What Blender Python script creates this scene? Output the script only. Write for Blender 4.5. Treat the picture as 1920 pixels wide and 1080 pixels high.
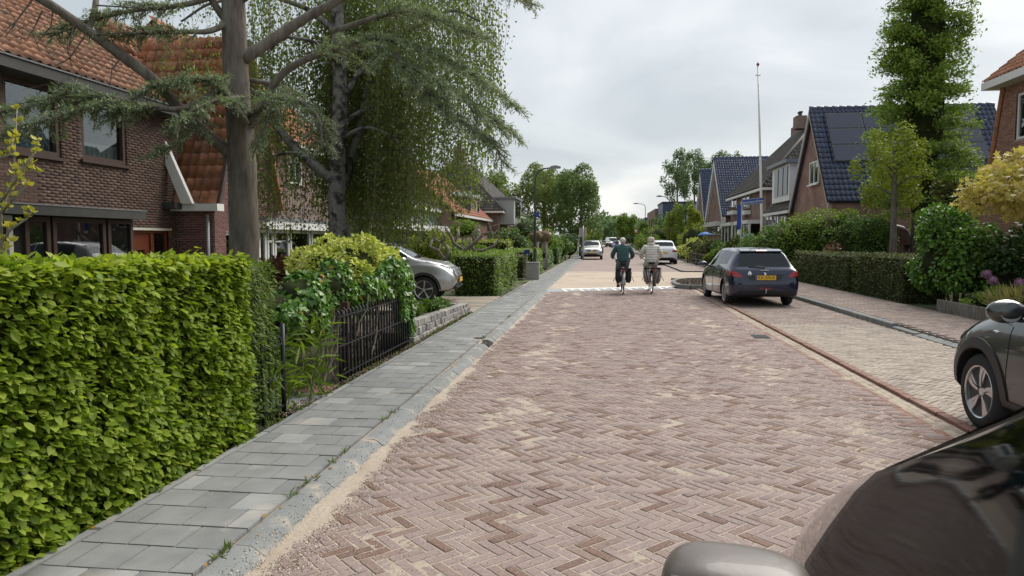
import bpy, bmesh, math, random
import numpy as np
from mathutils import Vector, Matrix, noise
from mathutils.bvhtree import BVHTree
random.seed(7); rng = np.random.default_rng(7)
SC = bpy.context.scene; COL = SC.collection; PI = math.pi
for o in list(bpy.data.objects): bpy.data.objects.remove(o)
# ------------------------------------------------------------------ camera
FPX, HC, HZ, VX = 1333.0, 1.65, 450.0, 1130.0
pitch = math.atan((540-HZ)/FPX); yaw = math.atan((VX-960)/FPX*math.cos(pitch))
cam = bpy.data.cameras.new('camera'); cam.sensor_width = 36; cam.lens = 36*FPX/1920; cam.clip_start = .05; cam.clip_end = 3000
camo = bpy.data.objects.new('camera', cam); COL.objects.link(camo); camo.location = (0, 0, HC)
camo.rotation_euler = (PI/2-pitch, 0, yaw); SC.camera = camo
# ------------------------------------------------------------------ light: bright overcast, sun veiled ahead
SUN_EL, SUN_AZ = math.radians(50), math.radians(38)        # azimuth to the right of the street axis (+Y)
SC.view_settings.view_transform = 'Standard'; SC.view_settings.look = 'None'; SC.view_settings.gamma = 1
SC.view_settings.exposure = 1.12
sdir = Vector((math.sin(SUN_AZ)*math.cos(SUN_EL), math.cos(SUN_AZ)*math.cos(SUN_EL), math.sin(SUN_EL)))
sl = bpy.data.lights.new('sun', 'SUN'); sl.energy = 2.0; sl.angle = math.radians(50); sl.color = (1, .95, .88)
so = bpy.data.objects.new('sun', sl); COL.objects.link(so); so.rotation_euler = (-sdir).to_track_quat('-Z', 'Y').to_euler(); so.location = (0, 0, 60)
W = bpy.data.worlds.new('World'); SC.world = W; W.use_nodes = True
def sky():
    t = W.node_tree; n, l = t.nodes, t.links; n.clear()
    def N(k, **kw):
        x = n.new(k)
        for a, b in kw.items(): setattr(x, a, b)
        return x
    def math_(op, a, b=None):
        x = N('ShaderNodeMath', operation=op)
        for i, v in enumerate((a, b)):
            if v is None: continue
            if isinstance(v, (int, float)): x.inputs[i].default_value = v
            else: l.new(v, x.inputs[i])
        return x.outputs[0]
    tc = N('ShaderNodeTexCoord'); d = tc.outputs['Generated']
    st = N('ShaderNodeTexSky', sky_type='NISHITA'); st.sun_disc = False; st.sun_elevation = SUN_EL; st.sun_rotation = SUN_AZ
    st.dust_density = 3; st.ozone_density = 2
    sep = N('ShaderNodeSeparateXYZ'); l.new(d, sep.inputs[0])
    zz = math_('ADD', math_('MAXIMUM', sep.outputs[2], 0.0), .22)
    cb = N('ShaderNodeCombineXYZ'); l.new(math_('DIVIDE', sep.outputs[0], zz), cb.inputs[0]); l.new(math_('DIVIDE', sep.outputs[1], zz), cb.inputs[1])
    def nz(scale, det, dist, off):
        mp = N('ShaderNodeMapping'); mp.inputs['Location'].default_value = off; l.new(cb.outputs[0], mp.inputs[0])
        x = N('ShaderNodeTexNoise'); x.inputs['Scale'].default_value = scale; x.inputs['Detail'].default_value = det
        x.inputs['Distortion'].default_value = dist; x.inputs['Roughness'].default_value = .52; l.new(mp.outputs[0], x.inputs[0]); return x.outputs[0]
    big = nz(.55, 3, .2, (3.1, 1.7, 0)); fine = nz(1.3, 6, .5, (7.3, 2.2, 0))
    v = math_('ADD', math_('MULTIPLY', big, .58), math_('MULTIPLY', fine, .42))
    dp = N('ShaderNodeVectorMath', operation='DOT_PRODUCT'); l.new(d, dp.inputs[0]); dp.inputs[1].default_value = sdir
    glow = math_('POWER', math_('MAXIMUM', dp.outputs['Value'], 0.0), 4.0)
    hor = math_('POWER', math_('SUBTRACT', 1.0, math_('MAXIMUM', sep.outputs[2], 0.0)), 3.0)
    v = math_('ADD', v, math_('ADD', math_('MULTIPLY', glow, .20), math_('MULTIPLY', hor, .13)))
    r = N('ShaderNodeValToRGB'); l.new(v, r.inputs[0]); e = r.color_ramp.elements
    e[0].position = .53; e[0].color = (.265, .288, .30, 1); e[1].position = .90; e[1].color = (.60, .565, .50, 1)
    a = e.new(.645); a.color = (.345, .365, .372, 1); b = e.new(.745); b.color = (.455, .455, .445, 1)
    bg1 = N('ShaderNodeBackground'); l.new(st.outputs[0], bg1.inputs[0]); bg1.inputs[1].default_value = .1
    bg2 = N('ShaderNodeBackground'); l.new(r.outputs[0], bg2.inputs[0]); bg2.inputs[1].default_value = 1.0
    mx = N('ShaderNodeMixShader'); mx.inputs[0].default_value = .9; l.new(bg1.outputs[0], mx.inputs[1]); l.new(bg2.outputs[0], mx.inputs[2])
    o = N('ShaderNodeOutputWorld'); l.new(mx.outputs[0], o.inputs[0])
sky()
SC.cycles.use_denoising = True; SC.cycles.max_bounces = 5; SC.cycles.diffuse_bounces = 2; SC.cycles.glossy_bounces = 3; SC.cycles.transparent_max_bounces = 8
SC.cycles.caustics_reflective = SC.cycles.caustics_refractive = False; SC.cycles.sample_clamp_indirect = 6
# ------------------------------------------------------------------ measuring: photo pixel -> point of the place at a known depth / height
fw = Vector((-math.sin(yaw)*math.cos(pitch), math.cos(yaw)*math.cos(pitch), -math.sin(pitch)))
rt = Vector((math.cos(yaw), math.sin(yaw), 0)); up = rt.cross(fw)
def ray(px, py): return fw + rt*((px-960)/FPX) + up*((540-py)/FPX)
def at(px, py, Y=None, X=None, z=None):
    d = ray(px, py); t = Y/d.y if Y is not None else X/d.x if X is not None else (z-HC)/d.z
    return Vector((0, 0, HC)) + d*t
def pix(p):
    v = Vector(p) - Vector((0, 0, HC)); c = v.dot(fw)
    return (960+FPX*v.dot(rt)/c, 540-FPX*v.dot(up)/c) if c > .05 else (-9999, -9999)
def inview(p, m=30):
    x, y = pix(p); return -m < x < 1920+m and -m < y < 1080+m
# ------------------------------------------------------------------ mesh building
def off_of(parent):
    v = Vector()
    while parent is not None: v += parent.location; parent = parent.parent
    return v
def mkmesh(name, v, f, mats=(), mi=None, smooth=False, angle=None):
    me = bpy.data.meshes.new(name); me.from_pydata(v, [], f)
    for m in mats: me.materials.append(m)
    if mi is not None and len(mats) > 1: me.polygons.foreach_set('material_index', np.array(mi, dtype=np.int32))
    if smooth:
        me.polygons.foreach_set('use_smooth', np.ones(len(f), dtype=bool))
        if angle: me.set_sharp_from_angle(angle=math.radians(angle))
    me.update(); return me
def link(name, me, parent=None, loc=(0, 0, 0), rz=0):
    o = bpy.data.objects.new(name, me); COL.objects.link(o); o.location = loc
    if rz: o.rotation_euler.z = rz
    if parent is not None: o.parent = parent
    return o
def tag(o, label=None, cat=None, group=None, kind=None):
    if label: o['label'] = label
    if cat: o['category'] = cat
    if group: o['group'] = group
    if kind: o['kind'] = kind
    return o
def thing(name, label, cat, loc=(0, 0, 0), rz=0, group=None):
    return tag(link(name, None, None, loc, rz), label, cat, group)
class MB:
    def __init__(s): s.v = []; s.f = []; s.m = []
    def add(s, v, f, mi=0):
        b = len(s.v); s.v += [tuple(p) for p in v]; s.f += [tuple(i+b for i in q) for q in f]; s.m += [mi]*len(f); return s
    def box(s, c, d, rz=0, mi=0, R=None):
        hx, hy, hz = d[0]/2, d[1]/2, d[2]/2
        R = R or Matrix.Rotation(rz, 3, 'Z'); c = Vector(c)
        v = [c+R@Vector((x*hx, y*hy, z*hz)) for z in (-1, 1) for x, y in ((-1, -1), (1, -1), (1, 1), (-1, 1))]
        return s.add(v, [(3, 2, 1, 0), (4, 5, 6, 7), (0, 1, 5, 4), (1, 2, 6, 5), (2, 3, 7, 6), (3, 0, 4, 7)], mi)
    def bx(s, x0, x1, y0, y1, z0, z1, mi=0): return s.box(((x0+x1)/2, (y0+y1)/2, (z0+z1)/2), (abs(x1-x0), abs(y1-y0), abs(z1-z0)), 0, mi)
    def bar(s, a, b, w, h=None, mi=0, upv=(0, 0, 1)):
        a, b = Vector(a), Vector(b); d = (b-a); L = d.length
        if L < 1e-6: return s
        x = d/L; u = Vector(upv)
        if abs(x.dot(u)) > .99: u = Vector((1, 0, 0))
        y = u.cross(x).normalized(); z = x.cross(y)
        return s.box((a+b)/2, (L, w, h or w), 0, mi, Matrix((x, y, z)).transposed())
    def tube(s, pts, r, n=8, mi=0, caps=True):
        pts = [Vector(p) for p in pts]; rr = list(r) if hasattr(r, '__len__') else [r]*len(pts)
        t0 = (pts[1]-pts[0]).normalized(); ref = Vector((0, 0, 1)) if abs(t0.z) < .9 else Vector((1, 0, 0))
        u = t0.cross(ref).normalized(); v = []
        for i, p in enumerate(pts):
            t = (pts[min(i+1, len(pts)-1)]-pts[max(i-1, 0)]).normalized()
            u = (u-t*u.dot(t)).normalized(); w = t.cross(u)
            for k in range(n):
                a = 2*PI*k/n; v.append(p+(u*math.cos(a)+w*math.sin(a))*rr[i])
        f = [(i*n+k, i*n+(k+1) % n, (i+1)*n+(k+1) % n, (i+1)*n+k) for i in range(len(pts)-1) for k in range(n)]
        if caps: f += [tuple(range(n))[::-1], tuple((len(pts)-1)*n+k for k in range(n))]
        return s.add(v, f, mi)
    def lathe(s, prof, c=(0, 0, 0), n=16, axis='z', mi=0, a0=0, a1=2*PI):
        full = abs(a1-a0-2*PI) < 1e-6; m = n if full else n+1; v = []; c = Vector(c)
        for r, h in prof:
            for k in range(m):
                a = a0+(a1-a0)*k/n; p = (r*math.cos(a), r*math.sin(a), h)
                v.append(c+Vector({'z': p, 'y': (p[0], p[2], p[1]), 'x': (p[2], p[0], p[1])}[axis]))
        f = []
        for i in range(len(prof)-1):
            for k in range(n): f.append((i*m+k, i*m+(k+1) % m, (i+1)*m+(k+1) % m, (i+1)*m+k))
        return s.add(v, f, mi)
    def prism(s, poly, a, b, axis='y', mi=0):
        mk = {'y': lambda p, t: (p[0], t, p[1]), 'x': lambda p, t: (t, p[0], p[1]), 'z': lambda p, t: (p[0], p[1], t)}[axis]
        n = len(poly); v = [mk(p, a) for p in poly]+[mk(p, b) for p in poly]
        return s.add(v, [tuple(range(n))[::-1], tuple(range(n, 2*n))]+[(k, (k+1) % n, n+(k+1) % n, n+k) for k in range(n)], mi)
    def sphere(s, c, r, n=10, m=7, mi=0):
        r = r if hasattr(r, '__len__') else (r, r, r); c = Vector(c); v = []
        for i in range(m+1):
            th = PI*i/m
            for k in range(n):
                a = 2*PI*k/n; v.append(c+Vector((r[0]*math.sin(th)*math.cos(a), r[1]*math.sin(th)*math.sin(a), r[2]*math.cos(th))))
        return s.add(v, [(i*n+k, (i+1)*n+k, (i+1)*n+(k+1) % n, i*n+(k+1) % n) for i in range(m) for k in range(n)], mi)
    def build(s, name, mat, parent=None, smooth=False, angle=None, world=False, bevel=0):
        mats = mat if isinstance(mat, (list, tuple)) else [mat]
        v = s.v
        if world and parent is not None:
            o_ = off_of(parent); v = [tuple(Vector(p)-o_) for p in v]
        me = mkmesh(name, v, s.f, mats, s.m, smooth, angle)
        if bevel:
            bm = bmesh.new(); bm.from_mesh(me); bmesh.ops.remove_doubles(bm, verts=bm.verts, dist=1e-5)
            es = [e for e in bm.edges if len(e.link_faces) == 2 and e.calc_face_angle(0) > .5]
            bmesh.ops.bevel(bm, geom=es, offset=bevel, segments=2, affect='EDGES', clamp_overlap=True); bm.to_mesh(me); bm.free()
        return link(name, me, parent)
def top(mb, name, mat, label, cat, loc=None, group=None, **k):
    """one-mesh thing; verts given in world coordinates, origin moved to loc"""
    loc = Vector(loc) if loc else Vector(mb.v[0])
    mb.v = [tuple(Vector(p)-loc) for p in mb.v]
    o = mb.build(name, mat, None, **k); o.location = loc; return tag(o, label, cat, group)
def joined(name, base_v, base_f, mats4, mat, parent=None, smooth=False, kind='stuff', rnd=None):
    """one mesh of many copies of a small shape; float attribute rnd per copy. mats4: (N,4,4) array"""
    A = np.asarray(mats4, dtype=np.float64); bv = np.c_[np.asarray(base_v, float), np.ones(len(base_v))]
    V = np.einsum('nij,vj->nvi', A, bv)[:, :, :3]
    N, k = V.shape[:2]
    if parent is not None: V = V-np.array(off_of(parent))
    lens = np.array([len(f) for f in base_f]); flat = np.concatenate([np.array(f) for f in base_f])
    idx = (flat[None]+np.arange(N)[:, None]*k).ravel()
    me = bpy.data.meshes.new(name); me.vertices.add(N*k); me.vertices.foreach_set('co', V.ravel())
    me.loops.add(len(idx)); me.loops.foreach_set('vertex_index', idx.astype(np.int32))
    L = np.tile(lens, N); me.polygons.add(len(L)); me.polygons.foreach_set('loop_start', np.r_[0, np.cumsum(L)[:-1]].astype(np.int32))
    me.polygons.foreach_set('loop_total', L.astype(np.int32))
    if smooth: me.polygons.foreach_set('use_smooth', np.ones(len(L), dtype=bool))
    r = rng.random(N) if rnd is None else np.asarray(rnd)
    at_ = me.attributes.new('rnd', 'FLOAT', 'FACE'); at_.data.foreach_set('value', np.repeat(r, len(base_f)).astype(np.float32))
    me.materials.append(mat); me.update(calc_edges=True); me.validate()
    o = link(name, me, parent)
    if kind: o['kind'] = kind
    return o
def pieces(name, bulk, base_v, base_f, mats4, mat, parent, limit=300, smooth=False):
    """each piece an object of its own (the nearest in view), what is past the limit one joined part"""
    if not len(mats4): return
    A = np.asarray(mats4); P = A[:, :3, 3]; off = off_of(parent)
    near = np.linalg.norm(P-np.array((0, 0, HC)), axis=1)
    near = near+np.array([0 if inview(p, 5) else 1e4 for p in P])
    order = np.argsort(near); sel = order[:limit]; rest = order[limit:]
    me = None
    for i in sel:
        if me is None:
            me = mkmesh(name, [tuple(v) for v in base_v], base_f, [mat], smooth=smooth)
        o = bpy.data.objects.new(name, me); COL.objects.link(o); o.parent = parent
        m = Matrix(A[i].tolist()); m.translation = m.translation-off; o.matrix_local = m
    if len(rest): joined(bulk, base_v, base_f, A[rest], mat, parent, smooth)
def mat4(loc, X, Y, Z, s=(1, 1, 1)):
    m = np.eye(4); m[:3, 0] = np.array(X)*s[0]; m[:3, 1] = np.array(Y)*s[1]; m[:3, 2] = np.array(Z)*s[2]; m[:3, 3] = loc; return m
TS = bpy.data.scenes.new('bench')                      # a bench scene to evaluate modifiers and lettering on
def evaluated(o, extra=()):
    for q in (o, *extra): TS.collection.objects.link(q)
    vl = TS.view_layers[0]; vl.update(); me = bpy.data.meshes.new_from_object(o.evaluated_get(vl.depsgraph))
    for q in (o, *extra): bpy.data.objects.remove(q)
    return me
# ------------------------------------------------------------------ materials
MATS = {}
def nodes_of(name):
    m = bpy.data.materials.new(name); m.use_nodes = True; t = m.node_tree; t.nodes.clear(); return m, t.nodes, t.links
def rnd_node(n, l):
    a = n.new('ShaderNodeAttribute'); a.attribute_name = 'rnd'; o = n.new('ShaderNodeObjectInfo')
    s = n.new('ShaderNodeMath'); s.operation = 'ADD'; l.new(a.outputs['Fac'], s.inputs[0]); l.new(o.outputs['Random'], s.inputs[1])
    f = n.new('ShaderNodeMath'); f.operation = 'FRACT'; l.new(s.outputs[0], f.inputs[0]); return f.outputs[0]
def ramp(n, cols, const=False):
    r = n.new('ShaderNodeValToRGB'); e = r.color_ramp.elements
    if const: r.color_ramp.interpolation = 'CONSTANT'
    k = len(cols); e[0].position = 0; e[0].color = (*cols[0], 1)
    if k == 1: e[1].color = (*cols[0], 1)
    else:
        e[1].position = (k-1)/k if const else 1; e[1].color = (*cols[-1], 1)
        for i in range(1, k-1): x = e.new(i/k if const else i/(k-1)); x.color = (*cols[i], 1)
    return r
def noise_n(n, l, scale, det=4, vec=None, dist=0, rough=.55):
    x = n.new('ShaderNodeTexNoise'); x.inputs['Scale'].default_value = scale; x.inputs['Detail'].default_value = det
    x.inputs['Distortion'].default_value = dist; x.inputs['Roughness'].default_value = rough
    if vec is not None: l.new(vec, x.inputs['Vector'])
    return x.outputs[0]
def mixc(n, l, f, a, b, mode='MIX'):
    x = n.new('ShaderNodeMix'); x.data_type = 'RGBA'; x.blend_type = mode
    for s, v in ((x.inputs[0], f), (x.inputs[6], a), (x.inputs[7], b)):
        if isinstance(v, (int, float)): s.default_value = v
        elif isinstance(v, tuple): s.default_value = (*v, 1) if len(v) == 3 else v
        else: l.new(v, s)
    return x.outputs[2]
def maprange(n, l, v, a, b, c=0., d=1.):
    x = n.new('ShaderNodeMapRange'); l.new(v, x.inputs[0])
    for i, q in enumerate((a, b, c, d)): x.inputs[i+1].default_value = q
    return x.outputs[0]
def M(name, cols, rough=.8, var=.18, vscale=6, bump=.15, bscale=60, metal=0, spec=.5, coat=0, dirt=None, dscale=1.2, dlo=.5, dhi=.7, const=True, emit=0, world=False, stretch=None):
    """general procedural surface: cols = one colour or a list picked per piece; noise variation, fine relief, optional patches of dirt"""
    if name in MATS: return MATS[name]
    m, n, l = nodes_of(name); cols = [cols] if isinstance(cols[0], (int, float)) else cols
    b = n.new('ShaderNodeBsdfPrincipled'); o = n.new('ShaderNodeOutputMaterial'); l.new(b.outputs[0], o.inputs[0])
    if world: g = n.new('ShaderNodeNewGeometry'); vec = g.outputs['Position']
    else: tc = n.new('ShaderNodeTexCoord'); vec = tc.outputs['Object']
    if stretch:
        mp = n.new('ShaderNodeMapping'); mp.inputs['Scale'].default_value = stretch; l.new(vec, mp.inputs[0]); vec = mp.outputs[0]
    r = rnd_node(n, l)
    if len(cols) > 1: rp = ramp(n, cols, const); l.new(r, rp.inputs[0]); c = rp.outputs[0]
    else: c = tuple(cols[0])
    if var:
        nz = noise_n(n, l, vscale, 5, vec)
        g = maprange(n, l, nz, .25, .75, 1-var, 1+var)
        cb = n.new('ShaderNodeCombineColor')
        for i in range(3): l.new(g, cb.inputs[i])
        c = mixc(n, l, 1.0, c, cb.outputs[0], 'MULTIPLY')
    if dirt:
        nz2 = noise_n(n, l, dscale, 6, vec, .3); f = maprange(n, l, nz2, dlo, dhi); c = mixc(n, l, f, c, tuple(dirt))
    if isinstance(c, tuple): b.inputs['Base Color'].default_value = (*c[:3], 1)
    else: l.new(c, b.inputs['Base Color'])
    b.inputs['Roughness'].default_value = rough; b.inputs['Metallic'].default_value = metal
    b.inputs['Specular IOR Level'].default_value = spec; b.inputs['Coat Weight'].default_value = coat; b.inputs['Coat Roughness'].default_value = .04
    if emit: b.inputs['Emission Strength'].default_value = emit; b.inputs['Emission Color'].default_value = (*cols[0], 1)
    if bump:
        bp = n.new('ShaderNodeBump'); bp.inputs['Strength'].default_value = bump; bp.inputs['Distance'].default_value = .01
        l.new(noise_n(n, l, bscale, 4, vec), bp.inputs['Height']); l.new(bp.outputs[0], b.inputs['Normal'])
    MATS[name] = m; return m
def LEAF(name, cols, rough=.5, trans=.3, spec=.4):
    """foliage: colour picked per leaf, part of the light passes through"""
    if name in MATS: return MATS[name]
    m, n, l = nodes_of(name); r = rnd_node(n, l); rp = ramp(n, cols); l.new(r, rp.inputs[0])
    b = n.new('ShaderNodeBsdfPrincipled'); l.new(rp.outputs[0], b.inputs['Base Color']); b.inputs['Roughness'].default_value = rough
    b.inputs['Specular IOR Level'].default_value = spec
    t = n.new('ShaderNodeBsdfTranslucent'); hs = mixc(n, l, 1.0, rp.outputs[0], (1.18, 1.25, .6), 'MULTIPLY'); l.new(hs, t.inputs[0])
    mx = n.new('ShaderNodeMixShader'); mx.inputs[0].default_value = trans; l.new(b.outputs[0], mx.inputs[1]); l.new(t.outputs[0], mx.inputs[2])
    o = n.new('ShaderNodeOutputMaterial'); l.new(mx.outputs[0], o.inputs[0]); MATS[name] = m; return m
def BRICK(name, c1, c2, mortar, bw=.22, bh=.0625, msize=.010, var=.3):
    """brickwork too far off to be laid brick by brick: courses on upright walls"""
    if name in MATS: return MATS[name]
    m, n, l = nodes_of(name); g = n.new('ShaderNodeNewGeometry'); sp = n.new('ShaderNodeSeparateXYZ'); l.new(g.outputs['Position'], sp.inputs[0])
    ad = n.new('ShaderNodeMath'); l.new(sp.outputs[0], ad.inputs[0]); l.new(sp.outputs[1], ad.inputs[1])
    cb = n.new('ShaderNodeCombineXYZ'); l.new(ad.outputs[0], cb.inputs[0]); l.new(sp.outputs[2], cb.inputs[1])
    t = n.new('ShaderNodeTexBrick'); l.new(cb.outputs[0], t.inputs['Vector']); t.inputs['Color1'].default_value = (*c1, 1); t.inputs['Color2'].default_value = (*c2, 1)
    t.inputs['Mortar'].default_value = (*mortar, 1); t.inputs['Scale'].default_value = 1; t.inputs['Brick Width'].default_value = bw; t.inputs['Row Height'].default_value = bh
    t.inputs['Mortar Size'].default_value = msize; t.inputs['Bias'].default_value = 0
    nz = noise_n(n, l, 1.3, 5, g.outputs['Position']); gg = maprange(n, l, nz, .3, .7, 1-var, 1+var); c3 = n.new('ShaderNodeCombineColor')
    for i in range(3): l.new(gg, c3.inputs[i])
    c = mixc(n, l, 1.0, t.outputs[0], c3.outputs[0], 'MULTIPLY')
    b = n.new('ShaderNodeBsdfPrincipled'); l.new(c, b.inputs['Base Color']); b.inputs['Roughness'].default_value = .9
    bp = n.new('ShaderNodeBump'); bp.inputs['Strength'].default_value = .5; bp.inputs['Distance'].default_value = .01; bp.invert = True; l.new(t.outputs['Fac'], bp.inputs['Height']); l.new(bp.outputs[0], b.inputs['Normal'])
    o = n.new('ShaderNodeOutputMaterial'); l.new(b.outputs[0], o.inputs[0]); MATS[name] = m; return m
def GLASS(name, tint=(.6, .65, .65), base=.06, peak=1., rough=.015):
    """thin pane: mirrors at grazing angles, otherwise lets one look in"""
    if name in MATS: return MATS[name]
    m, n, l = nodes_of(name); fr = n.new('ShaderNodeFresnel'); ge = n.new('ShaderNodeNewGeometry'); l.new(maprange(n, l, ge.outputs['Backfacing'], 0, 1, 1.5, .667), fr.inputs[0])
    f = maprange(n, l, fr.outputs[0], .03, 1, base, peak)
    t = n.new('ShaderNodeBsdfTransparent'); t.inputs[0].default_value = (*tint, 1)
    g = n.new('ShaderNodeBsdfGlossy'); g.inputs['Roughness'].default_value = rough; g.inputs[0].default_value = (.95, .97, 1, 1)
    mx = n.new('ShaderNodeMixShader'); l.new(f, mx.inputs[0]); l.new(t.outputs[0], mx.inputs[1]); l.new(g.outputs[0], mx.inputs[2])
    o = n.new('ShaderNodeOutputMaterial'); l.new(mx.outputs[0], o.inputs[0]); MATS[name] = m; return m
def PAINT(name, col, metal=.5, rough=.35, coat=1.0): return M(name, col, rough=rough, var=.03, vscale=3, bump=0, metal=metal, coat=coat, dirt=None)
white = M('white_paint', (.74, .74, .71), rough=.45, var=.06, bump=.05)
cream = M('cream_paint', (.62, .59, .50), rough=.5, var=.08, bump=.05)
black = M('black_plastic', (.018, .018, .02), rough=.45, var=.1, bump=.08, bscale=200)
rubber = M('tyre_rubber', (.022, .022, .024), rough=.8, var=.2, bump=.3, bscale=90)
chrome = M('chrome', (.75, .76, .78), rough=.12, metal=1, var=.02, bump=0)
alu = M('alloy', (.62, .63, .65), rough=.28, metal=.9, var=.04, bump=0)
steel = M('galvanised_steel', (.42, .44, .45), rough=.5, metal=.6, var=.12, vscale=14, bump=.05)
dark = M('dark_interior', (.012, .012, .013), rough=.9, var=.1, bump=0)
pane = GLASS('window_pane', base=.10); car_glass = GLASS('car_glass', (.16, .19, .19), .05, .8)
redl = M('red_lens', (.30, .006, .010), rough=.2, var=.3, vscale=30, bump=.2, bscale=120, coat=.5)
clearl = M('clear_lens', (.55, .57, .6), rough=.1, metal=.5, var=.3, vscale=30, bump=.2, bscale=80, coat=1)
amber = M('plate_yellow', (.80, .47, .02), rough=.45, var=.04, bump=0)
soil = M('soil', (.075, .055, .04), rough=.95, var=.45, vscale=3, bump=.8, bscale=40, world=True)
bark = M('bark_grey', (.135, .114, .094), rough=.95, var=.5, vscale=14, bump=1.0, bscale=30, stretch=(1, 1, .22), dirt=(.19, .175, .145), dscale=9, dlo=.52, dhi=.68)
twig = M('twig_bark', (.11, .085, .06), rough=.95, var=.3, vscale=12, bump=.5, bscale=40)
# ================================================================== the ground, road and pavements
def sheet(name, x0, x1, y0, y1, z, mat, parent=None, kind='structure', ny=1):
    mb = MB()
    for i in range(ny):
        a, b = y0+(y1-y0)*i/ny, y0+(y1-y0)*(i+1)/ny
        mb.add([(x0, a, z), (x1, a, z), (x1, b, z), (x0, b, z)], [(0, 1, 2, 3)])
    o = mb.build(name, mat, parent)
    if parent is None: o['kind'] = kind
    return o
garden_soil = M('garden_soil', (.085, .07, .045), rough=.95, var=.4, vscale=2, bump=.8, bscale=25, world=True, dirt=(.06, .09, .025), dscale=.8, dlo=.42, dhi=.6)
sandm = M('sand', (.46, .39, .315), rough=.95, var=.28, vscale=60, bump=.9, bscale=260, world=True, dirt=(.42, .345, .275), dscale=2.5, dlo=.45, dhi=.7)
sheet('ground', -900, 900, -60, 2000, -.06, garden_soil)
road = sheet('road', -1.80, 5.5, -3, 24.5, -.022, sandm)
# herringbone bricks
def dust(n, l, vec, base, lo, hi, amt=.6):
    nz = noise_n(n, l, 2.2, 8, vec, .4, .62); return mixc(n, l, maprange(n, l, nz, lo, hi, 0, amt), base, (.46, .39, .315))
def PAVER(name, cols, lo=.52, hi=.72, rough=.85):
    m, n, l = nodes_of(name); g = n.new('ShaderNodeNewGeometry'); vec = g.outputs['Position']; r = rnd_node(n, l)
    rp = ramp(n, cols, True); l.new(r, rp.inputs[0]); nz = noise_n(n, l, 40, 5, vec); gg = maprange(n, l, nz, .3, .7, .82, 1.15)
    c3 = n.new('ShaderNodeCombineColor')
    for i in range(3): l.new(gg, c3.inputs[i])
    c = mixc(n, l, 1.0, rp.outputs[0], c3.outputs[0], 'MULTIPLY'); c = dust(n, l, vec, c, lo, hi)
    sp = noise_n(n, l, 170, 2, vec); c = mixc(n, l, maprange(n, l, sp, .60, .66, 0, .75), c, (.47, .40, .325))
    b = n.new('ShaderNodeBsdfPrincipled'); l.new(c, b.inputs['Base Color']); b.inputs['Roughness'].default_value = rough
    bp = n.new('ShaderNodeBump'); bp.inputs['Strength'].default_value = .5; bp.inputs['Distance'].default_value = .006; l.new(noise_n(n, l, 120, 5, vec), bp.inputs['Height']); l.new(bp.outputs[0], b.inputs['Normal'])
    o = n.new('ShaderNodeOutputMaterial'); l.new(b.outputs[0], o.inputs[0]); return m
purple = PAVER('road_brick', [(.240, .178, .165), (.224, .164, .153), (.252, .19, .173), (.23, .172, .162), (.155, .088, .068), (.24, .179, .165), (.212, .148, .13), (.258, .196, .182), (.235, .174, .162), (.135, .078, .062), (.245, .184, .17), (.22, .166, .157), (.237, .176, .164), (.19, .13, .113)], .60, .82)
yellowb = PAVER('bay_brick', [(.285, .24, .20), (.31, .262, .218), (.26, .215, .18), (.295, .248, .205), (.225, .183, .155), (.325, .28, .235)], .45, .75)
brownb = PAVER('pavement_brick', [(.22, .17, .15), (.25, .19, .165), (.19, .145, .13), (.23, .165, .14), (.27, .215, .19)], .5, .75)
redb = PAVER('red_edge_brick', [(.205, .10, .072), (.185, .088, .063), (.225, .115, .085), (.17, .082, .06)], .55, .8)
def brick_unit(L, Wd, H=.06, c=.006):
    a, b = L/2, Wd/2; q = [(-1, -1), (1, -1), (1, 1), (-1, 1)]
    v = [(x*a, y*b, -H) for x, y in q]+[(x*a, y*b, -c) for x, y in q]+[(x*(a-c), y*(b-c), 0) for x, y in q]
    f = [(8, 9, 10, 11)]+[(k, (k+1) % 4, 4+(k+1) % 4, 4+k) for k in range(4)]+[(4+k, 4+(k+1) % 4, 8+(k+1) % 4, 8+k) for k in range(4)]
    return v, f
def jit(cx, cy, z, ang, tilt=.008, dz=.0014, da=.012):
    m = Matrix.Translation((cx, cy, z+random.gauss(0, dz))) @ Matrix.Rotation(ang+random.gauss(0, da), 4, 'Z') @ Matrix.Rotation(random.gauss(0, tilt), 4, 'X') @ Matrix.Rotation(random.gauss(0, tilt*.5), 4, 'Y')
    return np.array(m)
def herring(x0, x1, y0, y1, z, pitch_, inside=None, ang0=-PI/4, n=2):
    out = []; ca, sa = math.cos(ang0), math.sin(ang0); R = int((abs(x1-x0)+abs(y1-y0))/pitch_)+6
    cx, cy = (x0+x1)/2, (y0+y1)/2
    for b in range(-R, R):
        for kind in (0, 1):
            base = b % (2*n) if kind == 0 else (b+1) % (2*n)
            for k in range(-R//(2*n)-1, R//(2*n)+2):
                s = base+2*n*k
                u, v = ((s+n/2, b+.5) if kind == 0 else (b+.5, s+n/2))
                u *= pitch_; v *= pitch_
                X, Y = cx+u*ca-v*sa, cy+u*sa+v*ca
                if x0 < X < x1 and y0 < Y < y1 and (inside is None or inside(X, Y)):
                    if inview((X, Y, z), 300): out.append(jit(X, Y, z, ang0+(PI/2 if kind else 0)))
    return out
bv, bf = brick_unit(.194, .0945); nv_, nf_ = brick_unit(.1925, .058, .06, .0035)
def road_in(x, y):
    return y < 22.55+.485*(x+1.7)
rb = herring(-1.80, 2.74, 2.4, 25, 0, .0672, road_in, n=3)
pieces('brick', 'paving_bricks', nv_, nf_, rb, purple, road)
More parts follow.
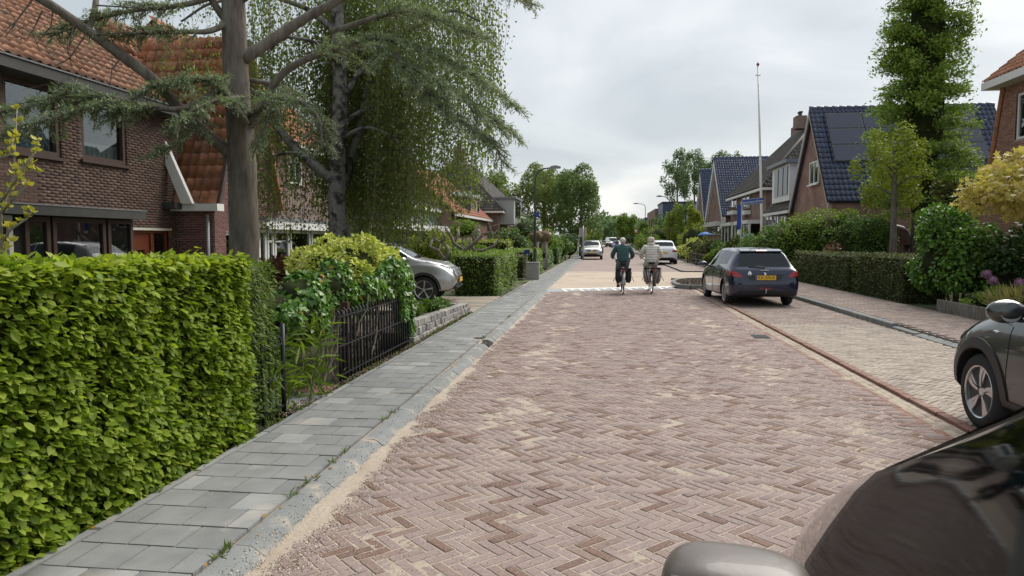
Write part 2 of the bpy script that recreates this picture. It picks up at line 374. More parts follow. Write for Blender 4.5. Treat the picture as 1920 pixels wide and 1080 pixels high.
# right edge of the carriageway: a row of purple headers, red band, sandy gutter, raised red edge bricks
ev = []
y = 4.5
while y < 24.6:
    ev.append(jit(2.79, y, .0, 0)); y += .102
joined('header_bricks', bv, bf, ev, purple, road)
er = []; y = 5
while y < 24.4:
    for i, xx in enumerate((2.895, 3.165)):
        er.append(jit(xx+random.gauss(0, .003), y+.1*i, .0 if i == 0 else .035, PI/2))
    y += .203
pieces('edge_brick', 'edge_bricks', bv, bf, er, redb, road, limit=120)
gu = []; y = 5
while y < 24.4:
    for i, xx in enumerate((2.985, 3.053)): gu.append(jit(xx, y+.08*i, .001, PI/2))
    y += .203
joined('gutter_bricks', nv_, nf_, gu, PAVER('gutter_brick', [(.30, .24, .19), (.26, .20, .165), (.33, .27, .21)], .40, .65), road)
# parking bay
bay = herring(3.23, 5.36, 5.6, 14.6, .0, .0672, n=3); pieces('bay_brick', 'bay_bricks', nv_, nf_, bay, yellowb, road, limit=200)
bay2 = herring(3.23, 5.36, 14.6, 23.0, .0, .0672, n=3); joined('bay_bricks', nv_, nf_, bay2, brownb, road)
# loose sand: joints, drift against the kerb, streaks left by the wheels
def sand_sheet(name, x0, x1, y0, y1, step, dens, zb, fa=.0026, fb=.0030, seedo=0):
    nx, ny = int((x1-x0)/step)+1, int((y1-y0)/step)+1
    xs = np.linspace(x0, x1, nx); ys = np.linspace(y0, y1, ny); v = []
    for yy in ys:
        for xx in xs:
            f1 = noise.fractal((xx*3.1+seedo, yy*2.3, .3), 1, 2, 5); f2 = noise.noise((xx*30, yy*30, 1.7+seedo))
            v.append((xx, yy, zb+dens(xx, yy)*(1+.8*f1)*.0085+f1*fa+f2*fb))
    f = [(j*nx+i, j*nx+i+1, (j+1)*nx+i+1, (j+1)*nx+i) for j in range(ny-1) for i in range(nx-1)]
    o = link(name, mkmesh(name, v, f, [sandm], smooth=True), road); o['kind'] = 'stuff'; return o
G = lambda x, c, s: math.exp(-((x-c)/s)**2)
def dens(x, y):
    e = -1.65-.05*min(1, max(0, (y-5)/6))+.09*noise.noise((y*1.7, 3.3, 0))+.06*noise.noise((y*6, 1.3, 0))+.03*noise.noise((y*22, x*9, 0))
    d = 2.6*(1/(1+math.exp((x-e+.03)/.03)))*.75
    d += .42*G(x, -.85+.06*math.sin(y), .28)*(.35+.6*noise.noise((y*.8, 9, 0))) + .42*G(x, 2.1, .33)*(.3+.7*noise.noise((y*.7, 2, 0)))
    return d+(.10*G(x, 3.03, .07))
sand_sheet('sand', -1.87, 3.2, 2.6, 8.0, .026, dens, -.0034, .0013, .0020)
sand_sheet('sand', -1.87, 3.2, 8.0, 24.0, .07, dens, -.0030, .0008, .0008)
# ---------------- left pavement: grey concrete tiles in stretcher bond, edging strip, kerb
conc = M('concrete_tile', [(.20, .206, .203), (.188, .194, .192), (.212, .218, .214), (.178, .184, .182), (.204, .21, .206), (.196, .202, .198), (.208, .213, .21), (.26, .266, .262)], rough=.85, var=.16, vscale=5, bump=.35, bscale=150, world=True, dirt=(.40, .36, .31), dscale=2.2, dlo=.60, dhi=.80)
kerbm = M('kerb_concrete', [(.182, .192, .190), (.165, .175, .173), (.195, .205, .203)], rough=.85, var=.15, vscale=6, bump=.3, bscale=120, world=True, dirt=(.36, .305, .245), dscale=6, dlo=.56, dhi=.72)
pav = sheet('pavement', -2.82, -1.80, -3, 75, .035, sandm)
PZ = .06; tv, tf = brick_unit(1, 1, .05, .012)
tiles = []; row = 0; y = 1.6; tp = .268
while y < 74:
    xs = [-2.73, -2.73+tp, -2.73+2*tp, -1.926] if row % 2 else [-2.73, -2.73+tp/2, -2.73+1.5*tp, -2.73+2.5*tp, -1.926]
    for a, b in zip(xs, xs[1:]):
        if 11.1 < y < 11.5 and b > -2.0: continue                      # one tile taken up beside the gully
        m = jit((a+b)/2, y, PZ, 0, .004, .0015, .004); m[:3, 0] *= (b-a-.005); m[:3, 1] *= tp-.006; tiles.append(m)
    y += tp; row += 1
pieces('paving_tile', 'paving_tiles', tv, tf, tiles, conc, pav, limit=220)
es = []; y = 1.5
while y < 24:
    m = jit(-2.765, y+.5, PZ+.004, 0, .003, .002, .004); m[:3, 0] *= .058; m[:3, 1] *= .99; es.append(m); y += 1.0
pieces('edging_strip', 'edging_strips', tv, tf, es, conc, pav)
M('cast_iron', (.05, .05, .052), rough=.6, metal=.5, bump=.3)
kerb = tag(link('kerb', None), kind='structure')
prof = [(-1.893, -.05), (-1.893, .058), (-1.885, .064), (-1.80, .060), (-1.775, .050), (-1.715, .004), (-1.715, -.05)]
y = 1.4; i = 0
while y < 75:
    L = 1.0
    if not (10.5 < y+.5 < 11.4):
        mb = MB(); dx = random.gauss(0, .003); mb.prism([(a+dx, b+random.gauss(0, .0012)) for a, b in prof], y+.003, y+L-.003)
        mb.build('kerb_stone', kerbm, kerb, smooth=True, angle=30)
    else:
        mb = MB(); mb.prism(prof, y+.003, y+.28); mb.prism(prof, y+.72, y+L-.003); mb.build('kerb_stone', kerbm, kerb, smooth=True, angle=30)
        gl = MB(); gl.bx(-1.893, -1.715, y+.285, y+.715, -.05, .030)
        top(gl, 'gully', M('cast_iron', (.05, .05, .052), rough=.6, metal=.5, bump=.3), 'iron street gully set in the kerb of the grey pavement', 'gully', (-1.80, y+.5, 0), bevel=.006)
        gg = bpy.data.objects['gully']
        for k in range(7):
            b = MB(); b.bx(-.075, .07, -.19+k*.06, -.16+k*.06, .0305, .040); b.build('grate_bar', MATS['cast_iron'], gg)
    y += L
# ---------------- right kerb and brick pavement
rkerb = tag(link('kerb', None), kind='structure')
y = 13.0
while y < 24.9:
    d = 0 if y > 13.9 else -.055*(14-y)/1.0
    mb = MB(); p = [(5.37, -.05), (5.37, .085+d), (5.39, .10+d), (5.49, .10+d), (5.49, -.05)]
    mb.prism(p, y+.003, y+.997); mb.build('kerb_stone', kerbm, rkerb, smooth=True, angle=30); y += 1
for k in range(8):
    mb = MB(); y = 12.0-k+.0
    mb.prism([(5.36, -.05), (5.36, .012), (5.62, .075), (5.66, .075), (5.66, -.05)], y+.003, y+.997); mb.build('kerb_stone', kerbm, rkerb, smooth=True, angle=30)
rp_ = sheet('pavement', 5.50, 7.3, 3, 40, .07, sandm)
pr = herring(5.53, 7.3, 8, 34, .095, .0672, n=3); joined('pavement_bricks', nv_, nf_, pr, brownb, rp_)
# rounded planting bed of the side street corner
bed = tag(link('planting_bed_kerb', None), kind='structure')
bedp = [(5.37, 24.9), (4.6, 24.55), (3.6, 24.3), (2.95, 24.35), (2.62, 24.8), (2.55, 25.7), (2.62, 27.0), (2.85, 28.2), (3.3, 29.0), (4.2, 29.5), (5.37, 29.7)]
for a, b in zip(bedp, bedp[1:]):
    mb = MB(); mb.bar((a[0], a[1], .06), (b[0], b[1], .06), .13, .16); mb.build('kerb_stone', kerbm, bed, bevel=.012)
mb = MB(); n = len(bedp); mb.add([(x, y, .085) for x, y in bedp], [tuple(range(n))])
o = mb.build('bed_soil', soil, bed)
# ---------------- raised sandy table at the junction with its marked ramp, road beyond
def ROADTEX(name, c1, c2, mortar, lo, hi, amt):
    m, n, l = nodes_of(name); g = n.new('ShaderNodeNewGeometry'); mp = n.new('ShaderNodeMapping'); mp.inputs['Rotation'].default_value = (0, 0, PI/4); l.new(g.outputs['Position'], mp.inputs[0])
    t = n.new('ShaderNodeTexBrick'); l.new(mp.outputs[0], t.inputs['Vector'])
    for k, v in (('Color1', c1), ('Color2', c2), ('Mortar', mortar)): t.inputs[k].default_value = (*v, 1)
    t.inputs['Scale'].default_value = 1; t.inputs['Brick Width'].default_value = .2; t.inputs['Row Height'].default_value = .1; t.inputs['Mortar Size'].default_value = .006
    nz = noise_n(n, l, .55, 8, g.outputs['Position'], .6, .62); c = mixc(n, l, maprange(n, l, nz, lo, hi, 0, amt), t.outputs[0], (.44, .36, .275))
    n2 = noise_n(n, l, 8, 5, g.outputs['Position']); gg = maprange(n, l, n2, .3, .7, .88, 1.12); c3 = n.new('ShaderNodeCombineColor')
    for i in range(3): l.new(gg, c3.inputs[i])
    c = mixc(n, l, 1.0, c, c3.outputs[0], 'MULTIPLY')
    b = n.new('ShaderNodeBsdfPrincipled'); l.new(c, b.inputs['Base Color']); b.inputs['Roughness'].default_value = .85
    o = n.new('ShaderNodeOutputMaterial'); l.new(b.outputs[0], o.inputs[0]); return m
tan = ROADTEX('sandy_paving', (.30, .235, .185), (.275, .21, .17), (.42, .345, .26), .25, .55, .85)
farroad = ROADTEX('far_paving', (.23, .17, .158), (.205, .153, .145), (.38, .315, .255), .5, .8, .6)
mb = MB(); mb.add([(-1.75, 22.85, .055), (2.55, 24.95, .055), (5.4, 29.9, .055), (14, 29.9, .055), (14, 36, .055), (-1.75, 36, .055)], [(0, 1, 2, 3, 4, 5)])
mb.add([(-1.75, 36, .055), (14, 36, .055), (14, 37.4, .002), (-1.75, 37.4, .002)], [(0, 1, 2, 3)])
o = mb.build('road_table', tan); o['kind'] = 'structure'
mb = MB()
for k in range(16): mb.add([(-1.8, 24+k*20, -.004), (6, 24+k*20, -.004), (6, 44+k*20, -.004), (-1.8, 44+k*20, -.004)], [(0, 1, 2, 3)])
o = mb.build('far_road', farroad); o['kind'] = 'structure'
sheet('pavement', -3.05, -1.80, 74, 300, .03, conc)
sheet('pavement', 4.2, 6.0, 37.5, 300, .05, brownb)
sheet('kerb', 4.05, 4.2, 37.5, 300, .07, kerbm)
ramp_ = tag(link('speed_ramp', None), kind='structure')
A, B = Vector((-1.70, 22.50, 0)), Vector((2.5, 24.50, 0)); D = (B-A); L = D.length; D /= L; Nn = Vector((-D.y, D.x, 0))
whitemark = M('road_marking_white', (.78, .78, .76), rough=.7, var=.12, vscale=9, bump=.1, world=True, dirt=(.5, .45, .38), dscale=3, dlo=.6, dhi=.75)
gslab = M('ramp_slab', [(.30, .315, .32), (.27, .285, .29), (.33, .34, .345)], rough=.85, var=.15, vscale=6, bump=.2, world=True)
ns = 8
for k in range(ns):
    a = A+D*(L*k/ns+.006); b = A+D*(L*(k+1)/ns-.006)
    mb = MB(); q = [a, b, b+Nn*.42, a+Nn*.42]; zt = (.004, .004, .066, .066)
    mb.add([(p.x, p.y, -.03) for p in q]+[(p.x, p.y, z) for p, z in zip(q, zt)], [(4, 5, 6, 7), (0, 1, 5, 4), (1, 2, 6, 5), (2, 3, 7, 6), (3, 0, 4, 7)])
    sl_ = mb.build('ramp_slab', gslab, ramp_)
    if k == 0: continue
    def mark(u0, u1, w0, w1):
        m2 = MB(); z = lambda w: .004+.062*w/.42+.003
        m2.add([(*(a+(b-a)*u+Nn*w).xy, z(w)) for u, w in ((u0, w0), (u1, w0), (u1, w1), (u0, w1))], [(0, 1, 2, 3)]); m2.build('white_marking', whitemark, sl_)
    mark(0, .17, .0, .42); mark(.19, 1, .30, .42); mark(.5, .68, .18, .298)
# gully in the road on the right
mb = MB(); mb.bx(2.55, 2.83, 12.3, 12.75, -.05, .0045); g2 = top(mb, 'gully', MATS['cast_iron'], 'sunken square drain cover beside the red edge of the parking bay', 'gully', (2.69, 12.5, 0), bevel=.004)
for k in range(6):
    b = MB(); b.bx(-.12, .12, -.2+k*.07, -.165+k*.07, .005, .011); b.build('grate_bar', MATS['cast_iron'], g2)
# ================================================================== foliage
TM = {
 'oval': ([(0, 0, 0), (.27, .28, .05), (.30, .62, .05), (0, 1, -.06), (-.30, .62, .05), (-.27, .28, .05)], [(0, 1, 2, 3), (0, 3, 4, 5)]),
 'dia': ([(0, 0, 0), (.3, .5, .05), (0, 1, -.04), (-.3, .5, .05)], [(0, 1, 2), (0, 2, 3)]),
 'needle': ([(0, 0, 0), (.11, .35, .0), (0, 1, -.03), (-.11, .35, .0)], [(0, 1, 2, 3)]),
 'lance': ([(0, 0, 0), (.06, .35, .02), (0, 1, -.22), (-.06, .35, .02)], [(0, 1, 2), (0, 2, 3)]),
 'maple': ([(0, 0, 0), (.34, .10, -.05), (.22, .34, .02), (.52, .62, -.06), (.18, .60, .03), (0, 1, -.10), (-.18, .60, .03), (-.52, .62, -.06), (-.22, .34, .02), (-.34, .10, -.05)], [(0, 1, 2), (0, 2, 4), (2, 3, 4), (0, 4, 6), (4, 5, 6), (0, 6, 8), (6, 7, 8), (0, 8, 9)]),
 'ivy': ([(0, 0, 0), (.42, .12, -.04), (.30, .48, .03), (0, 1, -.08), (-.30, .48, .03), (-.42, .12, -.04)], [(0, 1, 2, 3), (0, 3, 4, 5)]),
}
def norm(a): return a/np.maximum(np.linalg.norm(a, axis=1, keepdims=True), 1e-9)
def leafmats(P, D, Nn, size, sj=.35):
    y = norm(D); x = norm(np.cross(y, Nn)); z = np.cross(x, y); n = len(P); s = size*(1+sj*(rng.random(n)*2-1))
    A = np.zeros((n, 4, 4)); A[:, :3, 0] = x*s[:, None]; A[:, :3, 1] = y*s[:, None]; A[:, :3, 2] = z*s[:, None]; A[:, :3, 3] = P; A[:, 3, 3] = 1
    return A
def leaves(name, parent, mat, P, D, Nn, size, tm='oval', objs=0, sj=.45, rnd=None):
    A = leafmats(np.asarray(P), np.asarray(D), np.asarray(Nn), size, sj); bv_, bf_ = TM[tm]
    if objs: pieces('leaf', name, bv_, bf_, A, mat, parent, limit=objs)
    else:
        o = joined(name, bv_, bf_, A, mat, parent, kind=None, rnd=rnd); return o
def rdir(n): return norm(rng.normal(size=(n, 3)))
def lump_points(c, rad, n, k=14, lr=(.30, .5), zlo=-.7, shell=.25):
    c, rad = np.array(c), np.array(rad); mr = rad.mean(); Cs = []; Rs = []
    for i in range(k):
        d = rdir(1)[0]
        while d[2] < zlo: d = rdir(1)[0]
        Cs.append(c+d*rad*rng.uniform(.5, .78)); Rs.append(rng.uniform(*lr))
    Cs = np.array(Cs+[c]); Rs = np.array(Rs+[.62]); w = Rs**2; i = rng.choice(len(Rs), n, p=w/w.sum())
    d = rdir(n); out = norm((Cs[i]-c)/rad+1e-6); d = norm(d+out*.55)
    r = Rs[i]*(1-shell*rng.random(n)**1.5)
    return Cs[i]+d*r[:, None]*rad, norm(d/rad*mr)
def outward(N, up_=.45, j=.6):
    n = len(N); D = norm(N*.7+rng.normal(size=(n, 3))*j+np.array((0, 0, -.15))); Nn = norm(N*.6+np.array((0, 0, up_))+rng.normal(size=(n, 3))*.35); return D, Nn
def core(name, c, rad, parent, mat, seed=0, n=20, m=12, amp=.25):
    mb = MB(); mb.sphere((0, 0, 0), 1, n, m); vv = []
    for p in mb.v:
        q = Vector(p); s = 1+amp*noise.noise(q*2.2+Vector((seed*3.1, 0, 0))); vv.append(tuple(Vector(c)+Vector((q.x*rad[0], q.y*rad[1], q.z*rad[2]))*s))
    mb.v = vv; return mb.build(name, mat, parent, smooth=True, world=True)
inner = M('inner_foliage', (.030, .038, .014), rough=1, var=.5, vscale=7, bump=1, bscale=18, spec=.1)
def bush(name, label, cat, base, rad, n, size, mat, tm='oval', zc=None, k=14, lr=(.3, .5), group=None, stems=4, corek=.66, up_=.45, flowers=None, zlo=-.7, incl=True):
    base = Vector(base); zc = rad[2]*.95 if zc is None else zc; c = base+Vector((0, 0, zc)); t = thing(name, label, cat, base, group=group)
    P, Nn = lump_points(c, rad, n, k, lr, zlo); keep = P[:, 2] > base.z+.01; P, Nn = P[keep], Nn[keep]; D, U = outward(Nn, up_)
    leaves('foliage', t, mat, P, D, U, size, tm)
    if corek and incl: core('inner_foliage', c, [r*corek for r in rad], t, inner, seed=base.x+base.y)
    if stems:
        for s in range(stems):
            a = random.random()*6.28; r = rad[0]*.5*random.random()
            e = c+Vector((math.cos(a)*rad[0]*.5, math.sin(a)*rad[1]*.5, rad[2]*.2)); b0 = base+Vector((math.cos(a)*.1*rad[0], math.sin(a)*.1*rad[1], -.03))
            mb = MB(); mb.tube([b0, (b0+e)/2+Vector((random.gauss(0, .05), random.gauss(0, .05), 0))*rad[0], e], [.025*rad[0]+.008, .018*rad[0]+.006, .006], 6); mb.build('stem', twig, t, smooth=True, world=True)
    if flowers:
        fm, fn, fs = flowers; i = rng.choice(len(P), fn, replace=False); Q = np.repeat(P[i]+Nn[i]*.04, 14, 0)+rng.normal(size=(fn*14, 3))*np.array((.05, .05, .10))*fs; d = rdir(fn*14); leaves('blossom', t, fm, Q, d, rdir(fn*14), .05*fs, 'dia')
    return t
def hedge_faces(x0, x1, y0, y1, z0, z1, n, bulge=.05, seed=0, faces='xXyYZ'):
    A = {'x': (y1-y0)*(z1-z0), 'X': (y1-y0)*(z1-z0), 'y': (x1-x0)*(z1-z0), 'Y': (x1-x0)*(z1-z0), 'Z': (x1-x0)*(y1-y0)}
    tot = sum(A[k] for k in faces); P = []; Nn = []
    for k in faces:
        m = int(n*A[k]/tot); u, v = rng.random(m), rng.random(m); ax = 'xyz'.index(k.lower()); nn = np.zeros((m, 3)); nn[:, ax] = 1 if k.isupper() else -1
        p = np.zeros((m, 3)); lo = np.array((x0, y0, z0)); hi = np.array((x1, y1, z1)); o = [i for i in range(3) if i != ax]
        p[:, o[0]] = lo[o[0]]+u*(hi-lo)[o[0]]; p[:, o[1]] = lo[o[1]]+v*(hi-lo)[o[1]]; p[:, ax] = hi[ax] if k.isupper() else lo[ax]
        b = np.array([noise.fractal((q[0]*2.1+seed, q[1]*2.1, q[2]*2.1), 1, 2, 3) for q in p]); dep = rng.random(m)**2*.14
        p += nn*(b*bulge-dep)[:, None]; P.append(p); Nn.append(nn)
    return np.concatenate(P), np.concatenate(Nn)
def hedge(name, label, base, x0, x1, y0, y1, z1, n, size, mat, tm='dia', objs=0, faces='xXyYZ', z0=.02, group=None, D=None, cat='hedge', bulge=.05):
    t = thing(name, label, cat, base, group=group); P, Nn = hedge_faces(x0, x1, y0, y1, z0, z1, n, bulge, base[1], faces)
    m = len(P); ax = norm(Nn*.55+np.array((0, 0, -.28))+rng.normal(size=(m, 3))*np.array((.5, .5, .28))); U = norm(Nn*.45+np.array((0, 0, .85))+rng.normal(size=(m, 3))*.33)
    if objs: leaves('foliage', t, mat, P, ax, U, size, tm, objs)
    else: leaves('foliage', t, mat, P, ax, U, size, tm)
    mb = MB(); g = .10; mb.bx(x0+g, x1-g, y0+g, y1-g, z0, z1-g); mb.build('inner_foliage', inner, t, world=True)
    for k in range(max(2, int((y1-y0)/.5))):
        yy = y0+.2+(y1-y0-.4)*k/max(1, int((y1-y0)/.5)-1); mb = MB(); xx = (x0+x1)/2+random.gauss(0, .05)
        mb.tube([(xx, yy, -.05), (xx+.02, yy+.03, z1*.5)], [.02, .012], 6); mb.build('stem', twig, t, world=True)
    return t
def bark_tube(name, parent, pts, r0, r1, mat, n=24, step=.10, amp=.07, flare=.0):
    """trunk or limb with ridged bark: dense rings pushed in and out"""
    pts = [Vector(p) for p in pts]; L = [0]
    for a, b in zip(pts, pts[1:]): L.append(L[-1]+(b-a).length)
    m = max(6, int(L[-1]/step)); q = np.linspace(0, L[-1], m); C = [pchip(L, [p[i] for p in pts], q) for i in range(3)]; P = [Vector((C[0][i], C[1][i], C[2][i])) for i in range(m)]
    mb = MB(); R = [(r0+(r1-r0)*s/L[-1])*(1+flare*math.exp(-s/.25)) for s in q]; mb.tube(P, R, n); vv = []
    for i, p in enumerate(mb.v[:m*n]):
        c = P[i//n]; d = Vector(p)-c; a = 2*PI*(i % n)/n; s = q[i//n]; f = noise.fractal((math.cos(a)*3.2, math.sin(a)*3.2, s*2.0+c.x), 1, 2, 4)+.8*noise.noise((math.cos(a)*9, math.sin(a)*9, s*4.5)); vv.append(tuple(c+d*(1+amp*f)))
    mb.v = vv; return mb.build(name, mat, parent, smooth=True, world=True)
def pchip(x, y, q):
    x, y = np.asarray(x, float), np.asarray(y, float); h = np.diff(x); d = np.diff(y)/h; m = np.zeros_like(y)
    for i in range(1, len(x)-1):
        if d[i-1]*d[i] > 0: w1, w2 = 2*h[i]+h[i-1], h[i]+2*h[i-1]; m[i] = (w1+w2)/(w1/d[i-1]+w2/d[i])
    m[0], m[-1] = d[0], d[-1]; k = np.clip(np.searchsorted(x, q)-1, 0, len(x)-2); t = (q-x[k])/h[k]
    return (1+2*t)*(1-t)**2*y[k]+t*(1-t)**2*h[k]*m[k]+t*t*(3-2*t)*y[k+1]+t*t*(t-1)*h[k]*m[k+1]
def limb(mb, pts, r0, r1, n=8, wob=0):
    k = len(pts); mb.tube([Vector(p)+Vector((random.gauss(0, wob), random.gauss(0, wob), random.gauss(0, wob))) for p in pts], [r0+(r1-r0)*i/(k-1) for i in range(k)], n)
def tree(name, label, base, h, rad, n, size, mat, tr=.16, tm='dia', k=22, lr=(.22, .36), group=None, zc=None, clear=None, lumps=None, shell=.3, barkm=None):
    base = Vector(base); t = thing(name, label, 'tree', base, group=group); zc = h-rad[2] if zc is None else zc; c = base+Vector((0, 0, zc)); barkm = barkm or bark
    mb = MB(); topz = zc+rad[2]*.55; limb(mb, [base+Vector((0, 0, -.1)), base+Vector((.02*h*.3, 0, zc*.4)), c, base+Vector((0, .1, topz))], tr*1.15, tr*.25, 10); mb.build('trunk', barkm, t, smooth=True, world=True)
    for i in range(9):
        a = i*2.4+random.random(); z0 = zc-rad[2]*.55+i*rad[2]*.13; e = c+Vector((math.cos(a)*rad[0]*.72, math.sin(a)*rad[1]*.72, rad[2]*(-.35+.11*i))); b0 = base+Vector((0, 0, max(z0, zc*.3)))
        mb = MB(); limb(mb, [b0, (b0+e)/2+Vector((0, 0, .06*h*random.random())), e], tr*.28, tr*.06, 6); mb.build('limb', barkm, t, smooth=True, world=True)
    P, Nn = lump_points(c, rad, n, k, lr, -.85, shell); D, U = outward(Nn, .5, .8); leaves('crown', t, mat, P, D, U, size, tm)
    return t
# leaf colours
L_beech = LEAF('beech_leaf', [(.095, .162, .012), (.168, .252, .019), (.241, .330, .030), (.347, .426, .056), (.129, .196, .015)], .55, .42, .25)
L_thuja = LEAF('thuja_leaf', [(.08, .14, .018), (.13, .20, .028), (.18, .255, .035)], .55, .3)
L_varieg = LEAF('variegated_leaf', [(.224, .319, .055), (.560, .617, .131), (.897, .877, .299), (.336, .411, .075), (.747, .747, .224)], .45, .25)
L_ivy = LEAF('ivy_leaf', [(.046, .109, .022), (.091, .200, .033), (.146, .291, .046), (.200, .364, .055)], .28, .2)
L_birch = LEAF('birch_leaf', [(.085, .125, .04), (.12, .165, .05), (.16, .205, .062), (.20, .24, .075)], .5, .52, .3)
L_cedar = LEAF('cedar_needle', [(.178, .235, .154), (.251, .300, .219), (.324, .373, .275), (.194, .259, .105), (.405, .454, .356)], .6, .22)
L_mid = LEAF('mid_green_leaf', [(.051, .111, .020), (.093, .178, .031), (.145, .246, .043)], .5, .3)
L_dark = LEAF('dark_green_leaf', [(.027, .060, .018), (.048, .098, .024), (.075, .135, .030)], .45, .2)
L_lime = LEAF('lime_leaf', [(.14, .19, .02), (.22, .27, .03), (.30, .34, .045), (.18, .23, .025)], .45, .4)
L_gold = LEAF('golden_maple_leaf', [(.44, .38, .10), (.54, .46, .15), (.38, .36, .09), (.60, .47, .20), (.46, .34, .14)], .45, .35)
L_yew = LEAF('yew_leaf', [(.051, .072, .017), (.087, .109, .022), (.145, .152, .029), (.065, .094, .020)], .6, .15)
L_red = LEAF('red_leaf', [(.20, .05, .035), (.13, .06, .03), (.09, .08, .03), (.26, .09, .06)], .4, .25)
L_conif = LEAF('larch_leaf', [(.110, .188, .033), (.176, .275, .044), (.242, .352, .062), (.307, .418, .066)], .55, .3)
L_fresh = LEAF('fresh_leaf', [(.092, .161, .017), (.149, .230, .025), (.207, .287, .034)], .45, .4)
L_hazeg = LEAF('hazed_far_leaf', [(.125, .198, .090), (.161, .243, .108), (.198, .278, .125)], .7, .2)  # haze of the distance is mixed into these greens
L_lilac = LEAF('lilac_blossom', [(.38, .26, .34), (.46, .33, .40), (.30, .18, .27)], .6, .3)
L_grassg = LEAF('grass_blade', [(.10, .17, .02), (.15, .23, .03), (.08, .13, .02)], .5, .3)
L_dry = LEAF('dry_leaf', [(.30, .14, .03), (.45, .25, .04), (.20, .10, .05)], .6, .2)
# ---------------- left: beech hedge and the conifer hedge that ends it
hedge('beech_hedge', 'tall bright green clipped beech hedge along the near pavement', (-3.1, 3.2, 0), -3.55, -2.80, 1.2, 5.35, 1.49, 33000, .052, L_beech, 'oval', 300, faces='XYZ', bulge=.10)
bh = bpy.data.objects['beech_hedge']; n = 2600; P = np.c_[-2.80-rng.random(n)**1.6*.55, 1.2+rng.random(n)*4.15, 1.475+rng.normal(size=n)*.028]; leaves('young_shoots', bh, LEAF('young_beech_leaf', [(.26, .33, .03), (.36, .42, .05), (.20, .28, .022)], .5, .45), P, norm(rng.normal(size=(n, 3))*np.array((.8, .8, .35))+np.array((.3, 0, .1))), norm(rng.normal(size=(n, 3))*.35+np.array((0, 0, 1.))), .058, 'oval', sj=.45)
hedge('conifer_hedge', 'fine dark green conifer hedge at the end of the beech hedge', (-3.15, 5.8, 0), -3.55, -2.90, 5.30, 6.0, 1.46, 11000, .05, L_thuja, 'needle', faces='XyYZ', bulge=.07)
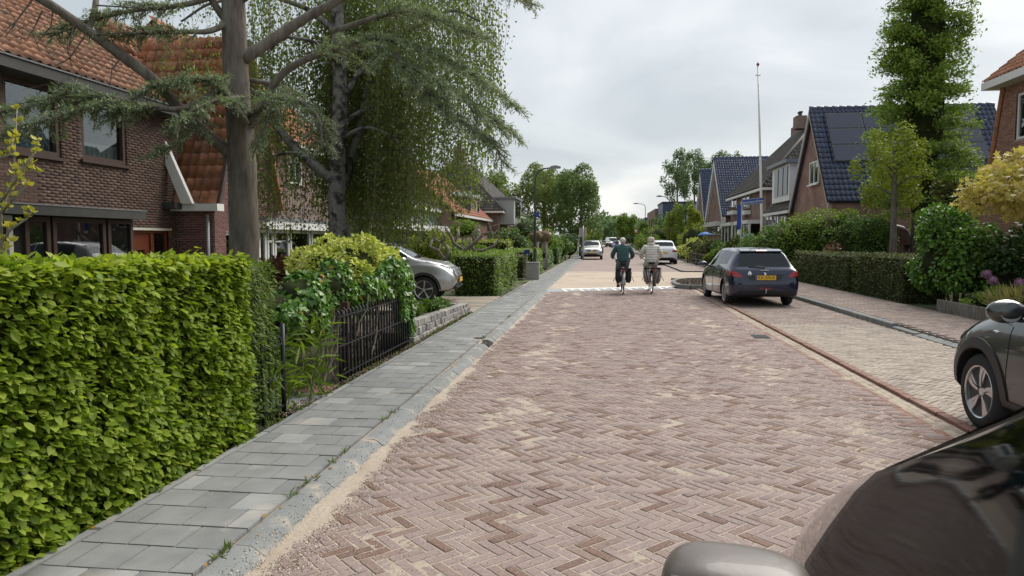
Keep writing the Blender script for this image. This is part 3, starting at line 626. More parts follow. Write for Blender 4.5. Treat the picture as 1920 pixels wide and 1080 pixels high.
# ---------------- cedar
def cedar():
    Y0 = 9.4; base = at(460, 560, Y=Y0); base.z = 0; t = thing('cedar_tree', 'large grey barked cedar with drooping blue green needles behind the beech hedge', 'tree', base)
    mb = MB(); pts = [base+Vector((0, 0, -.1))]+[at(x, y, Y=Y0) for x, y in ((458, 500), (457, 420), (455, 340), (452, 270), (446, 190), (441, 110), (438, 20), (436, -80), (440, -220))]
    bark_tube('trunk', t, pts, .225, .13, bark, 32, .05, .06, .25)
    BR = [  # (pixel x, pixel y, depth) polylines, start radius, end radius, foliage from fraction, side twig length
     ([(432, 288, 9.4), (395, 258, 9.2), (345, 212, 9.0), (290, 152, 8.8), (230, 105, 8.6), (165, 58, 8.4), (100, 12, 8.2), (30, -30, 8.0)], .085, .05, .95, .3),
     ([(165, 58, 8.4), (175, 30, 8.5), (180, -5, 8.6), (172, -50, 8.7)], .04, .03, .9, .3),
     ([(455, 112, 9.4), (510, 75, 9.6), (560, 42, 9.8), (620, 8, 10), (700, -40, 10.2)], .085, .05, .9, .4),
     ([(440, 60, 9.4), (410, 20, 9.3), (385, -20, 9.2)], .06, .04, .9, .3),
     ([(462, 232, 9.2), (440, 200, 9.0), (416, 165, 8.9), (405, 150, 8.8)], .055, .03, .5, .4),
     ([(470, 215, 9.4), (488, 205, 9.2), (520, 180, 9.0), (560, 190, 8.8), (600, 230, 8.6), (605, 280, 8.5)], .05, .012, .25, .55),
     ([(470, 235, 9.4), (540, 130, 9.3), (620, 95, 9.2), (710, 72, 9.1), (800, 92, 9.0), (880, 135, 8.9), (960, 192, 8.8)], .06, .01, .32, .75),
     ([(690, 76, 9.1), (760, 120, 8.8), (840, 160, 8.6), (900, 205, 8.5), (962, 250, 8.4)], .04, .01, .1, .7),
     ([(740, 100, 9.0), (800, 180, 8.7), (860, 225, 8.5), (920, 265, 8.4), (945, 310, 8.3)], .03, .008, .25, .55),
     ([(445, 190, 9.3), (390, 150, 8.9), (330, 150, 8.6), (265, 175, 8.4), (215, 215, 8.3)], .05, .01, .15, .7),
     ([(445, 185, 9.2), (400, 190, 8.5), (350, 215, 8.2), (330, 240, 8.1)], .04, .01, .15, .55),
     ([(420, 165, 9.0), (320, 205, 8.4), (220, 195, 8.1), (120, 215, 7.9), (20, 250, 7.7), (-40, 270, 7.6)], .045, .01, .3, .6),
     ([(240, 190, 8.1), (160, 175, 8.2), (80, 195, 8.2), (-10, 215, 8.2)], .03, .01, .1, .5),
     ([(438, 40, 9.4), (380, 60, 9.0), (300, 60, 8.8), (210, 70, 8.6)], .045, .01, .35, .5),
     ([(438, -20, 9.4), (340, 10, 9.0), (250, 20, 8.8), (170, 40, 8.6), (90, 70, 8.5)], .045, .01, .25, .5),
     ([(450, 0, 9.4), (560, -60, 9.5), (760, -70, 9.3), (900, -40, 9.1), (1000, 8, 9.0)], .06, .01, .5, .6),
     ([(620, 60, 9.5), (760, 20, 9.3), (840, 40, 9.1), (905, 70, 9.0)], .04, .01, .3, .55),
     ([(700, -40, 10.2), (760, 10, 10), (820, 30, 9.8), (880, 60, 9.7)], .04, .01, .3, .5),
     ([(470, 150, 9.4), (540, 170, 9.3), (500, 230, 9.0), (480, 280, 8.9)], .03, .01, .3, .5),
     ([(360, 195, 8.6), (365, 240, 8.4), (330, 270, 8.3), (285, 290, 8.2)], .02, .008, .1, .35)]
    nb = MB(); P, Dv, U = [], [], []
    for pl, r0, r1, f0, tl in BR:
        pts = [at(x, y, Y=d) for x, y, d in pl]; bark_tube('limb', t, pts, r0, r1, bark, 12, .06, .09)
        seg = [(b-a).length for a, b in zip(pts, pts[1:])]; tot = sum(seg); s = f0*tot
        while s < tot:
            q = s; i = 0
            while i < len(seg)-1 and q > seg[i]: q -= seg[i]; i += 1
            p = pts[i].lerp(pts[i+1], min(1, q/seg[i])); d = (pts[i+1]-pts[i]).normalized(); side = d.cross(Vector((0, 0, 1))).normalized()
            for sg in (-1, 1):
                a = math.radians(random.uniform(35, 75)); dr = (d*math.cos(a)+side*sg*math.sin(a)+Vector((0, 0, random.gauss(.04, .12)))).normalized()
                ln = tl*random.uniform(.4, 1.1)*(1-.45*(s/tot)); m = max(3, int(ln/.07)); pp = p.copy(); tw = [pp.copy()]
                for j in range(m):
                    dr = (dr+Vector((random.gauss(0, .10), random.gauss(0, .10), -.075+random.gauss(0, .05)))).normalized(); pp = pp+dr*(ln/m); tw.append(pp.copy())
                    for _ in range(19):
                        P.append(pp+dr*random.uniform(-.045, .045)+Vector((random.gauss(0, .02), random.gauss(0, .02), random.gauss(.006, .013))))
                        v = dr*random.uniform(.1, 1)+side*random.gauss(0, .8)+Vector((random.gauss(0, .5), random.gauss(0, .5), random.gauss(.15, .45))); Dv.append(v); U.append((random.gauss(0, .4), random.gauss(0, .4), 1))
                nb.tube(tw, [.007*(1-k/(len(tw)+1))+.002 for k in range(len(tw))], 4, caps=False)
            s += random.uniform(.045, .085)
    # bare dead twigs under the big limb
    for pl in ([(80, 20, 8.2), (60, 60, 8.2), (75, 95, 8.1)], [(230, 105, 8.6), (210, 130, 8.5), (205, 170, 8.4)], [(140, 45, 8.3), (130, 80, 8.3), (128, 82, 8.2)], [(100, 12, 8.2), (95, 50, 8.2), (70, 80, 8.2)], [(300, 165, 8.8), (350, 205, 8.6), (420, 225, 8.5)], [(345, 215, 9), (370, 250, 8.9), (385, 290, 8.9)], [(180, 65, 8.4), (240, 60, 8.4), (300, 75, 8.5), (380, 110, 8.6)], [(180, 10, 8.5), (260, 15, 8.5), (330, 30, 8.6)], [(60, 0, 8.1), (30, 40, 8), (10, 70, 8)], [(165, 58, 8.4), (130, 110, 8.3), (100, 125, 8.3)]):
        nb.tube([at(x, y, Y=d) for x, y, d in pl], [.012, .008, .004, .003][:len(pl)], 5, caps=False)
        a = at(*pl[-2][:2], Y=pl[-2][2])
        for _ in range(5): nb.tube([a, a+Vector((random.gauss(0, .15), random.gauss(0, .15), random.gauss(-.08, .15))), a+Vector((random.gauss(0, .3), random.gauss(0, .2), random.gauss(-.1, .25)))], [.005, .003, .002], 4, caps=False)
    nb.build('twigs', bark, t, smooth=True, world=True)
    leaves('needles', t, L_cedar, np.array([tuple(p) for p in P]), np.array([tuple(p) for p in Dv]), np.array(U), .058, 'needle')
cedar()
# ---------------- birch
birch_bark = M('birch_bark', (.20, .19, .175), rough=.9, var=.4, vscale=5, bump=.6, bscale=25, dirt=(.03, .027, .025), dscale=5, dlo=.45, dhi=.58)
def birch():
    Y0 = 13.4; base = at(636, 520, Y=Y0); base.z = 0; t = thing('birch_tree', 'weeping birch with dark patched trunk and curtains of small leaves', 'tree', base)
    bark_tube('trunk', t, [base+Vector((0, 0, -.1))]+[at(x, y, Y=Y0) for x, y in ((635, 470), (634, 420), (631, 370), (632, 320), (635, 260), (638, 180), (635, 90), (632, 0), (628, -120))], .21, .09, birch_bark, 28, .06, .08, .3)
    LB = [([(632, 345), (600, 318), (560, 285), (525, 245), (490, 200), (460, 150)], 13.2, .11, .05), ([(634, 370), (655, 320), (672, 250), (690, 170), (705, 80), (712, -40)], 13.8, .10, .04), ([(638, 190), (700, 110), (780, 50), (850, 20), (900, 40)], 13.3, .07, .02), ([(640, 230), (720, 190), (800, 170), (870, 190), (915, 240)], 13.9, .06, .015), ([(632, 60), (560, 10), (480, -10), (400, 5), (340, 40)], 13.6, .06, .02), ([(636, 120), (590, 80), (540, 70), (500, 100)], 12.7, .05, .015), ([(632, 0), (720, -60), (820, -60), (890, -20)], 13.5, .06, .02), ([(560, 285), (520, 290), (490, 310)], 13, .04, .015), ([(640, 260), (690, 240), (740, 260), (770, 300)], 12.8, .05, .012)]
    roots = []
    for pl, yy, r0, r1 in LB:
        pts = [at(x, y, Y=yy+(random.random()-.5)*.6*i/3) for i, (x, y) in enumerate(pl)]; pts[0] = at(*pl[0], Y=Y0) if pl[0][0] > 600 else pts[0]
        bark_tube('limb', t, pts, r0, r1, birch_bark, 10, .08, .08)
    P, Dv, U = [], [], []; nb = MB()
    def low(px):
        return float(np.interp(px, [440, 480, 540, 600, 690, 740, 800, 870, 905, 935], [330, 440, 455, 430, 475, 470, 455, 430, 370, 230]))
    for i in range(1150):
        q = random.random()
        px = random.uniform(470, 935) if q < .42 else random.gauss(690, 58) if q < .84 else random.uniform(300, 560)
        if not 290 < px < 940: continue
        yt = random.uniform(-110, 250) if 575 < px < 780 else random.uniform(-110, 130) if px > 780 else random.uniform(-90, 150)
        yb = min(low(px)*random.uniform(.78, 1.03) if random.random() < .6 else yt+random.uniform(90, 220), low(px)) if px > 460 else yt+random.uniform(30, 110)
        if px < 600 and random.random() < .45: continue
        if yb < yt+25: yb = yt+40
        yy = random.uniform(13.75, 15.6) if 585 < px < 700 else random.uniform(12.6, 15.4); a, b = at(px, yt, Y=yy), at(px+random.gauss(0, 7), yb, Y=yy+random.gauss(0, .15))
        ln = (b-a).length; m = max(4, int(ln/.058)); mid = Vector((random.gauss(0, .07), random.gauss(0, .07), 0)); sp = []
        for k in range(m):
            f = k/(m-1); p = a.lerp(b, f)+mid*math.sin(f*PI)*1.4; sp.append(p)
            for _ in range(2 if random.random() < .72 else 1):
                P.append(p+Vector((random.gauss(0, .08), random.gauss(0, .08), random.gauss(0, .03)))); Dv.append((random.gauss(0, .7), random.gauss(0, .7), -1)); U.append((random.gauss(0, 1), random.gauss(0, 1), random.gauss(.2, .5)))
        nb.tube(sp[::max(1, len(sp)//5)]+[sp[-1]], .0035, 3, caps=False)
    for c_ in range(120):                                        # fuller clumps along the limbs
        px = random.gauss(690, 105); py = random.uniform(-60, 300)
        if not 470 < px < 905 or py > low(px)-60: continue
        c0 = at(px, py, Y=random.uniform(13.7, 15.6)); r_ = random.uniform(.15, .38)
        for _ in range(70): P.append(c0+Vector((random.gauss(0, r_), random.gauss(0, r_), random.gauss(-.1, r_*.8)))); Dv.append((random.gauss(0, .7), random.gauss(0, .7), -1)); U.append((random.gauss(0, 1), random.gauss(0, 1), random.gauss(.2, .5)))
    nb.build('twigs', twig, t, world=True)
    leaves('crown', t, L_birch, np.array([tuple(p) for p in P]), np.array(Dv), np.array(U), .06, 'dia')
birch()
# ---------------- shrubs of the left gardens
def gp(px, py, Y, z=0): p = at(px, py, Y=Y); return (p.x, p.y, z)
bush('variegated_shrub', 'rounded cream and green variegated shrub rising behind the ivy fence', 'shrub', gp(638, 520, 9.9), (.82, .7, .66), 9000, .055, L_varieg, 'oval', zc=1.12, k=22, lr=(.24, .42), stems=5)
bush('variegated_shrub', 'smaller variegated shrub beside the silver car windscreen', 'shrub', gp(718, 520, 10.6), (.42, .42, .42), 3200, .055, L_varieg, 'oval', zc=1.08, k=12, stems=3)
bush('red_leaved_shrub', 'low shrub with reddish young leaves under the white framed window', 'shrub', gp(512, 520, 12.6), (.55, .45, .42), 2600, .06, L_red, 'oval', zc=.95, stems=3)
hedge('low_hedge', 'low olive green hedge below the red leaved shrub', (gp(505, 540, 10.2)[0], 10.2, 0), gp(470, 540, 10.2)[0]-.4, gp(545, 540, 10.2)[0], 9.9, 10.6, 1.0, 2600, .045, L_yew, 'dia')
def ivy_mass(name, label, segs, n, size=.062, dryn=60):
    b = segs[0][0]; t = thing(name, label, 'ivy', (b[0], b[1], 0)); per = n//len(segs); AP, AN = [], []
    for c, r in segs:
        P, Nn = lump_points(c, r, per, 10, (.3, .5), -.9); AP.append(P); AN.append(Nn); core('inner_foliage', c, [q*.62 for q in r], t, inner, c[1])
    P, Nn = np.concatenate(AP), np.concatenate(AN); k = P[:, 2] > .03; P, Nn = P[k], Nn[k]; m = len(P)
    D = norm(np.array((0, 0, -.75))+Nn*.35+rng.normal(size=(m, 3))*.4); U = norm(Nn*.9+np.array((0, 0, .4))+rng.normal(size=(m, 3))*.3); leaves('foliage', t, L_ivy, P, D, U, size, 'ivy')
    i = rng.choice(m, dryn, replace=False); leaves('dry_leaves', t, L_dry, P[i]+Nn[i]*.02, D[i], U[i], size*1.1, 'ivy')
    return t
iv = ivy_mass('ivy_bush', 'dark glossy ivy heaped over the iron fence with a few yellow leaves', [((-3.30, 6.75, .92), (.30, .5, .32)), ((-3.32, 7.5, 1.02), (.32, .5, .34)), ((-3.30, 8.3, 1.08), (.3, .5, .34)), ((-3.0, 8.75, .98), (.16, .5, .22)), ((-3.35, 6.7, .60), (.25, .4, .35)), ((-3.15, 7.3, .80), (.22, .4, .30))], 11500)
ivy_mass('ivy_bush', 'hanging bright ivy on the far end of the iron fence', [((-2.98, 9.65, 1.08), (.20, .42, .30)), ((-2.93, 10.2, .92), (.18, .35, .42)), ((-3.0, 10.6, .5), (.18, .2, .4))], 5200, dryn=8)
mb = MB()                                                       # woody ivy stems clinging to the fence
for k in range(46):
    yy = random.uniform(6.9, 9.6); a = Vector((-3.12+random.gauss(0, .06), yy, random.uniform(-.02, .1))); p = [a]
    for j in range(5): p.append(p[-1]+Vector((random.gauss(0, .05), random.gauss(0, .09), random.uniform(.08, .22))))
    mb.tube(p, [.016, .013, .011, .009, .006, .004], 5)
top(mb, 'ivy_stems', M('dead_wood', (.26, .21, .16), rough=.95, var=.3, vscale=12, bump=.6, bscale=60), 'pale woody ivy stems tangled behind the iron bars', 'climbing stems', (-3.1, 8.2, 0), smooth=True)
iv2 = bpy.data.objects['ivy_stems']; iv2['kind'] = 'stuff'
for k, (px, py, Y, n) in enumerate(((520, 760, 6.35, 170), (590, 735, 7.0, 120))):      # lance leaved plants by the gate
    b = at(px, py, Y=Y); b.z = 0; t = thing('lance_leaved_plant', ('tall lance leaved plant growing through the open gate', 'smaller lance leaved plant between gate and ivy')[k], 'plant', b)
    P = np.array([(b.x+random.gauss(0, .10), b.y+random.gauss(0, .13), random.uniform(.05, .75)) for _ in range(n)]); leaves('foliage', t, L_fresh, P, np.array([(random.gauss(0, .6), random.gauss(0, .6), random.uniform(-.2, .9)) for _ in range(n)]), rdir(n)+np.array((0, 0, .8)), .20, 'lance')
    for s in range(6): mb = MB(); a = random.gauss(0, .1); c = random.gauss(0, .12); mb.tube([(a, c, 0), (a*1.3, c*1.2, .4), (a*1.6, c*1.5, .8)], [.006, .005, .003], 5); mb.build('stem', L_fresh, t)
# behind the low stone wall
for k, (px, py, Y, r, l_) in enumerate(((812, 590, 12.6, .28, L_fresh), (838, 575, 14.2, .24, L_mid), (852, 568, 15.0, .22, L_mid))):
    bush('garden_plant', ('loose light green plant nearest the ivy on the stone wall', 'grey green plant in the middle behind the stone wall', 'small dark green bush at the driveway end of the stone wall')[k], 'plant', (-3.45-.02*k, Y, .1), (r, r*1.5, r*.75), 900, .06, l_, 'lance' if k == 0 else 'dia', stems=0)
bush('golden_shrub', 'upright yellow green shrub beside the dark door', 'shrub', gp(800, 520, 25), (.75, .6, 1.05), 4200, .085, L_lime, 'dia', zc=1.2)
bush('rounded_shrub', 'dark olive shrub behind the silver car bonnet', 'shrub', gp(757, 520, 24), (.75, .6, .6), 2200, .09, L_yew, 'dia', zc=.75)
bush('rounded_shrub', 'green shrub behind the gnarled pruned tree', 'shrub', gp(848, 520, 25.5), (.9, .7, .72), 3200, .085, L_mid, 'dia', zc=.8)
bush('rounded_shrub', 'yellowish low shrub left of the clipped box hedge', 'shrub', gp(890, 520, 27), (.8, .7, .6), 2200, .085, L_fresh, 'dia', zc=.9)
bush('topiary_cap', 'clipped green topiary crown above the gnarled tree', 'topiary', gp(872, 480, 30), (.62, .62, .38), 2400, .08, L_fresh, 'dia', zc=2.1, stems=3)
def gnarled():
    b = at(868, 545, z=.05); Y = b.y; t = thing('gnarled_tree', 'bare gnarled pruned tree with knobby pale branches beside the driveway', 'tree', (b.x, b.y, .0)); gm = M('knobby_bark', (.22, .19, .15), rough=.95, var=.35, vscale=8, bump=.8, bscale=30)
    T = [[(868, 552), (858, 520), (850, 500), (870, 470), (890, 455), (905, 440)], [(868, 552), (876, 520), (878, 490), (890, 470), (880, 455)], [(850, 500), (835, 488), (822, 470), (826, 455), (812, 445)], [(870, 470), (850, 455), (845, 440), (835, 430)], [(890, 455), (885, 440), (895, 428)], [(822, 470), (805, 462), (812, 450)], [(878, 490), (865, 485)], [(890, 470), (905, 470), (925, 462), (935, 450)], [(850, 455), (860, 440), (858, 428)], [(905, 440), (920, 436), (918, 425)], [(826, 455), (835, 445), (830, 435)], [(835, 488), (842, 470), (838, 460)]]
    for i, pl in enumerate(T):
        d = (i % 3-1)*.35; mb = MB(); n = len(pl); mb.tube([at(x, y, Y=Y+d*k/n) for k, (x, y) in enumerate(pl)], [(.085 if i < 2 else .045)*(1-.6*k/n)+.012 for k in range(n)], 7); mb.build('trunk' if i < 2 else 'branch', gm, t, smooth=True, world=True)
        e = at(*pl[-1], Y=Y+d)
        for _ in range(5): m2 = MB(); m2.tube([e, e+Vector((random.gauss(0, .15), random.gauss(0, .1), random.uniform(.05, .3)))], [.012, .004], 4); m2.build('twig', gm, t, world=True)
gnarled()
hedge('box_hedge', 'clipped dark green hedge block at the far side of the driveway', (-3.6, 22, 0), -4.35, -3.02, 20.2, 24.6, 1.25, 9500, .062, L_fresh, 'dia', bulge=.12)
hedge('low_hedge', 'rounded brownish hedge stub behind the grey utility cabinet', (-3.5, 30.2, 0), -4.2, -3.25, 29.9, 31, 1.0, 1500, .08, L_yew, 'dia')
hedge('garden_hedge', 'bright clipped hedge beyond the lamp post along the pavement', (-3.6, 33.5, 0), -4.6, -3.15, 33, 37.5, 1.15, 3600, .09, L_fresh, 'dia', bulge=.12)
hedge('garden_hedge', 'light topped hedge in front of the grey roofed house', (-6, 38, 0), -8.2, -5.0, 37.5, 39.5, 1.6, 3000, .11, L_lime, 'dia', bulge=.12)
hedge('garden_hedge', 'dark low hedge behind the slatted planter', (-3.9, 42, 0), -5, -3.2, 41, 46, 1.05, 2600, .11, L_mid, 'dia', bulge=.12)
hedge('garden_hedge', 'last clipped hedge before the parked silver car', (-3.6, 51, 0), -4.4, -3.1, 50, 56, 1.1, 2200, .12, L_mid, 'dia', bulge=.1)
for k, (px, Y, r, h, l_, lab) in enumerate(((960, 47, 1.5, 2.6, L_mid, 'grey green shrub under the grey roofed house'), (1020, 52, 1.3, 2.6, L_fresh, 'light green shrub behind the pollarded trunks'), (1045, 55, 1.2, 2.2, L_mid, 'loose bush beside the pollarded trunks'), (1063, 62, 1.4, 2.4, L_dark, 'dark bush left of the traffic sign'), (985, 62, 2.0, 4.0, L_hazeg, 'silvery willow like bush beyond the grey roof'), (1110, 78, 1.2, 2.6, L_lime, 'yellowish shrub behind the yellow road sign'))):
    bush('garden_shrub', lab, 'shrub', gp(px, 500, Y), (r, r, h/2), 2400, .13, l_, 'dia', k=18, lr=(.25, .42), group='shrubs of the left gardens')
for k, (px, Y) in enumerate(((1004, 40), (1020, 41.5))):
    b = Vector(gp(px, 500, Y)); t = thing('pollarded_tree', ('pollarded trunk right behind the lamp post', 'second pollarded trunk from the lamp post')[k], 'tree', b, group='pollarded trees'); km = M('knobby_bark', 0)
    mb = MB(); mb.tube([b, b+Vector((.03, 0, .8)), b+Vector((0, 0, 1.7))], [.17, .15, .2], 9); mb.build('trunk', km, t, smooth=True, world=True); core('crown', b+Vector((0, 0, 1.85)), (.36, .36, .32), t, M('twiggy_head', (.14, .10, .06), rough=1, var=.5, vscale=20, bump=1, bscale=40), k, amp=.5)
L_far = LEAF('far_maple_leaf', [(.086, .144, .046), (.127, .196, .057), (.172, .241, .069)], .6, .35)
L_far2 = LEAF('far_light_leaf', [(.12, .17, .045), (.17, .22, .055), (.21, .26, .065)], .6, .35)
tree('maple_tree', 'dark green round maple over the far left pavement', gp(1089, 470, 72), 9.3, (3.05, 3.05, 4.2), 15000, .2, L_far, .2, k=26, group='trees at the far left of the street')
tree('maple_tree', 'broad lighter green tree left of the dark maple', gp(1020, 470, 88), 11.3, (3.8, 3.8, 5.0), 15000, .24, L_far2, .25, k=26, group='trees at the far left of the street')
tree('maple_tree', 'tree rising behind the grey roofed house chimney', gp(925, 470, 84), 10.6, (3.0, 3.0, 3.4), 7000, .26, L_far2, .25, k=20, shell=.6, group='trees at the far left of the street')
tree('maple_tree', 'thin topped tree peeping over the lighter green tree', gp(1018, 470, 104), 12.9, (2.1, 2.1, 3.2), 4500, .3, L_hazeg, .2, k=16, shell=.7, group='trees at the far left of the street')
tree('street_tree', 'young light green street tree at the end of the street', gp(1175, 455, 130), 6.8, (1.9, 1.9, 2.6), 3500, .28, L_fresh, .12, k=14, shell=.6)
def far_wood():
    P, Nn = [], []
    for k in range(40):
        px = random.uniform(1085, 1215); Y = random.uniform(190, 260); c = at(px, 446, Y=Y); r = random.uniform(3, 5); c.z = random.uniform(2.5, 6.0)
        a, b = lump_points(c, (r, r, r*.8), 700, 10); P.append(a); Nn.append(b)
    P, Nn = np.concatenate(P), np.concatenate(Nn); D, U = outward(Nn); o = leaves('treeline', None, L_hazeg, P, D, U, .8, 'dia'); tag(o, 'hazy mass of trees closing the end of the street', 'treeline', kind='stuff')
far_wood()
# ---------------- right side
hedge('yew_hedge', 'dark clipped yew hedge block further from the camera', (7.8, 25.8, .05), 7.42, 8.6, 22.9, 29.2, 1.22, 8500, .055, L_yew, 'dia', group='yew hedges', z0=.05)
hedge('yew_hedge', 'dark clipped yew hedge block beside the large round bush', (7.9, 20.5, .05), 7.40, 8.6, 18.8, 22.3, 1.27, 8500, .05, L_yew, 'dia', group='yew hedges', z0=.05)
bush('ivy_clad_bush', 'large rounded glossy green bush by the brick pavement', 'bush', (8.1, 17.6, .05), (.98, 1.05, 1.2), 12000, .085, L_ivy, 'oval', zc=1.2, k=26, lr=(.28, .42))
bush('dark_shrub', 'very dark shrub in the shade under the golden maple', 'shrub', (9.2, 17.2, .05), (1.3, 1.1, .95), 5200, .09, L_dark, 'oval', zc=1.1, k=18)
bush('ground_cover', 'bright green low ground cover spilling over the grey planter', 'ground cover', (7.75, 15.1, .28), (.50, 1.2, .26), 3600, .06, L_fresh, 'oval', zc=.16, stems=0, k=18)
def tuft(name, label, b, n, h, r, mat):
    t = thing(name, label, 'grass', b); P = np.array([(b[0]+random.gauss(0, r*.3), b[1]+random.gauss(0, r*.3), b[2]) for _ in range(n)]); D = np.array([(random.gauss(0, .6), random.gauss(0, .6), 1) for _ in range(n)]); leaves('blades', t, mat, P, D, rdir(n), h, 'lance')
tuft('grass_tuft', 'pale feathery grass tuft at the corner of the grey planter', (7.55, 13.9, .28), 700, .45, .45, LEAF('pale_grass', [(.24, .22, .09), (.33, .29, .13), (.19, .20, .07)], .6, .3))
al = M('allium_purple', [(.25, .12, .24), (.32, .17, .30)], rough=.7, var=.3, vscale=60, bump=.8, bscale=90)
for k, (px, py, Y) in enumerate(((1850, 514, 15.6), (1862, 526, 15.3), (1911, 530, 14.6))):
    c = at(px, py, Y=Y); b = Vector((c.x, c.y, .3)); t = thing('allium_flower', ('purple ball flower highest above the planter', 'purple ball flower in the middle of the three', 'purple ball flower nearest the grey car mirror')[k], 'flower', b)
    mb = MB(); mb.tube([b, (b+c)/2+Vector((.02, 0, 0)), c], .006, 5); mb.build('stem', L_grassg, t, world=True); d = rdir(170); d2 = rdir(170); leaves('bloom', t, LEAF('allium_petal', [(.28, .13, .26), (.38, .22, .36), (.22, .09, .2)], .6, .3), np.array(c)+d*.06, d, d2, .035, 'dia')
    core('bloom_centre', c, (.055, .055, .055), t, al, k)
tree('golden_maple', 'golden leaved Japanese maple leaning in from the right edge', (8.8, 15.9, .05), 3.65, (1.5, 1.3, .72), 4200, .115, L_gold, .08, 'maple', zc=2.66, k=26, lr=(.26, .42), shell=.5, barkm=twig)
bush('bronze_shrub', 'bronze green shrub behind the golden maple', 'shrub', gp(1795, 440, 19), (.62, .6, .42), 1800, .085, L_yew, 'oval', zc=2.75, stems=3)
tree('lime_green_tree', 'small lime green tree with slanting bare trunk behind the yew hedge', (at(1672, 470, Y=24).x, 24, .05), 5.3, (1.4, 1.3, 1.75), 4600, .085, L_lime, .12, 'oval', k=18, lr=(.14, .36), shell=.8, zc=3.75)
def redwood():
    b = Vector(gp(1722, 470, 29)); t = thing('columnar_conifer', 'tall feathery columnar conifer standing before the blue tiled roof', 'tree', b); H = 16.0
    mb = MB(); mb.tube([b, b+Vector((0, 0, H*.5)), b+Vector((0, 0, H))], [.3, .18, .03], 10); mb.build('trunk', bark, t, smooth=True, world=True); P, Nn = [], []; nb = MB()
    for i in range(460):
        z = random.uniform(2.3, H); f = (z-2.3)/(H-2.3); R = (2.05*(1-f*.5)*min(1, .75+f*3))*random.uniform(.70, 1.10); a = random.random()*6.28; z2 = z+R*random.uniform(-.12, .12)
        e = b+Vector((math.cos(a)*R, math.sin(a)*R, z2)); s = b+Vector((0, 0, z)); nb.tube([s, e], [.025, .006], 4, caps=False)
        for k in range(175):
            u = .25+.75*random.random()**.55; q = s.lerp(e, u)+Vector((random.gauss(0, .15), random.gauss(0, .15), random.gauss(-.02, .10))); P.append(tuple(q)); Nn.append((math.cos(a), math.sin(a), .4))
    nb.build('limbs', bark, t, world=True); P, Nn = np.array(P), norm(np.array(Nn)); D, U = outward(Nn, .6, .7); leaves('crown', t, L_conif, P, D, U, .105, 'dia', sj=.5)
    core('inner_foliage', b+Vector((0, 0, 7.6)), (.6, .6, 5.6), t, inner, 5)
redwood()
lil = [(1450, 32, 1.35, 2.4, L_mid, 'purple flowering lilac nearest the flagpole'), (1510, 31.5, 1.5, 3.1, L_fresh, 'tall light green lilac below the dormer house'), (1560, 31, 1.5, 3.2, L_fresh, 'lilac bush in front of the blue roofed gable'), (1600, 30.3, 1.4, 3.0, L_mid, 'dark leaved shrub under the lime green tree'), (1636, 29.6, 1.0, 2.7, L_mid, 'narrow green shrub left of the slanting trunk')]
for px, Y, r, h, l_, lab in lil:
    bush('lilac_shrub', lab, 'shrub', gp(px, 470, Y), (r, r, h/2), 5600, .085, l_, 'oval', k=24, lr=(.22, .4), group='shrubs by the right pavement', flowers=(L_lilac, 14, 1.0), stems=6)
bush('purple_twig_shrub', 'dark twiggy shrub showing among the lilacs', 'shrub', gp(1565, 470, 28.5), (.7, .7, .75), 1300, .07, L_red, 'dia', stems=9, corek=.4)
tuft('grass_tuft', 'bright green long grass beside the dark hatchback', (gp(1508, 500, 30.5)[0], 30.5, .03), 3600, .62, 2.2, L_grassg)
tuft('grass_tuft', 'second patch of long grass at the end of the yew hedge', (gp(1600, 500, 29.6)[0], 29.6, .03), 1500, .55, 1.4, L_grassg)
row = [(1283, 66, 1.1, 2.0, L_fresh, 'low shrub behind the white car on the right'), (1305, 52, 1.2, 1.9, L_varieg, 'white flowering shrub by the right fence'), (1330, 47, 1.1, 1.9, L_yew, 'brownish arching shrub on the right corner'), (1352, 44, .95, 1.7, L_mid, 'leafy green bush above the corner bed'), (1382, 42, 1.1, 2.3, L_fresh, 'green shrub behind the blue street sign post'), (1412, 40, 1.0, 2.0, L_mid, 'dense shrub left of the flagpole'), (1300, 60, 1.4, 3.2, L_lime, 'yellow green shrub beside the blue roofed pair'), (1345, 42, .7, 1.1, L_fresh, 'small broad leaved bush in front of the corner shrubs')]
for px, Y, r, h, l_, lab in row:
    bush('corner_shrub', lab, 'shrub', gp(px, 500, Y), (r, r, h/2), 2600, .11, l_, 'dia', k=18, lr=(.25, .42), group='shrubs at the side street corner')
for k, (px, Y, r, h, l_) in enumerate(((1262, 78, 1.0, 5.8, L_lime), (1285, 70, 1.1, 5.6, L_fresh), (1300, 64, .9, 4.8, L_lime), (1243, 95, 1.6, 5.4, L_mid))):
    tree('narrow_tree', ('slim yellow green tree beside the far lamp post', 'slim fresh green tree before the dark blue roofs', 'shorter lime green tree with bent trunk', 'dusky tree left of the slim trees')[k], gp(px, 470, Y), h, (r, r, h*.42), 3200, .17, l_, .09, k=18, group='slim trees on the right')
for k, (px, Y, r, z) in enumerate(((1240, 84, 2.6, 3.6), (1205, 92, .8, 4.6), (1226, 76, 1.6, 2.2), (1212, 86, 1.6, 2.6))):
    bush('clipped_dome', ('wide dome shaped clipped hedge on the right', 'narrow clipped column hedge at its left', 'lower clipped dome in front of the wide one', 'clipped ball beside the column hedge')[k], 'topiary', gp(px, 470, Y), (r, r, z/2), 2600, .15, L_fresh, 'dia', k=26, lr=(.3, .4), group='clipped domes on the right')
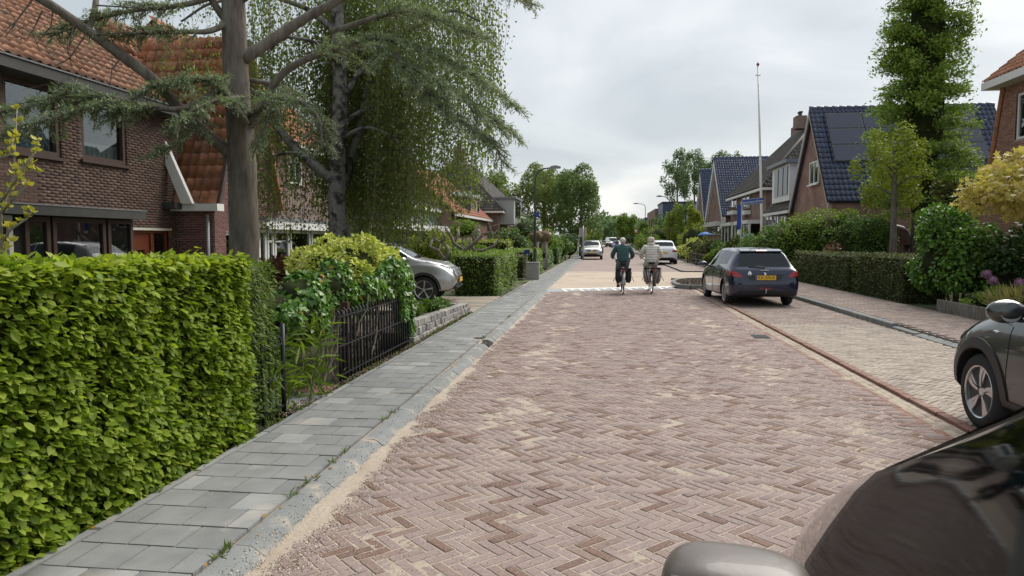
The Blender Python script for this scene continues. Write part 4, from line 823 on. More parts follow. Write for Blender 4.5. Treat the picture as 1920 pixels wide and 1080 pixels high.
for k, (px, Y, h, r) in enumerate(((1268, 120, 17.2, 3.0), (1300, 124, 18.0, 3.4), (1348, 122, 17.5, 2.8), (1385, 126, 17.6, 2.8))):
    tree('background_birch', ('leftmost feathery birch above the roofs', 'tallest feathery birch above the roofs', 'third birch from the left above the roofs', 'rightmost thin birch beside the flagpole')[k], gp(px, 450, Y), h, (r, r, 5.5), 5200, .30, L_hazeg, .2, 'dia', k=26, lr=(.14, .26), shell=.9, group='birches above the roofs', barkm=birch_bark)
bush('far_tree_crown', 'green tree crown peeping beside the right brick house', 'tree', gp(1868, 440, 55), (1.6, 1.6, 2.6), 2500, .2, L_mid, 'dia', zc=9.0, corek=0)
# budding shrub at the far left edge
def budding():
    b = Vector((-4.15, 4.35, 0)); t = thing('budding_shrub', 'bare branched shrub with yellow buds at the left edge', 'shrub', b); P, D, U = [], [], []
    for pl in ([(5, 520), (2, 400), (25, 330), (28, 270), (32, 205)], [(0, 380), (35, 330), (62, 290), (70, 265)], [(-15, 480), (20, 430), (50, 410), (60, 395)], [(2, 400), (45, 350), (45, 310), (70, 325)], [(-10, 300), (18, 290), (25, 260)], [(-10, 480), (10, 470), (20, 455)]):
        pts = [at(x, y, Y=4.3+.05*i) for i, (x, y) in enumerate(pl)]; mb = MB(); mb.tube(pts, [.010-.0015*k for k in range(len(pts))], 6); mb.build('branch', M('knobby_bark', 0), t, smooth=True, world=True)
        for i in range(1, len(pts)):
            for f in ((.2, .6, 1.0) if i > 0 else ()):
                q = pts[i-1].lerp(pts[i], f)+Vector((random.gauss(0, .012), random.gauss(0, .012), .01))
                for _ in range(7): P.append(tuple(q)); D.append((random.gauss(0, .6), random.gauss(0, .6), random.uniform(.2, 1))); U.append(tuple(rdir(1)[0]))
    leaves('buds', t, LEAF('yellow_bud', [(.42, .40, .06), (.55, .48, .10), (.33, .36, .05)], .45, .35), np.array(P), np.array(D), np.array(U), .038, 'oval')['kind'] = 'stuff'
budding()
# ================================================================== houses
Z = Vector((0, 0, 1))
class Face:
    """an upright wall face: u runs along U, d outwards, z up"""
    def __init__(s, O, U): s.O = Vector(O); s.U = Vector(U).normalized(); s.N = s.U.cross(Z)
    def p(s, u, d, z): return s.O+s.U*u+s.N*d+Z*z
    def u_of(s, P): return (Vector(P)-s.O).dot(s.U)
    def box(s, mb, u0, u1, d0, d1, z0, z1, mi=0):
        c = s.p((u0+u1)/2, (d0+d1)/2, (z0+z1)/2); R = Matrix((s.U, -s.N, Z)).transposed()
        mb.box(c, (abs(u1-u0), abs(d1-d0), abs(z1-z0)), 0, mi, R)
def wall(parent, face, length, z0, z1, mat, holes=(), lims=None, brk=(), name='wall', bricks=None, limit=300, seed=0):
    L = lims or (lambda z: (0, length)); zs = sorted({z0, z1, *brk, *[h[2] for h in holes], *[h[3] for h in holes]}); zs = [z for z in zs if z0 <= z <= z1]; mb = MB()
    for a, b in zip(zs, zs[1:]):
        (l0, r0), (l1, r1) = L(a+1e-5), L(b-1e-5); cuts = sorted([(h[0], h[1]) for h in holes if h[2] <= a+1e-6 and h[3] >= b-1e-6]); cur = (l0, l1); segs = []
        for h0, h1 in cuts: segs.append((cur, (h0, h0))); cur = (h1, h1)
        segs.append((cur, (r0, r1)))
        for (p0, p1), (q0, q1) in segs: mb.add([face.p(p0, 0, a), face.p(q0, 0, a), face.p(q1, 0, b), face.p(p1, 0, b)], [(0, 1, 2, 3)])
    w = mb.build(name, mat, parent, world=True)
    if bricks:
        bh, bl = .0625, .22; A = []; row = 0; z = z0+.03; rv = random.Random(seed)
        while z < z1-.02:
            l, r = L(z); iv = [(l, r)]
            for h in holes:
                if h[2]-.02 < z < h[3]+.02:
                    iv = [s for a, b in iv for s in ((a, min(b, h[0])), (max(a, h[1]), b)) if s[1]-s[0] > .03]
            for a, b in iv:
                u = math.floor(a/bl)*bl+(bl/2 if row % 2 else 0)-bl
                while u < b:
                    u0, u1 = max(u+.005, a), min(u+bl-.005, b); u += bl
                    if u1-u0 < .04: continue
                    c = face.p((u0+u1)/2, .006+rv.gauss(0, .0015), z); A.append(mat4(c, face.U, Z, face.N, (u1-u0, .051, 1)))
            z += bh; row += 1
        pieces('brick', 'bricks', *BU, A, bricks, w, limit)
    return w
BU = ([(-.5, -.5, 0), (.5, -.5, 0), (.5, .5, 0), (-.5, .5, 0), (-.5, -.5, -.02), (.5, -.5, -.02), (.5, .5, -.02), (-.5, .5, -.02)], [(0, 1, 2, 3), (4, 5, 1, 0), (5, 6, 2, 1), (6, 7, 3, 2), (7, 4, 0, 3)])
curtain = M('net_curtain', (.62, .63, .62), rough=.9, var=.15, vscale=20, bump=.6, bscale=25, stretch=(1, 1, .05))
curtain_blue = M('pale_blue_curtain', (.42, .50, .54), rough=.9, var=.25, vscale=20, bump=.6, bscale=25, stretch=(1, 1, .05))
def window(parent, face, u0, u1, z0, z1, fmat, mull=(), trans=(), setb=.07, fr=.06, sill=None, cur=None, room=True, lip=0):
    mb = MB(); d0, d1 = -setb-.05, -setb+.02+lip
    for a, b, c, d in ((u0, u1, z0, z0+fr), (u0, u1, z1-fr, z1), (u0, u0+fr, z0+fr, z1-fr), (u1-fr, u1, z0+fr, z1-fr)): face.box(mb, a, b, d0, d1, c, d)
    for m in mull: c = u0+(u1-u0)*m; face.box(mb, c-fr*.45, c+fr*.45, d0, d1-.004, z0+fr, z1-fr)
    for t_ in trans: c = z0+(z1-z0)*t_; face.box(mb, u0+fr, u1-fr, d0, d1-.008, c-fr*.4, c+fr*.4)
    w = mb.build('window', fmat, parent, world=True)
    us = [u0+fr]+[u0+(u1-u0)*m for m in mull]+[u1-fr]
    for a, b in zip(us, us[1:]):
        mb = MB(); face.box(mb, a+.005, b-.005, -setb-.03, -setb-.024, z0+fr*.9, z1-fr*.9); mb.build('pane', pane, w, world=True)
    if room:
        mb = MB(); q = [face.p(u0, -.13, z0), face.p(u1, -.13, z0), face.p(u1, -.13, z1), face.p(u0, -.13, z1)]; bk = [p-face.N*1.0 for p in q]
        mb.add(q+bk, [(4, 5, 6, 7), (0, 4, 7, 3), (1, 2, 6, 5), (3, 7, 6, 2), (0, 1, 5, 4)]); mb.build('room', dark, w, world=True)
    if cur:
        cm, c0, c1 = cur; mb = MB(); n = 40; v = []
        for i in range(n+1):
            u = u0+fr+(u1-u0-2*fr)*i/n; d = -.19+.018*math.sin(i*1.3)
            v += [face.p(u, d, z0+(z1-z0)*c0), face.p(u, d, z0+(z1-z0)*c1)]
        mb.add(v, [(2*i, 2*i+2, 2*i+3, 2*i+1) for i in range(n)]); mb.build('curtain', cm, w, smooth=True, world=True)
    if sill: mb = MB(); face.box(mb, u0-.06, u1+.06, -setb, .07, z0-.07, z0-.004); mb.build('sill', sill, w, world=True)
    return w
def door(parent, face, u0, u1, z0, z1, fmat, dmat, light=True):
    mb = MB(); fr = .07
    for a, b, c, d in ((u0, u1, z1-fr, z1), (u0, u0+fr, z0, z1-fr), (u1-fr, u1, z0, z1-fr)): face.box(mb, a, b, -.12, -.03, c, d)
    face.box(mb, u0+fr, u1-fr, -.11, -.07, z0, z1-fr, 1); dr = mb.build('door', [fmat, dmat], parent, world=True)
    if light: mb = MB(); w = (u1-u0); face.box(mb, u0+w*.32, u1-w*.32, -.07, -.062, z0+(z1-z0)*.45, z0+(z1-z0)*.78); mb.build('pane', pane, dr, world=True)
    mb = MB(); face.box(mb, u1-fr-.12, u1-fr-.06, -.07, -.02, z0+1.0, z0+1.1); mb.build('handle', chrome, dr, world=True); return dr
_x = [0, .12, .25, .40, .55, .72, .88, 1.0]; _z = [.012, .040, .052, .044, .020, .004, .002, .012]
PT = ([(x, 0, z+.028) for x, z in zip(_x, _z)]+[(x, 1.06, z) for x, z in zip(_x, _z)]+[(x, .004, z-.002) for x, z in zip(_x, _z)], [(i, i+1, 9+i, 8+i) for i in range(7)]+[(16+i, 17+i, 1+i, i) for i in range(7)])
def roof(parent, O, U, V, ulen, vlen, tmat, inside=None, pu=.215, pv=.33, limit=0, name='roof', under=None, thick=.12, ridge=False, poly=None):
    """tiled roof plane: O lower corner, U along the eave, V up the slope"""
    O, U, V = Vector(O), Vector(U).normalized(), Vector(V).normalized(); N = U.cross(V); ins = inside or (lambda u, v: True)
    pl = poly or [(0, 0), (ulen, 0), (ulen, vlen), (0, vlen)]; q = [O+U*a+V*b for a, b in pl]; n = len(q); mb = MB()
    mb.add(q+[p-N*thick for p in q], [tuple(range(n)), tuple(range(n, 2*n))[::-1]]+[(i, n+i, n+(i+1) % n, (i+1) % n) for i in range(n)])
    away = N.dot(Vector((0, 0, HC))-O) < 0                # a slope that looks away from the street needs no single tiles
    r = mb.build(name, tmat if away else under or M('roof_underlay', (.07, .05, .045), rough=.9), parent, world=True); A = []
    if away: return r
    nu, nv = int(ulen/pu), int(vlen/pv)
    for j in range(nv+1):
        for i in range(nu+1):
            u, v = i*pu, j*pv
            if u+pu*.5 > ulen or v+pv*.5 > vlen+.1 or not ins(u+pu/2, v+pv/2): continue
            a = random.gauss(0, .008); X = U*math.cos(a)+V*math.sin(a); A.append(mat4(O+U*u+V*v+N*(.01+random.gauss(0, .003)), X, V, N, (pu, pv, 1)))
    if limit: pieces('roof_tile', 'roof_tiles', *PT, A, tmat, r, limit, True)
    else: joined('roof_tiles', *PT, A, tmat, r, True)
    if ridge:
        B = []; k = int(ulen/.36); a = O+V*vlen
        for i in range(k): mb2 = None; B.append(mat4(a+U*(i*.36)+N*-.05, U, V, N, (.36, .26, 1.9)))
        joined('ridge_tiles', RT[0], RT[1], B, tmat, r, True)
    return r
_h = [(math.cos(PI*k/6)*.5, math.sin(PI*k/6)*.055) for k in range(7)]
RT = ([(0, y, z+.03) for y, z in _h]+[(1.05, y, z+.02) for y, z in _h], [(i, i+1, 8+i, 7+i) for i in range(6)]+[tuple(range(7))[::-1]])
def plane_hit(px, py, O, N):
    d = ray(px, py); c = Vector((0, 0, HC)); t = (Vector(O)-c).dot(N)/d.dot(N); return c+d*t
t_orange = M('orange_tile', [(.42, .175, .095), (.46, .20, .11), (.37, .155, .085), (.48, .22, .125), (.33, .135, .075), (.43, .20, .125)], rough=.75, var=.3, vscale=9, bump=.25, bscale=60, world=True, dirt=(.17, .11, .075), dscale=2.5, dlo=.5, dhi=.75)
t_old = M('weathered_tile', [(.38, .195, .12), (.42, .225, .145), (.33, .165, .10), (.28, .14, .092)], rough=.85, var=.35, vscale=9, bump=.3, bscale=60, world=True, dirt=(.16, .11, .08), dscale=2.2, dlo=.48, dhi=.72)
t_blue = M('blue_glazed_tile', [(.026, .043, .10), (.031, .05, .114), (.021, .036, .083)], rough=.33, var=.12, vscale=8, bump=.05, world=True, coat=.5)
t_grey = M('grey_tile', [(.085, .08, .075), (.105, .10, .093), (.07, .066, .064), (.125, .115, .105)], rough=.8, var=.3, vscale=7, bump=.2, world=True, dirt=(.14, .13, .10), dscale=2, dlo=.5, dhi=.8)
t_red = M('red_tile', [(.33, .12, .07), (.38, .15, .09), (.28, .10, .06)], rough=.8, var=.3, vscale=7, bump=.2, world=True)
br_dark = M('dark_brown_brick', [(.105, .062, .045), (.092, .055, .042), (.12, .072, .052), (.08, .048, .038), (.13, .082, .062)], rough=.9, var=.2, vscale=20, bump=.3, bscale=120, world=True)
br_purple = M('purple_red_brick', [(.15, .065, .055), (.13, .058, .052), (.17, .078, .065), (.11, .052, .048), (.19, .095, .08)], rough=.9, var=.2, vscale=20, bump=.3, bscale=120, world=True)
br_orange = M('orange_brown_brick', [(.33, .17, .115), (.29, .15, .10), (.36, .19, .13), (.26, .13, .09)], rough=.9, var=.2, vscale=20, bump=.3, bscale=120, world=True)
mort_d = M('dark_mortar', (.115, .095, .08), rough=.95, var=.2, vscale=8, bump=.3, world=True)
mort_l = M('light_mortar', (.30, .26, .23), rough=.95, var=.2, vscale=8, bump=.3, world=True)
wood_br = M('brown_window_wood', (.060, .032, .022), rough=.5, var=.25, vscale=8, bump=.15, stretch=(6, 6, .6))
wood_red = M('varnished_door_wood', (.165, .045, .02), rough=.38, var=.35, vscale=7, bump=.15, stretch=(8, 8, .5))
dkfas = M('dark_fascia', (.045, .045, .043), rough=.6, var=.2, vscale=6, bump=.1)
lead = M('lead_flashing', (.22, .235, .25), rough=.55, metal=.3, var=.2, vscale=9, bump=.1)
navy = M('navy_door_paint', (.012, .017, .035), rough=.35, var=.1, bump=.05)
tb1 = BRICK('brick_wall_brown', (.20, .105, .08), (.15, .078, .06), (.27, .23, .2)); tb2 = BRICK('brick_wall_red', (.25, .12, .09), (.20, .09, .068), (.3, .25, .21)); tb3 = BRICK('brick_wall_mixed', (.22, .12, .105), (.15, .085, .08), (.33, .28, .25))
def closed(parent, x0, x1, y0, y1, z0, z1, mat, skip=''):
    """side and back walls of a house volume"""
    mb = MB()
    for k, q in (('x', [(x0, y1), (x0, y0)]), ('X', [(x1, y0), (x1, y1)]), ('y', [(x0, y0), (x1, y0)]), ('Y', [(x1, y1), (x0, y1)])):
        if k not in skip: (a, b), (c, d) = q; mb.add([(a, b, z0), (c, d, z0), (c, d, z1), (a, b, z1)], [(0, 1, 2, 3)])
    return mb.build('wall', mat, parent, world=True)
# ---------------- A: dark brown brick house on the left
XA = -11.0; YA0, YA1 = 4.5, at(332, 300, X=XA).y; zE = at(290, 196, X=XA).z
hA = thing('brick_house', 'dark brown brick house with weathered tiled roof at the far left', 'house', (-13.5, 11, -.3)); fA = Face((XA, YA0, 0), (0, 1, 0))
def uz(face, X, px, py): p = at(px, py, X=X); return face.u_of(p), p.z
def rect(face, X, x0, y0, x1, y1):
    a, b = uz(face, X, x0, (y0+y1)/2)[0], uz(face, X, x1, (y0+y1)/2)[0]; m = (x0+x1)/2; return a, b, uz(face, X, m, y1)[1], uz(face, X, m, y0)[1]
W1 = rect(fA, XA, 6, 152, 112, 288); W2 = rect(fA, XA, 152, 190, 236, 304); DR = rect(fA, XA, 247, 432, 318, 560); DR = (DR[0], DR[1], -.25, DR[3])
bayz = at(130, 400, X=-10.3).z; uB = fA.u_of(at(258, 410, X=-10.35))
wall(hA, fA, YA1-YA0, -.3, zE, mort_d, [W1, W2, DR], bricks=br_dark, limit=300)
window(hA, fA, *W1, wood_br, (), (), fr=.10, sill=wood_br, cur=(curtain_blue, .04, .36), lip=.03); window(hA, fA, *W2, wood_br, (), (), fr=.10, sill=wood_br, cur=(curtain, .04, .30), lip=.03)
dm = (DR[0]+DR[1])/2+.12; door(hA, fA, DR[0], dm, DR[2], DR[3], wood_red, wood_red); window(hA, fA, dm+.01, DR[1], .2, DR[3], wood_red, fr=.07)
mb = MB(); fA.box(mb, DR[0]-.1, DR[1]+.1, 0, .03, DR[3], DR[3]+.06); mb.build('lintel', cream, hA, world=True)
fb = Face((-10.4, YA0, 0), (0, 1, 0))                        # ground floor bay
mb = MB(); fb.box(mb, 0, uB, -.6, -.1, -.3, bayz-.06); mb.build('bay', dark, hA, world=True)
mb = MB(); fb.box(mb, -.1, uB+.12, -.6, .18, bayz-.06, bayz+.12); fas = mb.build('bay_roof', dkfas, hA, world=True)
mb = MB(); fb.box(mb, -.1, uB+.13, -.6, .19, bayz+.12, bayz+.14); mb.build('lead_edge', lead, fas, world=True)
for a, b, m in ((0, uz(fb, -10.4, 32, 460)[0], cream), (uz(fb, -10.4, 52, 460)[0], uz(fb, -10.4, 102, 460)[0], wood_br), (uz(fb, -10.4, 104, 460)[0], uz(fb, -10.4, 205, 460)[0], wood_br), (uz(fb, -10.4, 207, 460)[0], uB, wood_br)):
    window(hA, fb, a+.02, b-.02, .45, bayz-.08, m, fr=.09, room=False)
mb = MB(); fb.box(mb, 0, uB, -.12, -.02, -.3, .44); mb.build('bay_base', mort_d, hA, world=True)
closed(hA, -20.9, XA, YA0, YA1, -.3, zE, tb1, 'X')
slA = math.radians(35.5); V_A = Vector((-math.cos(slA), 0, math.sin(slA))); eA = Vector((XA+.42, YA0-.3, zE-.02))
roof(hA, eA, (0, 1, 0), V_A, YA1-YA0+.35, 6.55, t_old, limit=300, pu=.24, pv=.34)
roof(hA, Vector((-21.25, YA1+.05, zE-.02)), (0, -1, 0), (math.cos(slA), 0, math.sin(slA)), YA1-YA0+.35, 6.5, t_old)
mb = MB(); mb.prism([(-20.9, zE), (XA, zE), (-15.9, zE+3.4)], YA1-.02, YA1, 'y'); mb.build('gable', tb1, hA, world=True)
B = [mat4(eA+V_A*(i*.36)+Vector((0, YA1-YA0+.30, .05)), V_A, (0, 1, 0), Vector((0, 1, 0)).cross(V_A)*-1 if False else V_A.cross(Vector((0, 1, 0))), (.36, .22, 1.6)) for i in range(18)]
joined('verge_tiles', *RT, B, t_old, hA, True)
mb = MB(); mb.bx(XA+.02, XA+.40, YA0-.3, YA1+.12, zE-.24, zE-.02); gut = mb.build('gutter', dkfas, hA, world=True)
mb = MB(); mb.bx(XA+.36, XA+.43, YA0-.3, YA1+.13, zE-.03, zE+.0); mb.build('gutter_lip', lead, gut, world=True)
# ---------------- B: house with the steep orange roof and projecting wing
XB = -9.95; YB = at(372, 440, X=-10.4).y; hB = thing('brick_house', 'red brick house with steep orange pantile roof and white beam beside the brown house', 'house', (-12, 19.5, -.3))
zb = at(390, 395, X=-10.2).z
wl = Face((XA-.2, YB, 0), (1, 0, 0)); Wd = XB-(XA-.2)
wall(hB, wl, Wd, -.3, zb, mort_l, bricks=br_purple, limit=150, name='side_wall')
YB1 = YB+3.6; ym = (YB+YB1)/2; zr = zb+4.6
ff = Face((XB, YB, 0), (0, 1, 0)); DRB = rect(ff, XB, 424, 436, 440, 500); gl = lambda z: (0, 3.6) if z <= zb else (1.8*(z-zb)/(zr-zb), 3.6-1.8*(z-zb)/(zr-zb))
WB = (1.1, 2.5, zb+.9, zb+2.1)
wall(hB, ff, 3.6, -.3, zr-.05, mort_l, [(DRB[0], DRB[1]+.6, 0, DRB[3])], gl, (zb,), bricks=br_purple, limit=200, name='front_wall')
window(hB, ff, DRB[0], DRB[1]+.6, 0, DRB[3], white, (.5,), fr=.07)
mb = MB(); mb.bx(XA-.1, XB+.25, YB-.28, YB+.05, zb-.02, zb+.16); bm_ = mb.build('beam', white, hB, world=True)
mb = MB(); mb.bx(XA-.35, XA+.35, YB-.6, YB-.28, zb+.03, zb+.19); mb.build('gutter_box', dkfas, bm_, world=True)
sB = math.atan2(zr-zb, 1.8); Lb = (zr-zb)/math.sin(sB)
cB = XA-.6
roof(hB, (XA-2.4, YB-.12, zb+.16), (1, 0, 0), (0, math.cos(sB), math.sin(sB)), XB+.22-XA+2.4, Lb, t_orange, limit=170, pu=.24, pv=.36, poly=None)
roof(hB, (XB+.2, YB1+.12, zb+.16), (-1, 0, 0), (0, -math.cos(sB), math.sin(sB)), 3.6, Lb, t_orange)
# main slope facing the street
pe = at(338, 384, Y=YB-.35); pt = at(266, 203, Y=YA1+.1); Vm = (Vector((pt.x, 0, pt.z))-Vector((pe.x, 0, pe.z))); Lm = Vm.length; Vm.normalize()
roof(hB, (pe.x, YA1+.06, pe.z), (0, 1, 0), Vm, YB1-YA1+.4, Lm+2.6, t_orange, limit=130, pu=.24, pv=.36)
mb = MB(); a, b = Vector((pe.x+.05, YB-.40, pe.z+.03)), at(283, 232, Y=YB-.4)
mb.add([a, a+Vector((.30, 0, 0)), b+Vector((.16, 0, .0)), b-Vector((.05, 0, 0)), a+Vector((0, .12, 0)), a+Vector((.30, .12, 0)), b+Vector((.16, .12, 0)), b+Vector((-.05, .12, 0))], [(0, 1, 2, 3), (7, 6, 5, 4), (0, 4, 5, 1), (1, 5, 6, 2), (2, 6, 7, 3), (3, 7, 4, 0)]); mb.build('bargeboard', white, hB, world=True)
mb = MB(); mb.tube([at(389, 402, X=XB-.15), Vector((at(389, 402, X=XB-.15).x, at(389, 402, X=XB-.15).y, -.3))], .045, 8); mb.build('drainpipe', steel, hB, smooth=True, world=True)
closed(hB, -17, XA-.25, YA1+.05, YB1+4, -.3, pe.z+1, tb3)
# skylight
N_m = Vector((0, 1, 0)).cross(Vm); q = plane_hit(276, 165, (pe.x, 0, pe.z), N_m); R = Matrix(((0, 1, 0), Vm, N_m)).transposed()
mb = MB(); mb.box(q+N_m*.09, (.62, .8, .10), 0, 0, R); sk = mb.build('skylight', M('blue_grey_metal', (.10, .14, .22), rough=.4, metal=.4), hB, world=True)
mb = MB(); mb.box(q+N_m*.145, (.50, .66, .01), 0, 0, R); mb.build('pane', GLASS('skylight_glass', (.3, .33, .36), .5), sk, world=True)
B = [mat4(Vector((pe.x, YA1+.06, pe.z))+Vm*(Lm+2.6)+Vector((0, i*.36, 0)), (0, 1, 0), Vm, N_m, (.36, .3, 2.2)) for i in range(18)]; joined('ridge_tiles', *RT, B, t_old, hB, True)
# ---------------- general house for the rest of the street
def house(label, x_front, sgn, y0, y1, ze, zr, wallm, tilem, depth=7, axis='y', name='brick_house', fascia=white, over=.3, group=None, z0=-.1, bw=.34, bt=.06):
    """sgn=+1: the front looks to +X. axis y: ridge along the street; axis x: gable to the street; h: hipped"""
    xb = x_front-sgn*depth; t = thing(name, label, 'house', ((x_front+xb)/2, (y0+y1)/2, z0), group=group); xa, xc = min(x_front, xb), max(x_front, xb)
    closed(t, xa, xc, y0, y1, z0, ze, wallm); xm = (xa+xc)/2; ym = (y0+y1)/2
    if axis == 'y':
        s = math.atan2(zr-ze, depth/2); L = (depth/2+over)/math.cos(s)
        roof(t, (xc+over, y0-.15, ze-over*math.tan(s)), (0, 1, 0), (-math.cos(s), 0, math.sin(s)), y1-y0+.3, L, tilem, ridge=True)
        roof(t, (xa-over, y1+.15, ze-over*math.tan(s)), (0, -1, 0), (math.cos(s), 0, math.sin(s)), y1-y0+.3, L, tilem)
        for yg in (y0, y1-.05): mb = MB(); mb.prism([(xa, ze), (xc, ze), (xm, zr-.1)], yg, yg+.05, 'y'); mb.build('gable', wallm, t, world=True)
        mb = MB(); xx = x_front+sgn*over; mb.bx(xx-.02, xx+.12*sgn, y0-.2, y1+.2, ze-over*math.tan(s)-.16, ze-over*math.tan(s)); mb.build('gutter', fascia, t, world=True)
    elif axis == 'x':
        s = math.atan2(zr-ze, (y1-y0)/2); L = ((y1-y0)/2+over)/math.cos(s); xo = x_front+sgn*.25
        roof(t, (xa-(.25 if sgn < 0 else 0), y0-over, ze-over*math.tan(s)), (1, 0, 0), (0, math.cos(s), math.sin(s)), depth+.25, L, tilem, ridge=True)
        roof(t, (xc+(.25 if sgn > 0 else 0), y1+over, ze-over*math.tan(s)), (-1, 0, 0), (0, -math.cos(s), math.sin(s)), depth+.25, L, tilem)
        for xg, xg2 in ((x_front-.03*sgn, x_front), (xb, xb+.03*sgn)): mb = MB(); mb.prism([(y0, ze), (y1, ze), (ym, zr-.08)], xg, xg2, 'x'); mb.build('gable', wallm, t, world=True)
        for k in (0, 1):
            e = y0-over if k == 0 else y1+over; mb = MB(); a, b = Vector((xo, e, ze-over*math.tan(s)-.05)), Vector((xo, ym, zr-.05))
            mb.add([a, b, b-Z*bw, a-Z*bw, *[p-Vector((sgn*bt, 0, 0)) for p in (a, b, b-Z*bw, a-Z*bw)]], [(0, 1, 2, 3), (7, 6, 5, 4), (0, 4, 5, 1), (1, 5, 6, 2), (2, 6, 7, 3), (3, 7, 4, 0)]); mb.build('bargeboard', fascia, t, world=True)
    else:
        hx, hy = depth/2+over, (y1-y0)/2+over; s = math.atan2(zr-ze, hx); sy = max(.05, hy-hx); ap0, ap1 = ym-sy, ym+sy; zz = ze-over*math.tan(s)*.5; h = zr-zz
        corners = [(xc+over, y0-over), (xc+over, y1+over), (xa-over, y1+over), (xa-over, y0-over)]; ap = [(xm, ap0), (xm, ap1)]
        for (p, q, a, b) in ((0, 1, 0, 1), (1, 2, 1, 1), (2, 3, 1, 0), (3, 0, 0, 0)):
            P, Q = Vector((*corners[p], zz)), Vector((*corners[q], zz)); A_, B_ = Vector((*ap[a], zr)), Vector((*ap[b], zr)); U = (Q-P); ul = U.length; U.normalize(); V = A_-P; V = (V-U*V.dot(U)); vl = V.length; V.normalize(); ua, ub = (A_-P).dot(U), (B_-P).dot(U)
            roof(t, P, U, V, ul, vl, tilem, inside=lambda u, v, ua=ua, ub=ub, ul=ul, vl=vl: ua*v/vl <= u <= ul-(ul-ub)*v/vl, poly=[(0, 0), (ul, 0), (max(ub, ua+.01), vl), (ua, vl)])
        for p, a in ((0, 0), (1, 1), (2, 1), (3, 0)):
            mb = MB(); mb.tube([Vector((*corners[p], zz+.05)), Vector((*ap[a], zr+.05))], .09, 6); mb.build('hip_ridge', tilem, t, smooth=True, world=True)
        mb = MB()
        for x_, s_ in ((xc+over, 1), (xa-over, -1)): mb.bx(x_-.14 if s_ > 0 else x_, x_ if s_ > 0 else x_+.14, y0-over, y1+over, zz-.2, zz-.03)
        mb.bx(xa-over+.14, xc+over-.14, y0-over, y0-over+.14, zz-.2, zz-.03); mb.build('fascia', fascia, t, world=True)
    return t
def fwin(t, X, sgn, x0, y0, x1, y1, fm=white, mull=(.5,), trans=(), sill=None, cur=None):
    f = Face((X+sgn*.12, 0, 0), (0, sgn, 0)); a, b, c, d = rect(f, X, x0, y0, x1, y1); a, b = min(a, b), max(a, b); window(t, f, a, b, c, d, fm, mull, trans, setb=.04, sill=sill, cur=cur, room=True)
def chimney(t, c, w, d, h, mat=tb2, pots=2):
    mb = MB(); mb.box((c[0], c[1], c[2]+h/2), (w, d, h)); ch = mb.build('chimney', mat, t, world=True)
    for k in range(pots): mb = MB(); mb.lathe([(.10, 0), (.09, .22), (.15, .24), (.15, .34), (.0, .36)], (c[0], c[1]+(k-(pots-1)/2)*.3, c[2]+h), 8); mb.build('chimney_pot', dkfas, ch, world=True)
# C white windowed house behind the birch, D dark doored house
YC0, YC1 = YB1+.6, at(640, 440, X=-10.2).y
hC = house('brick house with wide white window bay behind the weeping birch', -10.2, 1, YC0, YC1, 5.0, 8.6, tb3, t_orange, 8)
fC = Face((-9.6, 0, 0), (0, 1, 0)); zc_ = at(540, 428, X=-9.6).z; a, b = at(488, 440, X=-9.6).y, at(622, 440, X=-9.6).y
mb = MB(); fC.box(mb, a-.1, b+.1, -.7, .25, zc_-.05, zc_+.18); bay = mb.build('bay_roof', white, hC, world=True)
mb = MB(); fC.box(mb, a-.1, b+.1, -.7, .26, zc_+.18, zc_+.28); mb.build('lead_edge', lead, bay, world=True)
mb = MB(); fC.box(mb, a, b, -.6, -.09, -.1, .6); mb.build('bay_base', tb3, hC, world=True)
for x0, x1 in ((489, 503), (505, 517), (519, 546), (548, 585), (588, 622)):
    u0, u1 = at(x0, 460, X=-9.6).y, at(x1, 460, X=-9.6).y; window(hC, fC, u0, u1, .6, zc_-.06, white, (), (.75,) if x0 == 505 else (), fr=.09, room=True)
for x0, x1 in ((474, 492), (536, 560), (585, 610)): fwin(hC, -10.2, 1, x0, 270, x1, 345, white, (.5,), cur=(curtain, .05, .9))
hD = house('low house with white fascia, grey cladding and dark navy front door', -10.5, 1, at(700, 440, X=-10.5).y, at(832, 440, X=-10.5).y, at(760, 380, X=-10.5).z, at(760, 330, X=-10.5).z, M('grey_cladding', (.20, .23, .26), rough=.7, var=.1, bump=.2), t_grey, 7)
fD = Face((-10.2, 0, 0), (0, 1, 0)); zf = at(760, 428, X=-10.2).z; a, b = at(702, 440, X=-10.2).y, at(834, 440, X=-10.2).y
mb = MB(); fD.box(mb, a, b, -.3, .6, zf-.12, zf+.22); mb.build('canopy', white, hD, world=True)
u = [at(x, 450, X=-10.2).y for x in (722, 730, 762, 768, 790, 800, 830)]
mb = MB(); fD.box(mb, a, u[0], -.28, -.2, -.1, zf-.13); fD.box(mb, u[5], b, -.28, -.2, -.1, zf-.13); mb.build('pier', white, hD, world=True)
door(hD, fD, u[0], u[2], 0, zf-.13, white, navy, False); window(hD, fD, u[3], u[4], .1, zf-.13, white, ())
